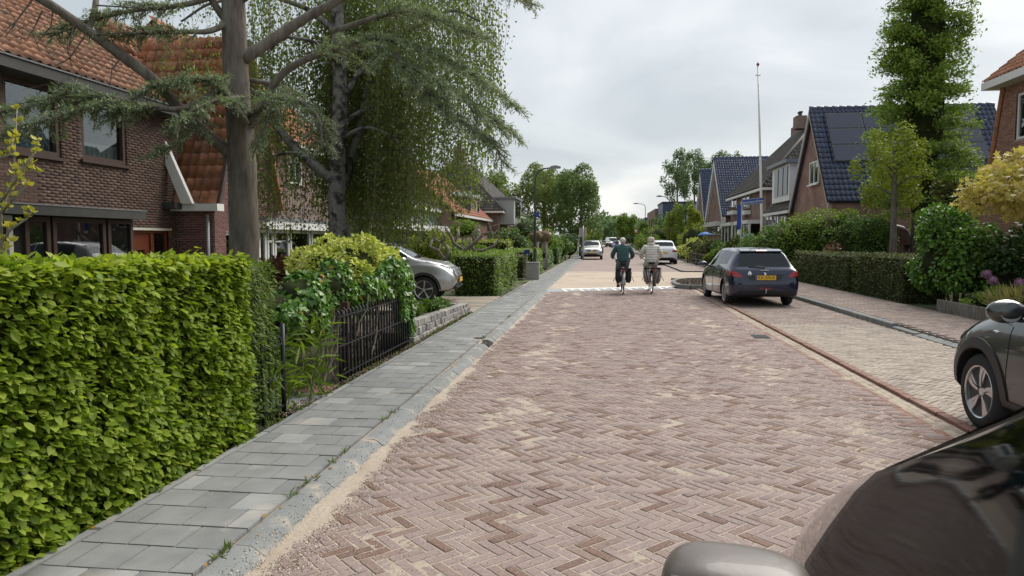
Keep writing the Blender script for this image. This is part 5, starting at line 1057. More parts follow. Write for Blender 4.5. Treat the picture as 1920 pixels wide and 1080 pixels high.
# E brick house with two small dormers
hE = house('brick house with orange tiled roof and two little dormers', -9.6, 1, at(846, 430, X=-9.6).y, at(914, 430, X=-9.6).y, 3.6, 6.9, tb2, t_red, 7.5)
for px, m, lab in ((876, dkfas, 'dark dormer'), (893, cream, 'cream dormer')):
    c = at(px, 393, X=-9.9); mb = MB(); mb.bx(-11.6, -9.75, c.y-.65, c.y+.65, 3.3, 4.75); d = mb.build('dormer', m, hE, world=True)
    mb = MB(); mb.bx(-11.8, -9.6, c.y-.8, c.y+.8, 4.752, 4.86); mb.prism([(c.y-.8, 4.862), (c.y+.8, 4.862), (c.y, 5.2)], -11.8, -9.6, 'x'); mb.build('dormer_roof', lead, d, world=True)
    mb = MB(); mb.bx(-9.748, -9.72, c.y-.4, c.y+.4, 3.4, 4.6); mb.build('pane', car_glass, d, world=True)
for x0, x1 in ((864, 873), (888, 897)): fwin(hE, -9.6, 1, x0, 430, x1, 458)
# F grey hipped roof house
yF0, yF1 = 60.0, 78.0
hF = house('house with steep grey hipped roof, chimney and white eaves on the left', -8.8, 1, yF0, yF1, 4.35, 9.1, tb2, t_grey, 9, 'h', over=.45)
chimney(hF, (-13.3, 66.0, 8.6), .9, .7, 1.5)
for x0, x1 in ((955.5, 960), (960.5, 964.5), (965, 969), (969.5, 973)): fwin(hF, -8.8, 1, x0, 406, x1, 424, white, ())
mb = MB(); mb.bx(-9.8, -7.6, 61.0, 66.0, 3.0, 5.2); d = mb.build('dormer', M('pale_cladding', (.42, .42, .40), rough=.7, var=.05, bump=.1), hF, world=True)
mb = MB(); mb.bx(-10, -7.4, 60.8, 66.2, 5.202, 5.36); mb.build('dormer_roof', lead, d, world=True)
for k in range(3): mb = MB(); mb.bx(-7.6, -7.56, 62+k*1.3, 63+k*1.3, 3.6, 5.0); mb.build('pane', car_glass, d, world=True)
# row of neighbours further on (left)
hF2 = house('small gabled house beyond the grey hipped roof', -9.5, 1, 84, 94, 4.2, 8.0, tb1, t_red, 8)
# ---------------- right side
XG = at(1515, 204, Y=38).x; zG = at(1515, 204, Y=38).z; pe_ = at(1550, 376, X=XG); hw = 38-pe_.y; X2 = at(1852, 182, Y=38).x
hG = house('gabled brick house with glazed blue tile roof and solar panels', XG+.3, -1, 38-hw+.1, 38+hw-.1, pe_.z+.1, zG, tb2, t_blue, X2-XG, 'x', fascia=M('beige_bargeboard', (.36, .34, .29), rough=.6, var=.1, bump=.05), over=.12)
fwin(hG, XG+.3, -1, 1521, 303, 1538, 345, white, (.5,), sill=white)
sG = math.atan2(zG-pe_.z, hw); NG = Vector((1, 0, 0)).cross(Vector((0, math.cos(sG), math.sin(sG)))); VG = Vector((0, math.cos(sG), math.sin(sG))); RG = Matrix(((1, 0, 0), VG, NG)).transposed(); OG = Vector((XG, 38, zG))
sol = M('solar_cell', (.02, .028, .06), rough=.15, var=.1, bump=0, coat=.6)
for c in range(4):
    for r_ in range(3):
        ctr = OG+Vector((1.55+c*1.72, 0, 0))-VG*(1.0+r_*1.06)+NG*.13; mb = MB(); mb.box(ctr, (1.68, 1.03, .04), 0, 0, RG)
        p = mb.build('solar_panel', black, hG, world=True); mb = MB(); mb.box(ctr+NG*.022, (1.62, .97, .004), 0, 0, RG); mb.build('cells', sol, p, world=True)
# H brick house at the right edge
XH = 13.0; YH = at(1862, 292, X=XH).y; hH = thing('brick_house', 'orange brown brick house with white eaves at the right edge', 'house', (16, 22, -.1)); zh = at(1880, 166, X=XH).z; fH = Face((XH, YH, 0), (0, -1, 0))
xt = fH.u_of(at(1884, 190, X=XH)); zl = at(1862, 292, X=XH).z; lim = lambda z: (0 if z < zl else xt*(z-zl)/(zh-zl), 7)
wh = (fH.u_of(at(1904, 220, X=XH)), fH.u_of(at(1904, 220, X=XH))+1.5, at(1906, 262, X=XH).z, at(1906, 176, X=XH).z)
wall(hH, fH, 7, -.1, zh, mort_l, [wh], lim, (zl,), bricks=br_orange, limit=200); window(hH, fH, *wh, white, (.5,), fr=.08)
mb = MB(); mb.tube([fH.p(-.05, .05, zl-.3), fH.p(xt-.05, .05, zh)], .07, 6); mb.build('verge', t_orange, hH, world=True)
mb = MB(); mb.bx(XH-.5, XH+.1, YH-8, YH-xt+.5, zh, zh+.24); mb.build('eaves', white, hH, world=True)
sH = math.radians(40); roof(hH, (XH-.45, YH-xt+.5, zh+.24), (0, -1, 0), (math.cos(sH), 0, math.sin(sH)), 8.5, 4.5, t_orange, ridge=True)
closed(hH, XH+.2, XH+7, YH-7, YH-xt, -.1, zh, tb2, 'x')
# I dormer house, J hipped grey roof, K twin blue gables, L slate roof
hI = house('house with grey roof and white framed dormer beside the blue roofed gable', 10.6, -1, 41.6, 47.6, 3.7, 8.2, tb1, t_grey, 7, 'y')
c = at(1478, 338, X=10.9); mb = MB(); mb.bx(10.45, 13.2, 42.2, 46.3, 3.9, 6.0); d = mb.build('dormer', white, hI, world=True)
mb = MB(); mb.bx(10.15, 13.4, 41.9, 46.6, 6.002, 6.2); mb.build('dormer_roof', lead, d, world=True)
for y_ in (42.5, 43.55, 44.7): mb = MB(); mb.bx(10.40, 10.452, y_, y_+.85, 4.25, 5.85); mb.build('pane', car_glass, d, world=True)
for x0, x1 in ((1437, 1450), (1452, 1462), (1464, 1476)): fwin(hI, 10.6, -1, x0, 405, x1, 424)
hJ = house('brick house with large grey hipped roof and two chimneys', 10.6, -1, 48.6, 61.5, 5.3, 10.0, tb1, t_grey, 8.5, 'h', over=.4)
chimney(hJ, (14.0, 54, 9.6), .7, 1.0, .9, tb1, 2); chimney(hJ, (14.9, 58.5, 9.4), .6, .8, 1.0, tb1, 1)
for x0, x1 in ((1372, 1383), (1393, 1407)):
    fwin(hJ, 10.6, -1, x0, 362, x1, 392, white, (.5,)); f = at((x0+x1)/2, 395, X=10.5); mb = MB(); mb.bx(10.1, 10.55, f.y-1.2, f.y+1.2, f.z-.3, f.z-.02); fbx = mb.build('flower_box', white, hJ, world=True)
    P, Nn = lump_points((10.32, f.y, f.z+.12), (.22, 1.1, .2), 260, 8); D, U = outward(Nn); leaves('blossom', fbx, LEAF('pink_blossom', [(.35, .18, .22), (.12, .12, .04), (.45, .25, .30)]), P, D, U, .12, 'dia')
for nm, y0, y1, zt in (('bay', 49.5, 54.5, 3.0), ('bay', 56, 60.5, 3.0)):
    mb = MB(); mb.bx(9.6, 10.6, y0, y1, 2.75, 3.0); bz = mb.build('bay_roof', white, hJ, world=True)
    for y_ in np.linspace(y0, y1, 4): mb = MB(); mb.bx(9.7, 9.82, y_-.08, y_+.08, -.1, 2.74); mb.build('post', white, bz, world=True)
    mb = MB(); mb.bx(9.75, 9.78, y0+.1, y1-.1, .6, 2.7); mb.build('pane', car_glass, bz, world=True)
bgf = M('white_grey_board', (.60, .62, .64), rough=.5, var=.06, bump=.05)
hK = house('nearer blue roofed gable house with tall white bargeboards', 10.6, -1, 64.5, 75.0, 4.0, 9.4, tb2, t_blue, 9, 'x', fascia=bgf, group='twin blue gables', bw=.8, bt=.3); hK2 = house('farther blue roofed gable house with tall white bargeboards', 10.6, -1, 75.6, 83, 4.0, 9.2, tb2, t_blue, 9, 'x', fascia=bgf, group='twin blue gables', bw=.8, bt=.3)
for h_, x0, x1 in ((hK, 1333, 1343), (hK, 1346, 1356), (hK2, 1315, 1321), (hK2, 1323, 1329)): fwin(h_, 10.6, -1, x0, 420, x1, 440)
for h_, y0, y1 in ((hK, 65, 74), (hK2, 76, 82)):
    mb = MB(); mb.bx(9.9, 10.6, y0, y1, 2.9, 3.3); mb.build('bay_roof', white, h_, world=True); mb = MB(); mb.bx(10.05, 10.6, y0+.2, y1-.2, -.1, .9); mb.build('bay_base', white, h_, world=True)
hL = house('slate roofed house behind the twin blue gables', 11.5, -1, 88, 108, 4.6, 9.6, tb1, t_blue, 9, 'y')
mod = thing('apartment_block', 'modern flat roofed block with brick and dark blue cladding far down the street', 'building', (14, 130, 0)); bl = M('blue_cladding', (.05, .07, .13), rough=.5, var=.08, bump=.05)
mb = MB(); mb.bx(9.6, 20, 118, 128, -.1, 7.6); mb.build('wall', bl, mod, world=True)
mb = MB(); mb.bx(9.5, 20.1, 117.9, 128.1, 7.602, 7.85); mb.build('parapet', dkfas, mod, world=True)
mb = MB(); mb.bx(9.2, 18, 129, 152, -.1, 7.2); mb.build('wall', tb2, mod, world=True); mb = MB(); mb.bx(8.8, 16, 153, 180, -.1, 6.4); mb.build('wall', bl, mod, world=True)
for k in range(3):
    for j in range(2): mb = MB(); mb.bx(9.15, 9.19, 131+k*6, 134+k*6, .8+j*3, 2.6+j*3); mb.build('window', car_glass, mod, world=True)
for k in range(3): mb = MB(); mb.bx(11+k*2.8, 12.8+k*2.8, 117.95, 117.99, 3.9, 6.0); mb.build('window', car_glass, mod, world=True)
for k in range(3): mb = MB(); mb.bx(11+k*2.8, 12.8+k*2.8, 117.95, 117.99, .8, 2.6); mb.build('window', car_glass, mod, world=True)
# ================================================================== street furniture and garden edges
iron = M('black_iron', (.012, .013, .018), rough=.42, var=.2, vscale=20, bump=.15, bscale=80)
rust = M('brown_post_wood', (.07, .03, .02), rough=.85, var=.3, vscale=12, bump=.4, bscale=50)
fe = thing('iron_fence', 'black wrought iron garden fence half hidden by ivy', 'fence', (-2.92, 9, .02))
y = 7.62
while y < 10.55:
    f = (y-8.62)/.95; tall = 0 < f < 1; h = .86 if not tall else .92+.27*math.sin(PI*f)**.7
    mb = MB(); p = [(-2.92, y, .03), (-2.92, y, .62), (-2.92, y, .78), (-2.92, y-.035, .86), (-2.92, y-.035, h)] if tall else [(-2.92, y, .03), (-2.92, y, h-.08), (-2.93, y, h-.02), (-2.96, y, h)]
    mb.tube(p, .0135, 6); mb.build('bar', iron, fe, smooth=True, world=True); y += .118
for z in (.13, .46, .79): mb = MB(); mb.bx(-2.935, -2.905, 7.55, 10.6, z-.008, z+.008); mb.build('rail', iron, fe, world=True)
mb = MB(); mb.bx(-3.02, -2.94, 7.93, 8.01, 0, .93); mb.build('post', rust, fe, world=True, bevel=.006)
ga = thing('iron_gate', 'narrow black iron gate leaf standing at the hedge end', 'gate', (-2.93, 5.95, .02))
for k, yy in enumerate((5.80, 5.93, 6.06, 6.20)):
    h = .92-.05*k; mb = MB(); mb.tube([(-2.93, yy, .03), (-2.93, yy, h-.10), (-2.94, yy-.015, h-.02), (-2.97, yy-.05, h), (-3.0, yy-.07, h-.05)], .014 if k in (0, 3) else .010, 6); mb.build('bar', iron, ga, smooth=True, world=True)
for z in (.12, .40, .70): mb = MB(); mb.bx(-2.942, -2.918, 5.78, 6.22, z-.009, z+.009); mb.build('rail', iron, ga, world=True)
mb = MB(); mb.tube([(-2.93, 6.21, .0), (-2.93, 6.21, .88)], .022, 8); mb.build('post', iron, ga, smooth=True, world=True)
pa = tag(link('garden_path', None, None, (-3.6, 6.8, 0)), kind='structure')
mb = MB(); mb.bx(-4.6, -2.84, 6.28, 7.05, .0, .052); mb.build('path_slab', conc, pa, world=True, bevel=.006)
A = [jit(-2.92-.1*i, 7.12+.205*j, .055, 0) for i in range(8) for j in range(2)]
pieces('brick', 'bricks', *brick_unit(.094, .194), A, redb, pa)
# low granite wall
granite = M('granite_block', [(.30, .29, .27), (.25, .24, .23), (.34, .32, .29), (.22, .21, .20), (.28, .25, .22)], rough=.9, var=.35, vscale=22, bump=.8, bscale=45, world=True)
gw = thing('stone_wall', 'low garden wall of rough grey granite blocks beside the pavement', 'wall', (-3.0, 13, 0))
def stone(c, d, rz):
    bm = bmesh.new(); bmesh.ops.create_cube(bm, size=1); bmesh.ops.bevel(bm, geom=bm.edges[:], offset=.09, segments=1, affect='EDGES')
    for v in bm.verts: v.co += Vector((random.gauss(0, .025), random.gauss(0, .025), random.gauss(0, .025)))
    me = bpy.data.meshes.new('stone'); bm.to_mesh(me); bm.free(); me.materials.append(granite); o = link('stone', me, gw, Vector(c)-gw.location, rz); o.scale = d
for row in range(3):
    y = 10.75+row*.07
    while y < 15.45:
        L = random.uniform(.17, .27); f = (y-10.7)/4.8; hh = (.38-.13*f)/3
        stone((-2.99+random.gauss(0, .008)-.02*row, y+L/2, .0+hh*(row+.5)), (.17, L*.97, hh*.98), random.gauss(0, .03)); y += L
for k in range(8): stone((-3.13-.17*k, 15.45, .07), (.17, .15, .13), 0); stone((-3.13-.17*k, 15.45, .19), (.17, .15, .11), 0)
mb = MB(); mb.bx(-4.2, -3.09, 10.7, 15.4, -.05, .20); o = mb.build('wall_soil', soil); o['kind'] = 'structure'
# driveway of long pale slabs
dw = sheet('driveway', -9.4, -2.84, 15.6, 20.1, .03, soil)
A = []
for i in range(14):
    x = -2.86
    while x > -9.3:
        m = jit(x-.6, 15.75+i*.31, .05, 0, .004, .002, .004); m[:3, 0] *= 1.18; m[:3, 1] *= .285; A.append(m); x -= 1.2
pieces('slab', 'slabs', tv, tf, A, M('driveway_slab', [(.30, .26, .20), (.27, .235, .185), (.33, .285, .22), (.24, .21, .17)], rough=.9, var=.25, vscale=6, bump=.4, bscale=60, world=True), dw)
def lump_gravel(name, x0, x1, y0, y1, z, n, size, mat, label=None):
    A = []
    for _ in range(n):
        m = np.array(Matrix.Translation((random.uniform(x0, x1), random.uniform(y0, y1), z)) @ Matrix.Rotation(random.random()*6, 4, Vector(rdir(1)[0])) @ Matrix.Diagonal((*[size*random.uniform(.5, 1.3) for _ in range(3)], 1))); A.append(m)
    v = [(1, 0, 0), (-1, 0, 0), (0, 1, 0), (0, -1, 0), (0, 0, .7), (0, 0, -.7)]; f = [(0, 2, 4), (2, 1, 4), (1, 3, 4), (3, 0, 4), (2, 0, 5), (1, 2, 5), (3, 1, 5), (0, 3, 5)]
    o = joined(name, v, f, A, mat, None, kind='stuff'); return o
tag(lump_gravel('soil_crumbs', -2.98, -2.81, 5.9, 15.4, .055, 1500, .014, M('crumb', [(.16, .12, .085), (.10, .07, .05), (.26, .21, .16), (.08, .05, .04)], rough=.95, var=.2, bump=.2)), 'loose soil and crumbs along the pavement edge', 'soil')
tag(lump_gravel('soil_clods', 2.75, 5.2, 24.6, 29.3, .09, 900, .045, soil), 'dark clods of soil in the planting bed', 'soil')
lf = leaves('fallen_leaves', None, L_dry, np.array([(random.choice((random.gauss(-1.9, .03), random.uniform(-2.9, -2.78))), random.uniform(3, 14), .068) for _ in range(160)]), rdir(160)*np.array((1, 1, .15)), np.tile((0., 0., 1.), (160, 1))+rdir(160)*.3, .028, 'oval'); tag(lf, 'small dry leaves caught along the kerb joint', 'leaves', kind='stuff')
def grains(n, fx, fy, size, name, label):
    A = []
    for _ in range(n):
        x, y = fx(), fy(); z = .002 if x > -1.70 else .062 if x < -1.79 else .062-(x+1.79)*.66
        A.append(np.array(Matrix.Translation((x, y, z)) @ Matrix.Rotation(random.random()*6, 4, Vector(rdir(1)[0])) @ Matrix.Diagonal((*[size*random.uniform(.4, 1.2) for _ in range(3)], 1))))
    v = [(1, 0, -.5), (-.6, .9, -.5), (-.6, -.9, -.5), (0, 0, .8)]; o = joined(name, v, [(0, 1, 3), (1, 2, 3), (2, 0, 3)], A, M('sand_grain', [(.52, .45, .37), (.42, .34, .27), (.60, .54, .46), (.30, .23, .18)], rough=.95, var=.1, bump=0), None, kind='stuff'); return tag(o, label, 'sand')
grains(9000, lambda: random.gauss(-1.60, .11), lambda: 2.9+random.random()**1.5*9, .0055, 'sand_grains', 'scattered sand grains beside the kerb')
grains(7000, lambda: random.choice((random.gauss(-.9, .35), random.gauss(2.1, .4), random.uniform(-1.5, 2.7))), lambda: 2.9+random.random()**1.5*8, .0045, 'sand_grains', 'scattered sand grains on the road bricks')
wp = []
for _ in range(95):
    y = random.uniform(3.2, 15.2); x = random.choice((random.gauss(-2.80, .012), random.gauss(-2.81, .02), random.gauss(-1.905, .006)))
    if random.random() < .45: y = random.uniform(10.5, 15.3); x = random.gauss(-2.86, .02)
    wp += [(x+random.gauss(0, .012), y+random.gauss(0, .015), .055) for _ in range(11)]
n = len(wp); tag(leaves('weeds', None, L_grassg, np.array(wp), np.array([(random.gauss(0, .7), random.gauss(0, .7), random.uniform(.3, 1)) for _ in range(n)]), rdir(n), .05, 'lance', sj=.6), 'little weeds growing along the joints of the grey pavement', 'weeds', kind='stuff')
# cabinet, bins, posts
def rbox(name, label, cat, c, d, mat, bev=.015, group=None):
    mb = MB(); mb.box((0, 0, d[2]/2), d); o = mb.build(name, mat, None, bevel=bev); o.location = c; return tag(o, label, cat, group)
cp = at(998, 525, z=.05); cabm = M('cabinet_grey', (.30, .29, .27), rough=.6, var=.12, vscale=4, bump=.1)
cb = thing('utility_cabinet', 'light grey utility cabinet at the foot of the lamp post', 'cabinet', (cp.x, cp.y+.2, .05))
mb = MB(); mb.box((0, 0, .34), (.52, .36, .66)); mb.build('case', cabm, cb, bevel=.012); mb = MB(); mb.box((0, 0, .69), (.56, .40, .04)); mb.build('lid', cabm, cb, bevel=.01)
for s in (-1, 1): mb = MB(); mb.box((s*.125, -.184, .34), (.235, .008, .58)); mb.build('door', cabm, cb, bevel=.003)
p = at(988, 478, Y=31.6); bb = thing('letter_box', 'small blue box on a post behind the hedge stub', 'letter box', (p.x, p.y, 0)); mb = MB(); mb.box((0, 0, 1.08), (.26, .22, .26)); mb.build('box', M('blue_paint', (.02, .05, .16), rough=.4), bb, bevel=.02); mb = MB(); mb.box((0, 0, 1.235), (.30, .26, .03)); mb.build('lid', steel, bb, bevel=.008); mb = MB(); mb.tube([(0, 0, 0), (0, 0, .95)], .03, 8); mb.build('post', steel, bb)
lampm = M('lamp_post_green', (.03, .055, .05), rough=.5, var=.2, bump=.05); sblue = M('sign_blue', (.015, .06, .33), rough=.4, var=.05, bump=0)
def lamp(label, px, Y, h, arm, sign=False, pm=lampm):
    b = at(px, 480, Y=Y); t = thing('street_lamp', label, 'street lamp', (b.x, b.y, .03), group='street lamps'); s = 1 if arm > 0 else -1
    mb = MB(); mb.tube([(0, 0, 0), (0, 0, 1.2)], .075, 10); mb.build('base', pm, t, smooth=True, angle=40)
    mb = MB(); mb.tube([(0, 0, 1.2), (0, 0, h*.6), (0, 0, h-.55), (s*.04, 0, h-.3), (s*.16, 0, h-.12), (s*.36, 0, h-.03), (arm*.7, 0, h+.03)], [.055, .045, .038, .036, .034, .032, .03], 10); mb.build('pole', pm, t, smooth=True)
    mb = MB(); mb.prism([(arm*.66, h-.03), (arm*1.12, h+.02), (arm*1.12, h+.06), (arm*.9, h+.12), (arm*.66, h+.08)], -.09, .09, 'y'); hd = mb.build('lamp_head', M('lamp_head_grey', (.25, .26, .27), rough=.5), t, bevel=.012)
    mb = MB(); mb.box((arm*.92, 0, h-.012), (abs(arm)*.36, .13, .02)); mb.build('lens', clearl, hd)
    if sign: mb = MB(); mb.box((.10, -.05, 2.72), (.16, .02, .22)); mb.build('blue_plate', sblue, t, bevel=.004); mb = MB(); mb.box((.0, -.06, 1.28), (.06, .02, .05)); mb.build('yellow_sticker', amber, t)
lamp('tall green lamp post on the left with a blue plate', 1003, 31, 4.72, 1.0, True); lamp('thin dark lamp post beside the slim yellow green tree', 1254, 62, 5.3, -1.0); lamp('far lamp post in front of the blue clad block', 1209, 88, 6.0, -1.3); lamp('farthest lamp post near the young street tree', 1173, 150, 6.2, -1.3)
def textmesh(s, size, mat, name, parent, loc, rot, ext=.002, align='CENTER'):
    c = bpy.data.curves.new(name, 'FONT'); c.body = s; c.size = size; c.extrude = ext; c.align_x = align; c.align_y = 'CENTER'; me = evaluated(bpy.data.objects.new('tmp', c)); me.materials.clear(); me.materials.append(mat)
    q = link(name, me, parent, loc); q.rotation_euler = rot; return q
# street name post
b = at(1388, 500, Y=35); sp = thing('street_sign_post', 'grey post with blue street name sign reading Spaanjaardslaan', 'street sign', (b.x, b.y, .03)); zt = at(1387, 376, Y=35).z
mb = MB(); mb.tube([(0, 0, 0), (0, 0, zt-.06)], .035, 10); mb.build('post', steel, sp, smooth=True)
x1 = at(1431, 378, Y=35).x-b.x; sw = x1+.03; R = Matrix.Rotation(-math.radians(6), 3, 'Y'); c = Vector((sw/2-.02, -.06, at(1408, 379, Y=35).z))
mb = MB(); mb.box(c, (sw, .03, .27), 0, 0, R); nb = mb.build('name_board', sblue, sp, bevel=.01)
for dz in (-.125, .125): mb = MB(); mb.box(c+R@Vector((0, -.017, dz*.93)), (sw-.04, .004, .012), 0, 0, R); mb.build('border', white, nb)
textmesh('Spaanjaardslaan', .165, white, 'lettering', nb, c+Vector((0, -.018, -.01)), (PI/2, -math.radians(6)*-1*-1, 0))
zv0, zv1 = at(1385, 431, Y=35).z, at(1385, 385, Y=35).z; mb = MB(); mb.box((-.12, -.05, (zv0+zv1)/2), (.17, .05, zv1-zv0)); mb.build('side_board', sblue, sp, bevel=.008)
mb = MB(); mb.box((-.12, -.05, zv0-.14), (.14, .02, .22)); mb.build('small_plate', white, sp, bevel=.004)
# flagpole
b = at(1430, 470, Y=36); tp_ = at(1421, 124, Y=36); fl = thing('flagpole', 'tall white flagpole with red knob among the lilacs', 'flagpole', (b.x, b.y, 0)); v = Vector((tp_.x-b.x, 0, tp_.z))
mb = MB(); mb.tube([(0, 0, 0), v*.3+Vector((.03, 0, 0)), v*.7+Vector((.02, 0, 0)), v], [.065, .06, .05, .036], 10); mb.build('pole', white, fl, smooth=True)
mb = MB(); mb.lathe([(0, .0), (.06, .03), (.075, .09), (.05, .14), (.012, .17), (.0, .24)], v, 10); mb.build('knob', M('red_knob', (.30, .03, .02), rough=.4), fl, smooth=True)
mb = MB(); mb.box(v*.957, (.22, .05, .045)); mb.build('truck', steel, fl)
# ribbed grey planter edge
pl = thing('planter_edge', 'low edging of ribbed grey concrete palisades below the ground cover', 'planter', (7.3, 14, .05)); pc = M('palisade_concrete', (.19, .175, .15), rough=.95, var=.35, vscale=9, bump=.5, bscale=60, world=True)
y = 12.8
while y < 16.6:
    mb = MB(); mb.lathe([(.044, 0), (.044, .29), (.036, .305), (0, .306)], (7.30+random.gauss(0, .006), y, .05), 8); mb.build('palisade', pc, pl, smooth=True, angle=40, world=True); y += .087
mb = MB(); mb.bx(7.34, 9.5, 12.5, 16.3, -.05, .30); o = mb.build('bed_soil', soil); o['kind'] = 'structure'
mb = MB(); mb.bx(7.3, 40, 16.3, 30, -.05, .05); o = mb.build('garden_ground', garden_soil); o['kind'] = 'structure'
# signs further on
b = at(1093, 488, z=.03); ts = thing('traffic_sign', 'steel pole with a traffic sign seen from behind beside the silver car', 'traffic sign', b); H_ = at(1091, 424, Y=b.y).z
mb = MB(); mb.tube([(0, 0, 0), (0, 0, H_)], .045, 8); mb.build('pole', steel, ts, smooth=True); mb = MB(); mb.box((-.02, .06, H_-.52), (.62, .025, .75)); pb = mb.build('sign_plate', M('sign_back', (.33, .34, .33), rough=.5, metal=.4), ts, bevel=.01)
for dx in (-.29, .25): mb = MB(); mb.box((dx, .045, H_-.52), (.035, .02, .76)); mb.build('yellow_edge', amber, pb)
b = at(1109, 470, Y=84); ys = thing('road_works_sign', 'yellow and black information board far down the left side', 'road sign', (b.x, b.y, 0)); zc = at(1109, 443, Y=84).z
for s in (-.5, .5): mb = MB(); mb.tube([(s, 0, 0), (s, 0, zc+.25)], .04, 6); mb.build('post', steel, ys)
mb = MB(); mb.box((0, -.05, zc), (1.45, .04, .62)); yb = mb.build('board', amber, ys)
for k, w in enumerate((.9, .7, 1.0)): mb = MB(); mb.box((0, -.072, zc+.17-.17*k), (w, .006, .06)); mb.build('text_line', black, yb)
mb = MB(); mb.lathe([(0, 0), (.09, .02), (.09, .3), (.05, .36), (0, .36)], (0, -.0, zc+.42), 8); mb.build('beacon', amber, ys)
b = at(1192, 470, Y=100); ysn = thing('yield_sign', 'small triangular sign on a post by the clipped column', 'traffic sign', (b.x, b.y, 0)); zc = at(1192, 434, Y=100).z; mb = MB(); mb.tube([(0, 0, 0), (0, 0, zc)], .04, 6); mb.build('post', steel, ysn); mb = MB(); mb.prism([(-.4, zc+.3), (.4, zc+.3), (0, zc-.4)], -.06, -.03, 'y'); pt_ = mb.build('plate', redl, ysn); mb = MB(); mb.prism([(-.27, zc+.22), (.27, zc+.22), (0, zc-.24)], -.066, -.062, 'y'); mb.build('field', white, pt_)
# slatted planter and fences
sp2 = thing('slatted_planter', 'dark slatted fence along the left pavement beyond the lamp post', 'fence', (-3.2, 40, 0))
for k in range(14): mb = MB(); mb.bx(-3.22, -3.18, 38.2+k*.32, 38.45+k*.32, .05, .62); mb.build('slat', black, sp2, world=True)
fr = thing('post_fence', 'weathered wooden post fence under the shrubs on the right', 'fence', (5.9, 47, 0)); wgrey = M('grey_wood', (.10, .085, .07), rough=.9, var=.3, bump=.3)
for k in range(9): mb = MB(); y_ = 42+k*1.25; mb.bx(6.0, 6.1, y_, y_+.1, 0, .85); mb.build('post', wgrey, fr, world=True)
for z in (.35, .7): mb = MB(); mb.bx(6.02, 6.06, 42, 52.2, z, z+.09); mb.build('rail', wgrey, fr, world=True)
bf_ = thing('board_fence', 'black board fence behind the white parked car', 'fence', (7.4, 66, 0))
for k in range(12): mb = MB(); mb.bx(6.4+k*.27, 6.62+k*.27, 66, 66.05, 0, 1.75); mb.build('board', black, bf_, world=True)
for k, (px, py, Y, w) in enumerate(((1322, 440, 55, .55), (1404, 444, 46, .45))):
    c = at(px, py, Y=Y); um = thing('garden_parasol', ('flat blue and white parasol in front of the twin gables', 'blue tilted parasol behind the street sign')[k], 'parasol', (c.x, c.y, 0)); mb = MB(); mb.tube([(0, 0, 0), (0, 0, c.z)], .025, 6); mb.build('pole', steel, um); mb = MB(); mb.lathe([(0, .22), (w*.5, .14), (w, 0), (w, -.06), (w*.5, .07), (0, .14)], (0, 0, c.z), 8); mb.build('canopy', M('parasol_blue', (.07, .19, .50), rough=.7), um, smooth=True)
# ================================================================== vehicles
PTK = 9
def car_shell(st, nx=90, sub=4):
    st = np.array(st, float); xs = np.unique(np.concatenate([np.linspace(st[0, 0], st[-1, 0], nx), st[:, 0]])); V = [pchip(st[:, 0], st[:, i], xs) for i in range(1, 7)]
    rows = []
    for x, zb, zs, zt, w, ws, wt in zip(xs, *V):
        p = np.array([(0, zb), (w*.80, zb), (w*.965, zb+.05), (w, zb+.52*(zs-zb)), (ws+.45*(w-ws), zs-.09*(zs-zb)), (ws, zs), (wt+.035, zs+(zt-zs)*.86), (wt-.05, zs+(zt-zs)*.965), (0, zt)])
        t = np.arange(PTK); q = np.linspace(0, PTK-1, (PTK-1)*sub+1); rows.append(np.c_[pchip(t, p[:, 0], q), pchip(t, p[:, 1], q)])
    return xs, rows
def bool_cut(me, cutters):
    tmp = bpy.data.objects.new('tmp', me); cs = []
    for c in cutters:
        o = bpy.data.objects.new('tmpc', c); cs.append(o); m = tmp.modifiers.new('b', 'BOOLEAN'); m.object = o; m.operation = 'DIFFERENCE'; m.solver = 'EXACT'
        try: m.material_mode = 'TRANSFER'
        except Exception: pass
    return evaluated(tmp, cs)
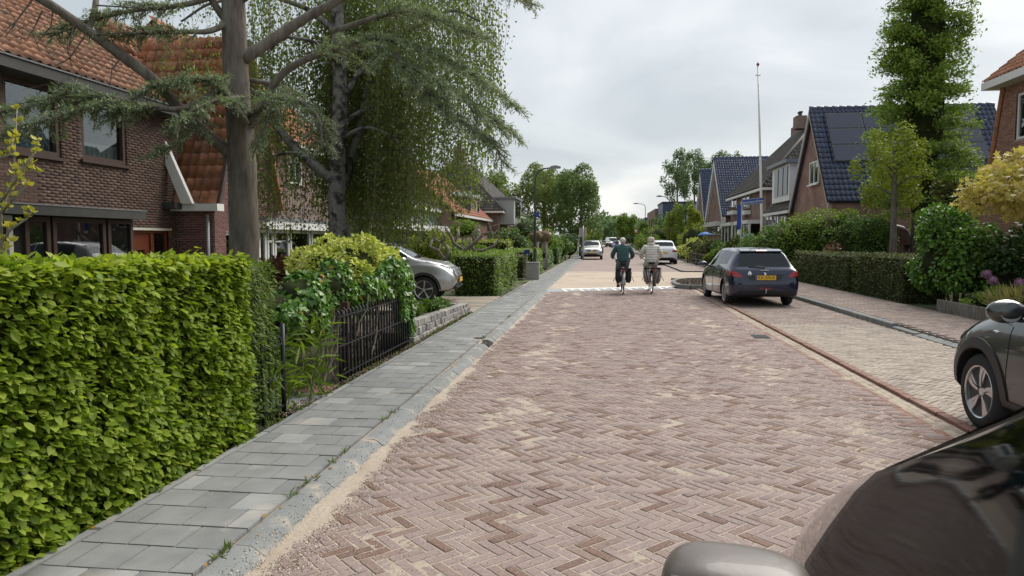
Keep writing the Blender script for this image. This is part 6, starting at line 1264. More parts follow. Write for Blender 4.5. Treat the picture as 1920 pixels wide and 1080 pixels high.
def car(t, st, paint, glass_x, ws_x, rw_x, wheels, r, pillars=(), under=black, arch=True, rim='multi', tw=.19, rimm=alu, pil=.03):
    """t: Empty of the vehicle. st stations rear to front; glass_x side glass range; ws_x/rw_x windscreen/rear window x ranges; wheels [(x, half track)]"""
    sub = 4; xs, rows = car_shell(st, sub=sub); n = len(rows[0]); v = []
    for x, rw in zip(xs, rows):
        v += [(x, -a, b) for a, b in rw[::-1]]+[(x, a, b) for a, b in rw[1:-1]]      # right top..bottom centre..left up
    m = 2*n-2; # ring order: right from top to bottom (n pts), then left from bottom to top
    ring = []
    for x, rw in zip(xs, rows): ring.append([(x, -a, b) for a, b in rw[::-1]]+[(x, a, b) for a, b in rw[1:-1]])
    v = [p for rg in ring for p in rg]; f = []; mi = []; R = len(ring)
    for i in range(R-1):
        for k in range(m):
            f.append((i*m+k, i*m+(k+1) % m, (i+1)*m+(k+1) % m, (i+1)*m+k)); kk = k if k < n-1 else m-1-k; mi.append(1 if kk >= (PTK-1)*sub-2*sub+1 else 0)
    f.append(tuple(range(m))[::-1]); mi.append(0); f.append(tuple((R-1)*m+k for k in range(m))); mi.append(0)
    me = mkmesh('body', v, f, [paint, under], mi); bm = bmesh.new(); bm.from_mesh(me); bmesh.ops.recalc_face_normals(bm, faces=bm.faces); bm.to_mesh(me); bm.free()
    dg_bvh = BVHTree.FromPolygons([Vector(p) for p in v], f)
    if arch:
        cu = []
        for wx, hw in wheels:
            for s in (-1, 1):
                mb = MB(); y0, y1 = s*(hw-tw-.06), s*(hw+.3); mb.lathe([(0, y0), (r+.045, y0), (r+.045, y1), (0, y1)], (wx, 0, r), 28, 'y'); c = mkmesh('c', mb.v, mb.f, [under]); bm = bmesh.new(); bm.from_mesh(c); bmesh.ops.remove_doubles(bm, verts=bm.verts, dist=1e-4); bmesh.ops.recalc_face_normals(bm, faces=bm.faces); bm.to_mesh(c); bm.free(); cu.append(c)
        me = bool_cut(me, cu)
    me.polygons.foreach_set('use_smooth', np.ones(len(me.polygons), dtype=bool)); me.set_sharp_from_angle(angle=math.radians(38)); link('body', me, t)
    # glass sheets lie 3 mm proud of the shell
    def region(x0, x1, k0, k1, both=True, side=1):
        mb = MB(); q = np.linspace(x0, x1, 14); idx = []
        for x in q:
            i = int(np.clip(np.searchsorted(xs, x)-1, 0, len(xs)-2)); g = (x-xs[i])/(xs[i+1]-xs[i]); rw = rows[i]*(1-g)+rows[i+1]*g; idx.append(rw)
        ks = range(k0, k1+1); vv = []
        for x, rw in zip(q, idx):
            line = [(x, side*rw[k][0], rw[k][1]) for k in ks]
            if both: line = line+[(x, -rw[k][0], rw[k][1]) for k in list(ks)[::-1][1:]]
            vv.append([Vector(p) for p in line])
        W_ = len(vv[0]); flat = []
        for i in range(len(vv)):
            for k in range(W_):
                a = vv[min(i+1, len(vv)-1)][k]-vv[max(i-1, 0)][k]; b = vv[i][min(k+1, W_-1)]-vv[i][max(k-1, 0)]; nn = a.cross(b)
                if nn.length > 1e-9: nn.normalize()
                ctr = Vector((vv[i][k].x, 0, .8)); nn = nn if nn.dot(vv[i][k]-ctr) > 0 else -nn; flat.append(vv[i][k]+nn*.004)
        iq = (len(vv)//2)*W_+W_//4; nq = (flat[iq+1]-flat[iq]).cross(flat[iq+W_]-flat[iq]); rev = nq.dot(flat[iq]-Vector((flat[iq].x, 0, .8))) < 0
        mb.add(flat, [q[::-1] if rev else q for q in [(i*W_+k, i*W_+k+1, (i+1)*W_+k+1, (i+1)*W_+k) for i in range(len(vv)-1) for k in range(W_-1)]]); return mb
    top0 = 6*sub+2; G0, G1 = 5*sub+1, 6*sub
    region(*ws_x, top0, 8*sub).build('windscreen', car_glass, t, smooth=True)
    if rw_x: region(*rw_x, top0, 8*sub).build('rear_window', car_glass, t, smooth=True)
    cuts = [glass_x[0], *pillars, glass_x[1]]
    for a, b in zip(cuts, cuts[1:]):
        for s in (-1, 1): region(a+pil, b-pil, G0, G1, False, s).build('side_window', car_glass, t, smooth=True)
    for wx, hw in wheels:
        for s in (-1, 1): wheel(t, wx, s*hw, r, tw, s, rim, rimm)
    return dg_bvh
def wheel(t, x, y, r, w, s, style, rimm):
    w_ = MB(); w_.lathe([(0, -s*w*.55), (r*.66, -s*w*.55), (r*.66, -s*w*.2), (0, -s*w*.2)], (0, 0, 0), 20, 'y'); o = w_.build('wheel', black, t); o.location = (x, y-s*.012, r)
    mb = MB(); mb.lathe([(r*.66, -s*w*.06), (r*.70, -s*.005), (r*.80, 0.002*s), (r*.93, -s*.012), (r*.985, -s*.035), (r, -s*.06), (r, -s*(w-.05)), (r*.96, -s*(w-.02)), (r*.70, -s*w)], (0, 0, 0), 36, 'y'); mb.build('tyre', rubber, o, smooth=True)
    mb = MB(); mb.lathe([(r*.70, -s*.012), (r*.68, -s*.004), (r*.645, -s*.012), (r*.64, -s*w*.5)], (0, 0, 0), 36, 'y'); mb.lathe([(0, -s*.03), (r*.10, -s*.03), (r*.13, -s*.05)], (0, 0, 0), 16, 'y')
    y0, y1 = -s*.05, -s*.022
    if style == 'blade':                                   # five broad machined blades on black
        for k in range(5):
            a = 2*PI*k/5+.3; C = lambda rr, da: (rr*r*math.cos(a+da*s), rr*r*math.sin(a+da*s))
            for pts in ([C(.14, -.25), C(.14, .25), C(.40, .10), C(.655, .26), C(.655, -.02), C(.42, -.14)],): mb.prism(pts, y0, y1, 'y')
            mb.prism([C(.655, .26), C(.655, .42), C(.36, .36), C(.22, .30), C(.40, .16)], y0, y1-s*.004, 'y')
    else:
        ns = {'multi': 10, 'five': 5, 'seven': 7}[style]; wd = .30/ns*2.4
        for k in range(ns):
            a = 2*PI*k/ns+.2; C = lambda rr, da: (rr*r*math.cos(a+da), rr*r*math.sin(a+da)); mb.prism([C(.10, -wd*1.6), C(.10, wd*1.6), C(.65, wd*.62), C(.65, -wd*.62)], y0, y1, 'y')
    mb.build('rim', rimm, o, smooth=True, angle=30)
AX = {'f': (Vector((-1, 0, 0)), lambda a, b: Vector((6, a, b))), 'r': (Vector((1, 0, 0)), lambda a, b: Vector((-6, a, b))), 'l': (Vector((0, -1, 0)), lambda a, b: Vector((a, 6, b))), 'R': (Vector((0, 1, 0)), lambda a, b: Vector((a, -6, b))), 't': (Vector((0, 0, -1)), lambda a, b: Vector((a, b, 6)))}
def patch(bvh, t, name, poly, view, mat, off=.006, parent=None, smooth=True, rings=4, dense=5):
    d, start = AX[view]; poly = [Vector((a, b)) for a, b in poly]; P = []
    for i, p in enumerate(poly):
        q = poly[(i+1) % len(poly)]
        for k in range(dense): P.append(p.lerp(q, k/dense))
    c = sum(P, Vector((0, 0)))/len(P); n = len(P); v = []; last = None
    def hit(q, o):
        nonlocal last
        loc, nn, _, _ = bvh.ray_cast(start(q.x, q.y), d)
        if loc is None: return (last or start(q.x, q.y)+d*5.2)
        if nn.dot(d) > 0: nn = -nn
        last = loc+nn*o*.5-d*o*.5; return last
    for p in P: v.append(hit(p, -.01))
    for k in range(rings, 0, -1):
        for p in P: v.append(hit(c.lerp(p, k/rings*(.985 if k == rings else 1)), off))
    v.append(hit(c, off)); f = [(k*n+i, k*n+(i+1) % n, (k+1)*n+(i+1) % n, (k+1)*n+i) for k in range(rings) for i in range(n)]+[(rings*n+i, rings*n+(i+1) % n, (rings+1)*n) for i in range(n)]
    mb = MB(); mb.add(v, f); o = mb.build(name, mat, parent or t, smooth=smooth, angle=50); return o
def seam(bvh, t, pts, view, name='panel_gap', w=.006, mat=dark):
    d, start = AX[view]; P = []
    for a, b in zip(pts, pts[1:]):
        for k in range(8): P.append(Vector(a).lerp(Vector(b), k/8))
    P.append(Vector(pts[-1])); q = []
    for p in P:
        loc, nn, _, _ = bvh.ray_cast(start(p.x, p.y), d)
        if loc is not None: q.append(loc-d*.001)
    if len(q) > 2: mb = MB(); mb.tube(q, w/2, 4); mb.build(name, mat, t)
def mirror(t, x, y, z, s, paint, sc=1.0, glass=True):
    mb = MB(); mb.sphere((x, y+s*.11*sc, z), (.075*sc, .115*sc, .075*sc), 14, 9); o = mb.build('door_mirror', paint, t, smooth=True)
    mb = MB(); mb.box((x+.0, y-s*.01, z-.055*sc), (.05, .12, .03)); mb.build('arm', black, o)
    if glass: mb = MB(); mb.lathe([(0, -.062*sc), (.062*sc, -.060*sc)], (x, y+s*.11*sc, z), 16, 'x'); mb.build('mirror_glass', chrome, o)
def plate(t, c, w, facing, text, bm=amber, yawp=0):
    mb = MB(); s = 1 if facing == 'f' else -1; mb.box(c, (.012, w, .11)); p = mb.build('number_plate', bm, t, bevel=.002)
    mb = MB(); mb.box((c[0]+s*.0065, c[1]+s*(-w/2+.022)*-1*-1 if False else c[1]+(-s)*(w/2-.022), c[2]), (.002, .04, .105)); mb.build('blue_strip', sblue, p)
    if text: textmesh(text, .098, black, 'plate_text', p, (c[0]+s*.008, c[1]+(.018 if s < 0 else -.018)*-1, c[2]), (PI/2, 0, PI/2 if s > 0 else -PI/2), .001)
hatch = [(-1.985, .40, .60, .66, .60, .58, .46), (-1.95, .30, .72, .80, .76, .72, .60), (-1.88, .25, .85, .91, .825, .78, .655), (-1.80, .24, .91, .985, .85, .795, .63), (-1.52, .225, .95, 1.365, .866, .81, .545), (-1.28, .22, .955, 1.415, .868, .815, .555), (-.9, .21, .95, 1.43, .87, .825, .565), (-.4, .20, .935, 1.46, .87, .83, .575), (.1, .20, .92, 1.45, .87, .83, .575), (.42, .20, .91, 1.405, .87, .825, .56), (1.10, .20, .89, 1.0, .868, .80, .66), (1.45, .20, .84, .925, .86, .78, .62), (1.78, .22, .72, .82, .82, .73, .56), (1.93, .25, .60, .68, .73, .66, .48), (1.98, .32, .50, .56, .60, .56, .40)]
def sc_st(st, L, Wd, H):
    l0, w0, h0 = st[-1][0]-st[0][0], 2*max(s[4] for s in st), max(s[3] for s in st); return [(s[0]*L/l0, *[q*H/h0 for q in s[1:4]], *[q*Wd/w0 for q in s[4:]]) for s in st]
# ---------------- dark blue hatchback seen from behind
navyp = PAINT('dark_navy_paint', (.006, .011, .042), .35, .25)
pL, pR = at(1357, 570, z=0), at(1478, 566, z=0); c208 = thing('parked_hatchback', 'dark navy hatchback parked on the right with yellow plate KX-376-R', 'car', (3.86, 20.05, 0), PI/2+math.radians(3.2))
bv8 = car(c208, hatch, navyp, (-1.28, .80), (.45, 1.06), (-1.79, -1.545), [(-1.25, .845), (1.29, .845)], .315, (-.62, -.02))
for s in (-1, 1):
    tl = patch(bv8, c208, 'tail_light', [(s*.80, .86), (s*.775, .885), (s*.69, .87), (s*.575, .80), (s*.54, .745), (s*.575, .72), (s*.70, .74), (s*.80, .76)], 'r', redl, .012)
    patch(bv8, c208, 'reflector_strip', [(s*.78, .79), (s*.62, .778), (s*.62, .768), (s*.78, .78)], 'r', M('pink_lens', (.4, .10, .10), rough=.15, coat=1, bump=0), .018, parent=tl)
    patch(bv8, c208, 'tail_light_side', [(-1.86, .87), (-1.70, .90), (-1.62, .885), (-1.74, .80), (-1.90, .76)], 'l' if s > 0 else 'R', redl, .008)
    mirror(c208, .78, s*.86, .98, s, navyp)
    vw = 'l' if s > 0 else 'R'
    seam(bv8, c208, [(-.05, .93), (-.04, .6), (0, .28)], vw); seam(bv8, c208, [(-1.0, .95), (-.98, .75), (-.82, .55), (-.72, .3)], vw); seam(bv8, c208, [(.92, .88), (.95, .6), (.90, .3)], vw)
    for hx in (-.72, .12): patch(bv8, c208, 'door_handle', [(hx-.09, .80), (hx+.09, .81), (hx+.09, .78), (hx-.09, .77)], vw, navyp, .022)
patch(bv8, c208, 'tailgate_recess', [(-.46, .80), (.46, .80), (.36, .655), (-.36, .655)], 'r', black, .004)
plate(c208, (-2.0, 0, .725), .50, 'r', 'KX-376-R')
patch(bv8, c208, 'fog_lamp', [(-.14, .475), (.14, .475), (.12, .445), (-.12, .445)], 'r', redl, .012)
patch(bv8, c208, 'lower_bumper', [(-.66, .40), (.66, .40), (.62, .32), (-.62, .32)], 'r', black, .006)
mb = MB(); mb.tube([(-1.95, 0, .33), (-2.05, 0, .35), (-2.07, 0, .42)], .018, 8); mb.sphere((-2.07, 0, .43), .026, 8, 6); mb.build('tow_bar', steel, c208, smooth=True)
mb = MB(); mb.tube([(-1.87, .02, .93), (-1.83, -.02, .99), (-1.81, .36, .995)], [.02, .014, .008], 6); mb.build('wiper', black, c208, smooth=True)
mb = MB(); mb.tube([(-1.32, 0, 1.40), (-1.36, 0, 1.46), (-1.46, 0, 1.62)], [.012, .006, .003], 6); mb.build('aerial', black, c208)
patch(bv8, c208, 'brake_light', [(-.14, 1.372), (.14, 1.372), (.13, 1.35), (-.13, 1.35)], 'r', redl, .06); mb = MB(); mb.prism([(-1.58, 1.378), (-1.30, 1.425), (-1.30, 1.40), (-1.585, 1.35)], -.52, .52, 'y'); mb.build('roof_spoiler', navyp, c208, bevel=.008)
mb = MB(); mb.box((-1.905, 0, .905), (.02, .20, .022)); mb.build('chrome_strip', chrome, c208, bevel=.004)
silv = M('silver_emblem', (.7, .71, .72), rough=.25, metal=.6, bump=0)
patch(bv8, c208, 'rampant_emblem', [(-.012, .79), (-.035, .80), (-.015, .815), (-.032, .83), (-.008, .845), (.02, .85), (.034, .835), (.012, .825), (.030, .805), (.010, .80), (.022, .785)], 'r', silv, .012, smooth=False, dense=1)
patch(bv8, c208, 'horse_sticker', [(.32, .80), (.325, .845), (.35, .875), (.385, .885), (.375, .862), (.405, .845), (.415, .79), (.385, .80), (.37, .835), (.355, .80)], 'r', white, .005, smooth=False, dense=1)
textmesh('208', .045, silv, 'badge', c208, (-1.975, .38, .785), (PI/2, 0, -PI/2), .001)
# ---------------- grey small crossover at the right edge (its front turned away from us)
greyp = PAINT('dark_grey_paint', (.060, .066, .062), .6, .30)
cross = [(-1.85, .42, .70, .78, .62, .60, .48), (-1.80, .34, .86, .94, .80, .75, .60), (-1.66, .30, .98, 1.08, .86, .80, .63), (-1.30, .28, 1.0, 1.42, .87, .81, .56), (-.8, .26, .99, 1.50, .87, .82, .575), (-.2, .26, .97, 1.52, .87, .825, .58), (.2, .26, .96, 1.49, .87, .825, .57), (.95, .26, .955, 1.09, .87, .81, .67), (1.30, .26, .91, 1.0, .87, .79, .64), (1.62, .28, .80, .90, .83, .74, .58), (1.80, .32, .66, .76, .74, .66, .50), (1.85, .40, .58, .64, .62, .58, .42)]
cA = thing('grey_crossover', 'dark grey small crossover cut off by the right edge of the picture', 'car', (4.09, 5.40, 0), PI/2)
bA = car(cA, cross, greyp, (-1.25, .74), (.24, .92), (-1.62, -1.34), [(-1.10, .86), (1.17, .86)], .335, (-.6, -.02), rim='blade', tw=.2, rimm=alu)
for s in (-1, 1):
    vw = 'l' if s > 0 else 'R'; mirror(cA, .50, s*.86, 1.10, s, greyp, 1.25)
    mb = MB(); q = []                                            # black wheel arch cladding, a curved band
    for wx in (1.17, -1.10):
        inn, out = [], []
        for k in range(25):
            a = PI*1.06*k/24-.1
            for rr, L_ in ((.388, inn), (.475, out)):
                px_, pz_ = wx+rr*math.cos(a), .335+rr*math.sin(a); loc, nn, _, _ = bA.ray_cast(AX[vw][1](px_, max(.27, pz_)), AX[vw][0]); L_.append((loc if loc is not None else Vector((px_, s*.86, pz_)))+Vector((0, s*.012, 0)))
        mb = MB(); n = 25; back = [p-Vector((0, s*.06, 0)) for p in inn]
        mb.add(inn+out+back+[p-Vector((0, s*.03, 0)) for p in out], [(k, k+1, n+k+1, n+k) for k in range(n-1)]+[(2*n+k, 2*n+k+1, k+1, k) for k in range(n-1)]+[(n+k, n+k+1, 3*n+k+1, 3*n+k) for k in range(n-1)]); mb.build('wheel_arch', black, cA, smooth=True, angle=40)
    patch(bA, cA, 'headlight', [(1.35, .93), (1.55, .875), (1.70, .80), (1.76, .72), (1.66, .73), (1.50, .80)], vw, black, .008); patch(bA, cA, 'daytime_light', [(1.52, .83), (1.68, .78), (1.72, .74), (1.62, .755)], vw, clearl, .014)
    patch(bA, cA, 'side_repeater', [(.86, .895), (.91, .905), (.97, .895), (.91, .88)], vw, chrome, .012, dense=3)
    seam(bA, cA, [(.72, .955), (.70, .7), (.72, .4), (.70, .3)], vw); seam(bA, cA, [(-.05, .95), (-.04, .3)], vw); seam(bA, cA, [(1.10, .99), (.75, .965)], vw)
    patch(bA, cA, 'sill_cladding', [(-.7, .36), (.72, .36), (.72, .285), (-.7, .285)], vw, black, .01)
mb = MB(); mb.box((1.86, 0, .62), (.03, 1.0, .12)); mb.build('grille', black, cA, bevel=.01)
# ---------------- silver crossover on the driveway, nose to the street
silp = PAINT('silver_paint', (.42, .42, .42), .6, .32)
juke = [(-2.05, .45, .80, .88, .62, .60, .48), (-1.98, .36, .96, 1.06, .82, .76, .60), (-1.75, .32, 1.06, 1.22, .87, .80, .60), (-1.30, .30, 1.05, 1.50, .88, .80, .55), (-.6, .28, 1.02, 1.57, .88, .81, .57), (0, .28, 1.0, 1.56, .88, .815, .57), (.35, .28, 1.0, 1.50, .88, .815, .56), (1.10, .28, 1.0, 1.12, .885, .80, .68), (1.5, .28, .97, 1.05, .885, .78, .64), (1.82, .30, .88, .96, .84, .72, .58), (2.0, .36, .72, .82, .72, .62, .50), (2.07, .45, .62, .70, .58, .52, .40)]
pj = at(803, 570, z=.05); cJ = thing('silver_crossover', 'silver crossover parked on the driveway with its nose towards the street', 'car', (pj.x-1.30-.18, pj.y+.86, .05), math.radians(4))
bJ = car(cJ, juke, silp, (-1.2, .86), (.40, 1.06), (-1.7, -1.35), [(-1.25, .86), (1.28, .86)], .345, (-.55, .05), rim='five', tw=.21)
for s in (-1, 1):
    vw = 'l' if s > 0 else 'R'; mirror(cJ, .80, s*.87, 1.10, s, silp)
    hl = patch(bJ, cJ, 'headlight', [(s*.44+.115*math.cos(a), .765+.115*math.sin(a)) for a in np.linspace(0, 2*PI, 14)[:-1]], 'f', clearl, .03, dense=2)
    mb = MB(); mb.lathe([(.085, 0), (.105, .012), (.12, 0)], (2.03, s*.44, .765), 20, 'x'); mb.build('chrome_ring', chrome, hl, smooth=True)
    patch(bJ, cJ, 'indicator', [(1.30, 1.055), (1.62, 1.02), (1.80, .965), (1.62, .985)], vw, clearl, .012); patch(bJ, cJ, 'lamp_frame', [(1.62, 1.005), (1.98, .88), (2.0, .84), (1.75, .93)], vw, black, .008)
    mb = MB(); inn, out = [], []
    for k in range(21):
        a = PI*k/20
        for rr, L_ in ((.395, inn), (.445, out)): loc, nn, _, _ = bJ.ray_cast(AX[vw][1](1.28+rr*math.cos(a), .345+rr*math.sin(a)), AX[vw][0]); L_.append((loc if loc is not None else Vector((1.28+rr*math.cos(a), s*.86, .345+rr*math.sin(a))))+Vector((0, s*.012, 0)))
    mb.add(inn+out, [(k, k+1, 22+k, 21+k) for k in range(20)]); mb.build('wheel_arch', black, cJ, smooth=True)
    seam(bJ, cJ, [(.80, 1.0), (.80, .6), (.86, .34)], vw); seam(bJ, cJ, [(1.05, 1.05), (1.5, 1.0), (1.9, .90)], vw)
patch(bJ, cJ, 'grille', [(-.32, .90), (.32, .90), (.26, .80), (-.26, .80)], 'f', black, .012); patch(bJ, cJ, 'lower_grille', [(-.6, .50), (.6, .50), (.5, .40), (-.5, .40)], 'f', black, .012)
mb = MB(); mb.box((2.04, 0, .40), (.12, 1.3, .10)); mb.build('bumper_lip', black, cJ, bevel=.03)
plate(cJ, (2.12, 0, .58), .52, 'f', '')
# ---------------- front of the silver car on the far left, white car from behind, others
suv = [(-2.2, .42, .78, .86, .70, .68, .55), (-2.12, .34, .95, 1.05, .86, .80, .66), (-1.95, .30, 1.04, 1.22, .90, .83, .64), (-1.65, .28, 1.05, 1.55, .91, .83, .60), (-.8, .28, 1.02, 1.64, .92, .84, .62), (0, .28, 1.0, 1.64, .92, .84, .62), (.4, .28, 1.0, 1.58, .92, .84, .61), (1.12, .28, 1.0, 1.12, .92, .82, .70), (1.6, .28, .95, 1.05, .91, .80, .66), (2.0, .30, .84, .95, .87, .76, .60), (2.18, .34, .70, .82, .78, .70, .54), (2.24, .42, .60, .68, .66, .60, .44)]
def simple_car(name, label, loc, rz, st, paint, kind, group='cars parked far along the street', arch=False):
    t = thing(name, label, 'car', loc, rz, group); b = car(t, st, paint, (-1.5, .9), (.44, 1.08), (-1.92, -1.68), [(-1.3, .90), (1.32, .90)], .345, (-.6, .05), arch=arch, rim='five'); f = kind == 'f'; v = kind
    if not arch:
        for wx in (-1.3, 1.32):
            for s in (-1, 1): mb = MB(); mb.lathe([(.0, 0), (.41, 0), (.40, -s*.05)], (wx, s*.916, .36), 20, 'y'); mb.build('wheel_arch', black, t)
    for s in (-1, 1):
        mirror(t, .85, s*.9, 1.10, s, paint)
        if f: patch(b, t, 'headlight', [(s*.42, .80), (s*.80, .86), (s*.78, .74), (s*.46, .72)], 'f', clearl, .015)
        else: patch(b, t, 'tail_light', [(s*.52, .98), (s*.86, 1.0), (s*.86, .86), (s*.56, .86)], 'r', redl, .015)
    if f:
        patch(b, t, 'grille', [(-.42, .80), (.42, .80), (.42, .71), (-.42, .71)], 'f', black, .012); patch(b, t, 'lower_grille', [(-.55, .52), (.55, .52), (.48, .40), (-.48, .40)], 'f', black, .012); plate(t, (2.26, 0, .60), .52, 'f', ''); mb = MB(); mb.lathe([(0, .012), (.055, .01), (.06, 0)], (2.25, 0, .765), 14, 'x'); mb.build('round_emblem', chrome, t)
    else:
        patch(b, t, 'lower_bumper', [(-.78, .50), (.78, .50), (.72, .36), (-.72, .36)], 'r', black, .01); plate(t, (-2.215, .0, .80), .52, 'r', ''); mb = MB(); mb.box((-2.10, 0, .97), (.02, .5, .025)); mb.build('trim_strip', chrome, t)
    return t
bt = at(1109, 487, z=0); simple_car('silver_suv', 'silver car facing us beside the pole of the traffic sign', (bt.x, bt.y+2.2, 0), -PI/2, suv, silp, 'f')
bt = at(1246, 497, z=0); simple_car('white_suv', 'white car parked on the right ahead of the cyclists', (bt.x-.05, bt.y+2.2, 0), PI/2, suv, PAINT('white_car_paint', (.75, .76, .77), 0, .35), 'r')
bt = at(1118, 470, Y=92); simple_car('red_suv', 'dark red car parked behind the silver car', (bt.x, 92, 0), -PI/2, suv, PAINT('red_car_paint', (.10, .02, .02), .4, .35), 'f')
bt = at(1158, 465, Y=150); simple_car('blue_hatchback', 'small bright blue car coming up the far street', (bt.x, 150, 0), -PI/2+.3, sc_st(suv, 3.9, 1.75, 1.5), PAINT('blue_car_paint', (.03, .10, .35), .3, .35), 'f')
bt = at(1133, 465, Y=165); simple_car('grey_wagon', 'grey car standing at the far bend', (bt.x, 165, 0), PI/2+.5, suv, PAINT('grey_car_paint', (.12, .12, .12), .4, .4), 'r')
bt = at(1086, 460, Y=70); simple_car('roof_rack_car', 'pale car parked directly behind the silver car', (at(1112, 470, Y=73).x, 73, 0), -PI/2, suv, PAINT('pale_car_paint', (.5, .5, .5), .4, .35), 'f')
van_st = [(-2.5, .42, 1.1, 1.9, .85, .84, .70), (-2.45, .34, 1.2, 2.25, .95, .92, .78), (-1.0, .30, 1.2, 2.32, .98, .94, .80), (.9, .30, 1.18, 2.30, .98, .94, .80), (1.25, .30, 1.18, 2.22, .98, .93, .78), (2.0, .30, 1.10, 1.30, .97, .88, .76), (2.35, .34, .90, 1.05, .90, .80, .62), (2.5, .42, .70, .78, .78, .70, .50)]
def van(label, loc, rz, paint, win):
    t = thing('delivery_van', label, 'van', loc, rz); b = car(t, van_st, paint, win, (1.3, 1.95), None, [(-1.5, .93), (1.55, .93)], .34, (), arch=False, rim='five')
    for s in (-1, 1):
        mirror(t, 1.45, s*.97, 1.35, s, black, 1.4); patch(b, t, 'headlight', [(s*.50, .95), (s*.86, 1.0), (s*.84, .80), (s*.55, .78)], 'f', clearl, .015)
        for wx in (-1.5, 1.55): mb = MB(); mb.lathe([(.0, 0), (.41, 0), (.40, -s*.05)], (wx, s*.978, .36), 20, 'y'); mb.build('wheel_arch', black, t)
    patch(b, t, 'grille', [(-.45, .85), (.45, .85), (.42, .66), (-.42, .66)], 'f', black, .012); return t, b
bt = at(1147, 462, Y=170); van('white delivery van at the far end of the street', (bt.x, 170, 0), -PI/2+.25, MATS['white_car_paint'], (.75, 1.75))
pv = at(1690, 470, Y=27.5); vt, vb = van('black van with white lettering behind the lime green tree trunk', (pv.x+.75, 33.2, .05), 0, PAINT('black_van_paint', (.015, .015, .017), .2, .35), (.55, 1.75))
textmesh("'t", .24, white, 'lettering', vt, (.18, -1.0, .95), (PI/2, 0, 0), .002); textmesh('sboetje', .24, white, 'lettering', vt, (1.15, -1.0, .95), (PI/2, 0, 0), .002)
# ---------------- the dark car right beside the camera
mpv = [(-2.05, .42, .70, .85, .70, .66, .52), (-1.95, .32, .78, 1.05, .84, .79, .62), (-1.5, .24, .78, 1.40, .87, .84, .48), (-1.0, .21, .77, 1.46, .87, .85, .49), (-.4, .20, .76, 1.49, .87, .86, .50), (.1, .20, .75, 1.485, .87, .86, .50), (.40, .20, .74, 1.455, .87, .86, .49), (1.0, .20, .73, 1.21, .87, .85, .56), (1.60, .20, .76, .94, .868, .82, .66), (1.85, .20, .78, .86, .85, .75, .60), (2.08, .22, .66, .74, .78, .68, .52), (2.18, .30, .54, .60, .64, .58, .42)]
reflp = PAINT('road_reflection_paint', (.12, .10, .09), .6, .25)  # dark body tinted brown: the mirrored road is put into the base colour
fg = thing('dark_car', 'dark car right beside the camera at the lower right corner', 'car', (.93, .07, 0), PI/2-.2293)
fst = [(s[0], s[1]*1.167, s[2]*1.167, s[3]*1.167, *s[4:]) for s in mpv]
bF = car(fg, fst, reflp, (-1.5, 1.42), (.44, 1.56), (-1.9, -1.55), [(-1.3, .85), (1.42, .85)], .33, (-.55, .30), rim='five', pil=.02)
for o_ in fg.children:
    if 'window' in o_.name or 'windscreen' in o_.name: o_.data.materials[0] = GLASS('tinted_glass', (.05, .055, .05), .012, .4, .045)
trim = M('window_rubber', (.010, .010, .011), rough=.35, var=.05, bump=0)
for s in (-1, 1):
    vw = 'l' if s > 0 else 'R'; seam(bF, fg, [(-1.5, .915), (-.5, .895), (.5, .865), (1.42, .86)], vw, 'window_seal', .03, trim)
    seam(bF, fg, [(.30, .86), (.30, .6), (.3, .3)], vw); seam(bF, fg, [(1.32, .86), (1.30, .6), (1.15, .3)], vw)
    mb = MB(); mb.sphere((0, 0, 0), 1, 28, 18); sg = lambda q, e: math.copysign(abs(q)**e, q)
    mb.v = [(1.05+max(-.09, .105*sg(q[0], .75)), s*.945+.135*sg(q[1], .62), .995+.08*sg(q[2], .55)) for q in mb.v]; mo = mb.build('door_mirror', M('mirror_shell', (.11, .092, .082), rough=.4, var=.15, vscale=9, bump=.05, coat=.15), fg, smooth=True, angle=60)  # shell colour carries the brown of the road reflected in it
    mb = MB(); mb.box((.938, s*.945, .985), (.012, .18, .125)); mg = mb.build('mirror_glass', chrome, mo, bevel=.004)
    mb = MB(); mb.box((.944, s*.945, .985), (.016, .22, .165)); mb.build('mirror_rim', black, mo, bevel=.006)
    mb = MB(); mb.prism([(1.0, .90), (1.1, .90), (1.1, .95), (1.0, .95)], s*.74, s*.84, 'y'); mb.build('mirror_arm', black, mo)
    patch(bF, fg, 'headlight', [(s*.40, .80), (s*.72, .84), (s*.70, .72), (s*.44, .70)], 'f', clearl, .015); patch(bF, fg, 'tail_light', [(s*.56, 1.02), (s*.84, 1.05), (s*.84, .88), (s*.6, .88)], 'r', redl, .015)
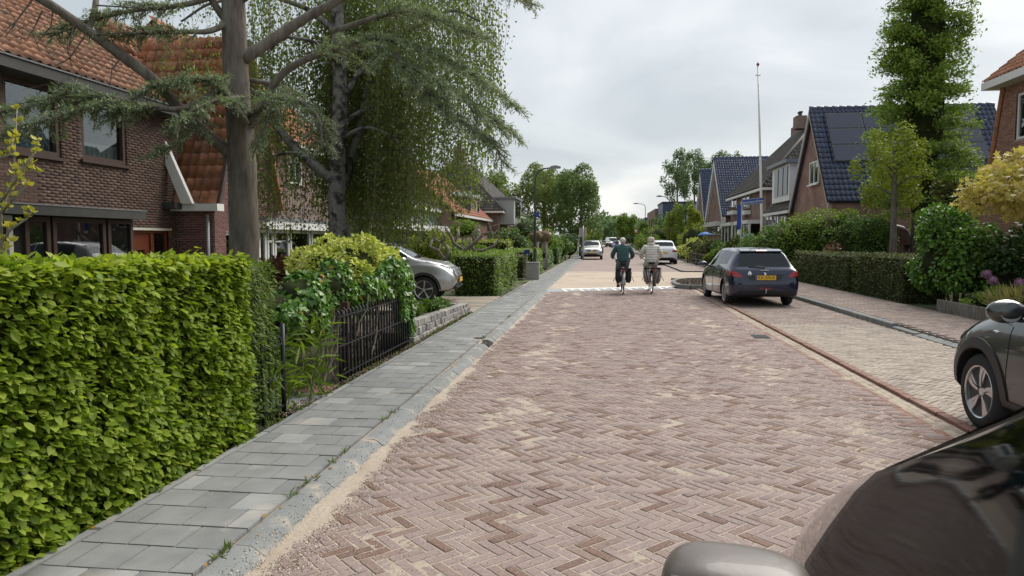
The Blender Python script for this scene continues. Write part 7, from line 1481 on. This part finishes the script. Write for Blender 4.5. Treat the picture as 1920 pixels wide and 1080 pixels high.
# ================================================================== cyclists
def skin(name, pts, edges, mat, parent, sub=2):
    me = bpy.data.meshes.new(name); me.from_pydata([p[:3] for p in pts], edges, []); o = bpy.data.objects.new('tmp', me); o.modifiers.new('s', 'SKIN').use_smooth_shade = True
    sv = me.skin_vertices[0].data
    for i, p in enumerate(pts): sv[i].radius = (p[3], p[4] if len(p) > 4 else p[3]); sv[i].use_root = i == 0
    m = o.modifiers.new('u', 'SUBSURF'); m.levels = m.render_levels = sub
    r = evaluated(o); r.materials.clear(); r.materials.append(mat); r.polygons.foreach_set('use_smooth', np.ones(len(r.polygons), dtype=bool)); return link(name, r, parent)
skinm = M('skin', (.42, .24, .17), rough=.55, var=.08, bump=.05)
def CLOTH(name, col, wave=0, wsc=60):
    if name in MATS: return MATS[name]
    m, n, l = nodes_of(name); tc = n.new('ShaderNodeTexCoord'); b = n.new('ShaderNodeBsdfPrincipled'); b.inputs['Roughness'].default_value = .75; nz = noise_n(n, l, 9, 5, tc.outputs['Object']); g = maprange(n, l, nz, .3, .7, .85, 1.15); c3 = n.new('ShaderNodeCombineColor')
    for i in range(3): l.new(g, c3.inputs[i])
    l.new(mixc(n, l, 1.0, tuple(col), c3.outputs[0], 'MULTIPLY'), b.inputs['Base Color']); bp = n.new('ShaderNodeBump'); bp.inputs['Strength'].default_value = .6; bp.inputs['Distance'].default_value = .02 if wave else .008
    if wave: w = n.new('ShaderNodeTexWave'); w.bands_direction = 'Z'; w.wave_profile = 'SIN'; w.inputs['Scale'].default_value = wave; w.inputs['Distortion'].default_value = 1.2; w.inputs['Detail Scale'].default_value = 2; l.new(tc.outputs['Object'], w.inputs[0]); l.new(w.outputs['Fac'], bp.inputs['Height'])
    else: l.new(nz, bp.inputs['Height'])
    l.new(bp.outputs[0], b.inputs['Normal']); o = n.new('ShaderNodeOutputMaterial'); l.new(b.outputs[0], o.inputs[0]); MATS[name] = m; return m
def rider(label, loc, lowfoot, jm, tm_, hair, shoe, hat=None, rz=0, long_=False):
    """seated on an upright bicycle riding towards +y; lowfoot -1: left pedal down"""
    t = thing('person', label, 'person', loc, rz); hy = -.27
    ft = {s: ((s*.135, -.10, .205) if s == lowfoot else (s*.135, .03, .50)) for s in (-1, 1)}; kn = {s: ((s*.125, .06, .62) if s == lowfoot else (s*.14, .16, .86)) for s in (-1, 1)}
    P = [(0, hy, 1.0, .15, .12), (0, hy+.01, 1.12, .145, .11), (0, hy+.05, 1.30, .155, .11), (0, hy+.08, 1.43, .14, .09), (0, hy+.10, 1.51, .055), (0, hy+.125, 1.575, .07, .075), (0, hy+.135, 1.64, .082, .095), (0, hy+.13, 1.69, .06, .07), (0, hy+.215, 1.605, .014), (-.082, hy+.12, 1.61, .014), (.082, hy+.12, 1.61, .014)]
    E = [(0, 1), (1, 2), (2, 3), (3, 4), (4, 5), (5, 6), (6, 7), (5, 8), (5, 9), (5, 10)]
    for s in (-1, 1):
        b = len(P); P += [(s*.175, hy+.08, 1.44, .065), (s*.285, hy+.10, 1.20, .05), (s*.27, .08, 1.09, .036), (s*.27, .135, 1.075, .03, .02), (s*.255, .19, 1.07, .014), (s*.285, .185, 1.075, .012)]; E += [(3, b), (b, b+1), (b+1, b+2), (b+2, b+3), (b+3, b+4), (b+3, b+5)]
        b = len(P); k, f = kn[s], ft[s]; P += [(s*.10, hy+.03, .96, .10), (*k, .062), (f[0], f[1]-.03, f[2]+.09, .042), (f[0], f[1]+.10, f[2]+.01, .03)]; E += [(0, b), (b, b+1), (b+1, b+2), (b+2, b+3)]
    skin('body', P, E, skinm, t)
    J = [(0, hy-.01, .93 if not long_ else .86, .205, .15), (0, hy, 1.06, .20, .15), (0, hy+.03, 1.22, .205, .145), (0, hy+.07, 1.38, .20, .125), (0, hy+.09, 1.47, .13, .10), (0, hy+.10, 1.535, .075, .075)]; JE = [(i, i+1) for i in range(5)]
    for s in (-1, 1): b = len(J); J += [(s*.19, hy+.08, 1.425, .095), (s*.275, hy+.07, 1.28, .082), (s*.315, hy+.11, 1.17, .075), (s*.285, .06, 1.10, .052)]; JE += [(3, b), (b, b+1), (b+1, b+2), (b+2, b+3)]
    skin('jacket', J, JE, jm, t)
    T = [(0, hy, .98, .17, .14)]; TE = []
    for s in (-1, 1): b = len(T); k, f = kn[s], ft[s]; T += [(s*.10, hy+.04, .95, .12), (s*.115, (hy+k[1])/2+.02, (.95+k[2])/2, .10), (*k, .085), (f[0], f[1]-.02, f[2]+.16, .060), (f[0], f[1]-.025, f[2]+.11, .056)]; TE += [(0, b), (b, b+1), (b+1, b+2), (b+2, b+3), (b+3, b+4)]
    skin('trousers', T, TE, tm_, t)
    for s in (-1, 1): f = ft[s]; skin('shoe', [(f[0], f[1]-.06, f[2]+.035, .042), (f[0], f[1]+.03, f[2]+.03, .045), (f[0], f[1]+.14, f[2]+.015, .035)], [(0, 1), (1, 2)], shoe, t, 1)
    mb = MB(); mb.sphere((0, hy+.115, 1.635), (.092, .108, .095), 16, 12); vv = [Vector(p) for p in mb.v]; keep = [i for i, f in enumerate(mb.f) if sum((vv[k].y-(hy+.16))*.9-(vv[k].z-1.63)*.75 for k in f)/4 < .028 and sum(vv[k].z for k in f)/4 > 1.555]; mb.f = [mb.f[i] for i in keep]; mb.m = [0]*len(mb.f)
    mb.v = [tuple(Vector(p)+Vector((random.gauss(0, .003), random.gauss(0, .003), random.gauss(0, .003)))) for p in mb.v]; mb.build('hair', hair, t, smooth=True)
    if hat:
        mb = MB(); mb.lathe([(.112, 1.60), (.116, 1.64), (.108, 1.69), (.08, 1.735), (0, 1.75)], (0, hy+.12, 0), 16); mb.lathe([(.112, 1.60), (.128, 1.615), (.114, 1.63)], (0, hy+.12, 0), 16); mb.build('hat', hat, t, smooth=True)
        mb = MB(); mb.lathe([(.085, 1.49), (.115, 1.52), (.11, 1.56), (.08, 1.58)], (0, hy+.09, 0), 14); mb.build('collar', jm, t, smooth=True)
    return t
def bicycle(label, loc, fmat, lowfoot, rz=0):
    t = thing('bicycle', label, 'bicycle', loc, rz); r = .34
    for y_, nm in ((-.56, 'rear_wheel'), (.58, 'front_wheel')):
        mb = MB(); mb.lathe([(r-.055, -.011), (r-.035, -.014), (r-.035, .014), (r-.055, .011), (r-.055, -.011)], (0, 0, 0), 32, 'x'); w = mb.build(nm, alu, t, smooth=True); w.location = (0, y_, r)
        mb = MB(); R_ = r-.018; mb.lathe([(R_+.018*math.cos(a), .018*math.sin(a)) for a in np.linspace(0, 2*PI, 9)], (0, 0, 0), 36, 'x'); mb.build('tyre', rubber, w, smooth=True)
        for k in range(18): a = 2*PI*k/18; mb = MB(); mb.tube([(.012*(-1)**k, .015*math.cos(a), .015*math.sin(a)), (0, (r-.05)*math.cos(a+.25), (r-.05)*math.sin(a+.25))], .0015, 3); mb.build('spoke', chrome, w)
        mb = MB(); mb.tube([(-.05, 0, 0), (.05, 0, 0)], .022, 8); mb.build('hub', alu, w)
        mb = MB(); mb.lathe([(r+.018, -.026), (r+.03, 0), (r+.018, .026)], (0, y_, r), 22, 'x', 0, PI*.05, PI*(1.0 if y_ < 0 else .95)); mb.build('mudguard', fmat, t, smooth=True)
    BB, SE, HT, HB = (0, -.06, .30), (0, -.27, .82), (0, .36, .98), (0, .42, .74); RA, FA = (0, -.56, r), (0, .58, r)
    for nm, a, b, rr in (('seat_tube', BB, (0, -.26, .78), .017), ('down_tube', BB, HB, .02), ('top_tube', (0, -.17, .55), HB, .016), ('head_tube', HB, HT, .019), ('seat_post', (0, -.25, .75), (0, -.30, .92), .013)): mb = MB(); mb.tube([a, b], rr, 8); mb.build(nm, fmat if nm != 'seat_post' else chrome, t, smooth=True)
    for s in (-1, 1):
        for nm, a, b in (('chain_stay', (s*.03, -.06, .30), (s*.06, -.56, r)), ('seat_stay', (s*.02, -.24, .72), (s*.06, -.56, r)), ('fork_blade', (s*.045, .44, .70), (s*.05, .58, r))): mb = MB(); mb.tube([a, b], .010, 6); mb.build(nm, fmat, t, smooth=True)
        mb = MB(); z = .20 if s == lowfoot else .49; y_ = -.09 if s == lowfoot else .02; mb.bar((s*.07, -.06, .30), (s*.09, y_, z), .018, .022); cr = mb.build('crank', alu, t); mb = MB(); mb.box((s*.135, y_, z-.005), (.09, .09, .022)); mb.build('pedal', black, cr)
        mb = MB(); mb.tube([(s*.20, .16, 1.075), (s*.27, .10, 1.072), (s*.30, .06, 1.07)], .017, 8); mb.build('grip', black, t, smooth=True)
    mb = MB(); mb.tube([(-.28, .09, 1.07), (-.24, .16, 1.075), (-.12, .32, 1.06), (0, .36, 1.04), (.12, .32, 1.06), (.24, .16, 1.075), (.28, .09, 1.07)], .011, 8); mb.build('handlebar', chrome, t, smooth=True); mb = MB(); mb.tube([HT, (0, .36, 1.05)], .014, 8); mb.build('stem', chrome, t)
    mb = MB(); mb.add([(x, y_, z) for x, y_, z in ((-.10, -.42, .95), (.10, -.42, .95), (.12, -.34, .965), (.03, -.14, .955), (-.03, -.14, .955), (-.12, -.34, .965), (-.08, -.41, .90), (.08, -.41, .90), (.09, -.33, .90), (.025, -.15, .92), (-.025, -.15, .92), (-.09, -.33, .90))], [(0, 1, 2, 3, 4, 5), (11, 10, 9, 8, 7, 6)]+[(k, 6+k, 6+(k+1) % 6, (k+1) % 6) for k in range(6)]); mb.build('saddle', black, t, bevel=.015, smooth=True)
    mb = MB()
    for s in (-1, 1): mb.tube([(s*.06, -.28, .76), (s*.06, -.80, .76)], .006, 5); mb.tube([(s*.06, -.74, .76), (s*.06, -.58, r+.02)], .005, 5)
    for k in range(4): mb.tube([(-.06, -.36-.13*k, .76), (.06, -.36-.13*k, .76)], .005, 5)
    mb.build('carrier', black, t); mb = MB(); mb.box((0, -.83, .735), (.11, .03, .045)); mb.build('rear_light', redl, t, bevel=.006); mb = MB(); mb.box((0, .47, .98), (.06, .06, .06)); mb.build('front_light', black, t, bevel=.012)
    mb = MB(); mb.box((.06, -.30, .325), (.02, .60, .11)); mb.build('chain_case', black, t, bevel=.01); return t
def bags(label, loc, m1, m2, w, h, tilt, rz=0):
    t = thing('pannier_bag', label, 'bag', loc, rz, 'pannier bags')
    for s in (-1, 1):
        R = Matrix.Rotation(s*tilt, 3, 'Y'); bm = bmesh.new(); bmesh.ops.create_cube(bm, size=1); bmesh.ops.bevel(bm, geom=bm.edges[:], offset=.16, segments=3, affect='EDGES'); me = bpy.data.meshes.new('bag')
        for v in bm.verts: q = v.co; wd = 1.15 if q.z < 0 else .9; v.co = R@Vector((q.x*w*wd, q.y*.34, q.z*h))+Vector((s*(.085+w*.5), -.58, .76-h*.5))+Vector((random.gauss(0, .003), random.gauss(0, .003), 0))
        bm.to_mesh(me); bm.free(); me.materials.append(m2); me.polygons.foreach_set('use_smooth', np.ones(len(me.polygons), dtype=bool)); b = link('bag', me, t)
        mb = MB(); mb.box(Vector((s*(.085+w*.5), -.58, .775)), (w*1.05, .36, .05)); mb.build('flap', m1, b, bevel=.018); mb = MB(); mb.tube([(s*(.09+w), -.74, .55), (s*(.13+w), -.76, .47), (s*(.16+w), -.76, .40)], .009, 5); mb.build('strap', m1, b)
        mb = MB(); mb.box(R@Vector((0, -.172, 0))+Vector((s*(.085+w*.5), -.58, .76-h*.5)), (.03, .012, h*.8), 0, 0, R); mb.build('piping', m1, b)
    mb = MB(); mb.box((0, -.58, .79), (.20, .30, .025)); mb.build('bridge', m1, t, bevel=.008); return t
blackc = CLOTH('black_nylon', (.018, .018, .020)); greyc = CLOTH('grey_canvas', (.36, .335, .31)); hairw = M('white_hair', (.62, .60, .56), rough=.8, var=.2, vscale=40, bump=.8, bscale=90)
b1 = at(1167, 552, z=0); b2 = at(1221, 550, z=0)
for b_, k in ((b1, 0), (b2, 1)):
    L_ = (b_.x, b_.y+.56, 0); rz_ = math.radians(2)
    bicycle(('upright bicycle ridden by the person in the teal jacket', 'upright bicycle ridden by the person in the cream jacket')[k], L_, (steel, black)[k], (-1, 1)[k], rz_)
    rider(('cyclist with white hair in a teal quilted jacket seen from behind', 'cyclist in cream jacket and cap seen from behind')[k], L_, (-1, 1)[k], (CLOTH('teal_quilt', (.035, .095, .098), 5.2), CLOTH('cream_quilt', (.70, .67, .60), 4.0))[k], (CLOTH('grey_trousers', (.13, .13, .14)), CLOTH('beige_trousers', (.42, .38, .32)))[k], hairw, (CLOTH('dark_shoe', (.06, .05, .05)), CLOTH('brown_shoe', (.16, .11, .07)))[k], None if k == 0 else CLOTH('cap_cloth', (.55, .48, .42)), rz_, k == 1)
    bags(('black double pannier on the bicycle of the teal jacket', 'big grey double pannier on the bicycle of the cream jacket')[k], L_, blackc, (blackc, greyc)[k], (.15, .17)[k], (.40, .46)[k], (.10, .22)[k], rz_)
def walker(label, loc, jm, tm_, hair, rz=0):
    t = thing('person', label, 'person', loc, rz)
    P = [(0, 0, .95, .15, .11), (0, 0, 1.15, .15, .11), (0, 0, 1.38, .16, .10), (0, 0, 1.50, .055), (0, .01, 1.60, .085, .09), (0, .01, 1.68, .06)]; E = [(i, i+1) for i in range(5)]
    for s in (-1, 1):
        b = len(P); P += [(s*.18, 0, 1.41, .06), (s*.25, .0, 1.15, .045), (s*.24, .08, .93, .033), (s*.24, .09, .84, .03)]; E += [(2, b), (b, b+1), (b+1, b+2), (b+2, b+3)]; b = len(P); d = .14*s; P += [(s*.09, 0, .88, .095), (s*.10, d*.5, .48, .062), (s*.10, d, .09, .042), (s*.10, d+.12, .05, .035)]; E += [(0, b), (b, b+1), (b+1, b+2), (b+2, b+3)]
    skin('body', P, E, skinm, t)
    J = [(0, 0, .86, .19, .15), (0, 0, 1.15, .19, .15), (0, 0, 1.38, .19, .13), (0, 0, 1.49, .09, .09)]; JE = [(0, 1), (1, 2), (2, 3)]
    for s in (-1, 1): b = len(J); J += [(s*.19, 0, 1.41, .085), (s*.265, 0, 1.15, .07), (s*.25, .08, .95, .05)]; JE += [(2, b), (b, b+1), (b+1, b+2)]
    skin('jacket', J, JE, jm, t); T = [(0, 0, .9, .16, .13)]; TE = []
    for s in (-1, 1): b = len(T); d = .14*s; T += [(s*.09, 0, .85, .11), (s*.10, d*.5, .48, .08), (s*.10, d, .12, .06)]; TE += [(0, b), (b, b+1), (b+1, b+2)]
    skin('trousers', T, TE, tm_, t); mb = MB(); mb.sphere((0, -.01, 1.655), (.098, .11, .085), 12, 8); mb.build('hair', hair, t, smooth=True); return t
dkc = CLOTH('dark_cloth', (.02, .02, .025)); hd = M('brown_hair', (.06, .04, .03), rough=.8)
w_ = at(1190, 466, z=0); walker('pedestrian in an orange jacket far down the right side', (w_.x, w_.y-8, 0), CLOTH('orange_jacket', (.62, .13, .03)), dkc, hd)
w_ = at(1170, 470, Y=115); walker('pedestrian in grey clothes beside the teal cyclist head', (w_.x, 115, 0), CLOTH('grey_jacket', (.10, .10, .11)), dkc, hd); w_ = at(1157, 470, Y=118); walker('pedestrian in a dark red jacket left of the teal cyclist head', (w_.x, 118, 0), CLOTH('wine_jacket', (.12, .03, .04)), dkc, hd)
bpy.data.scenes.remove(TS)
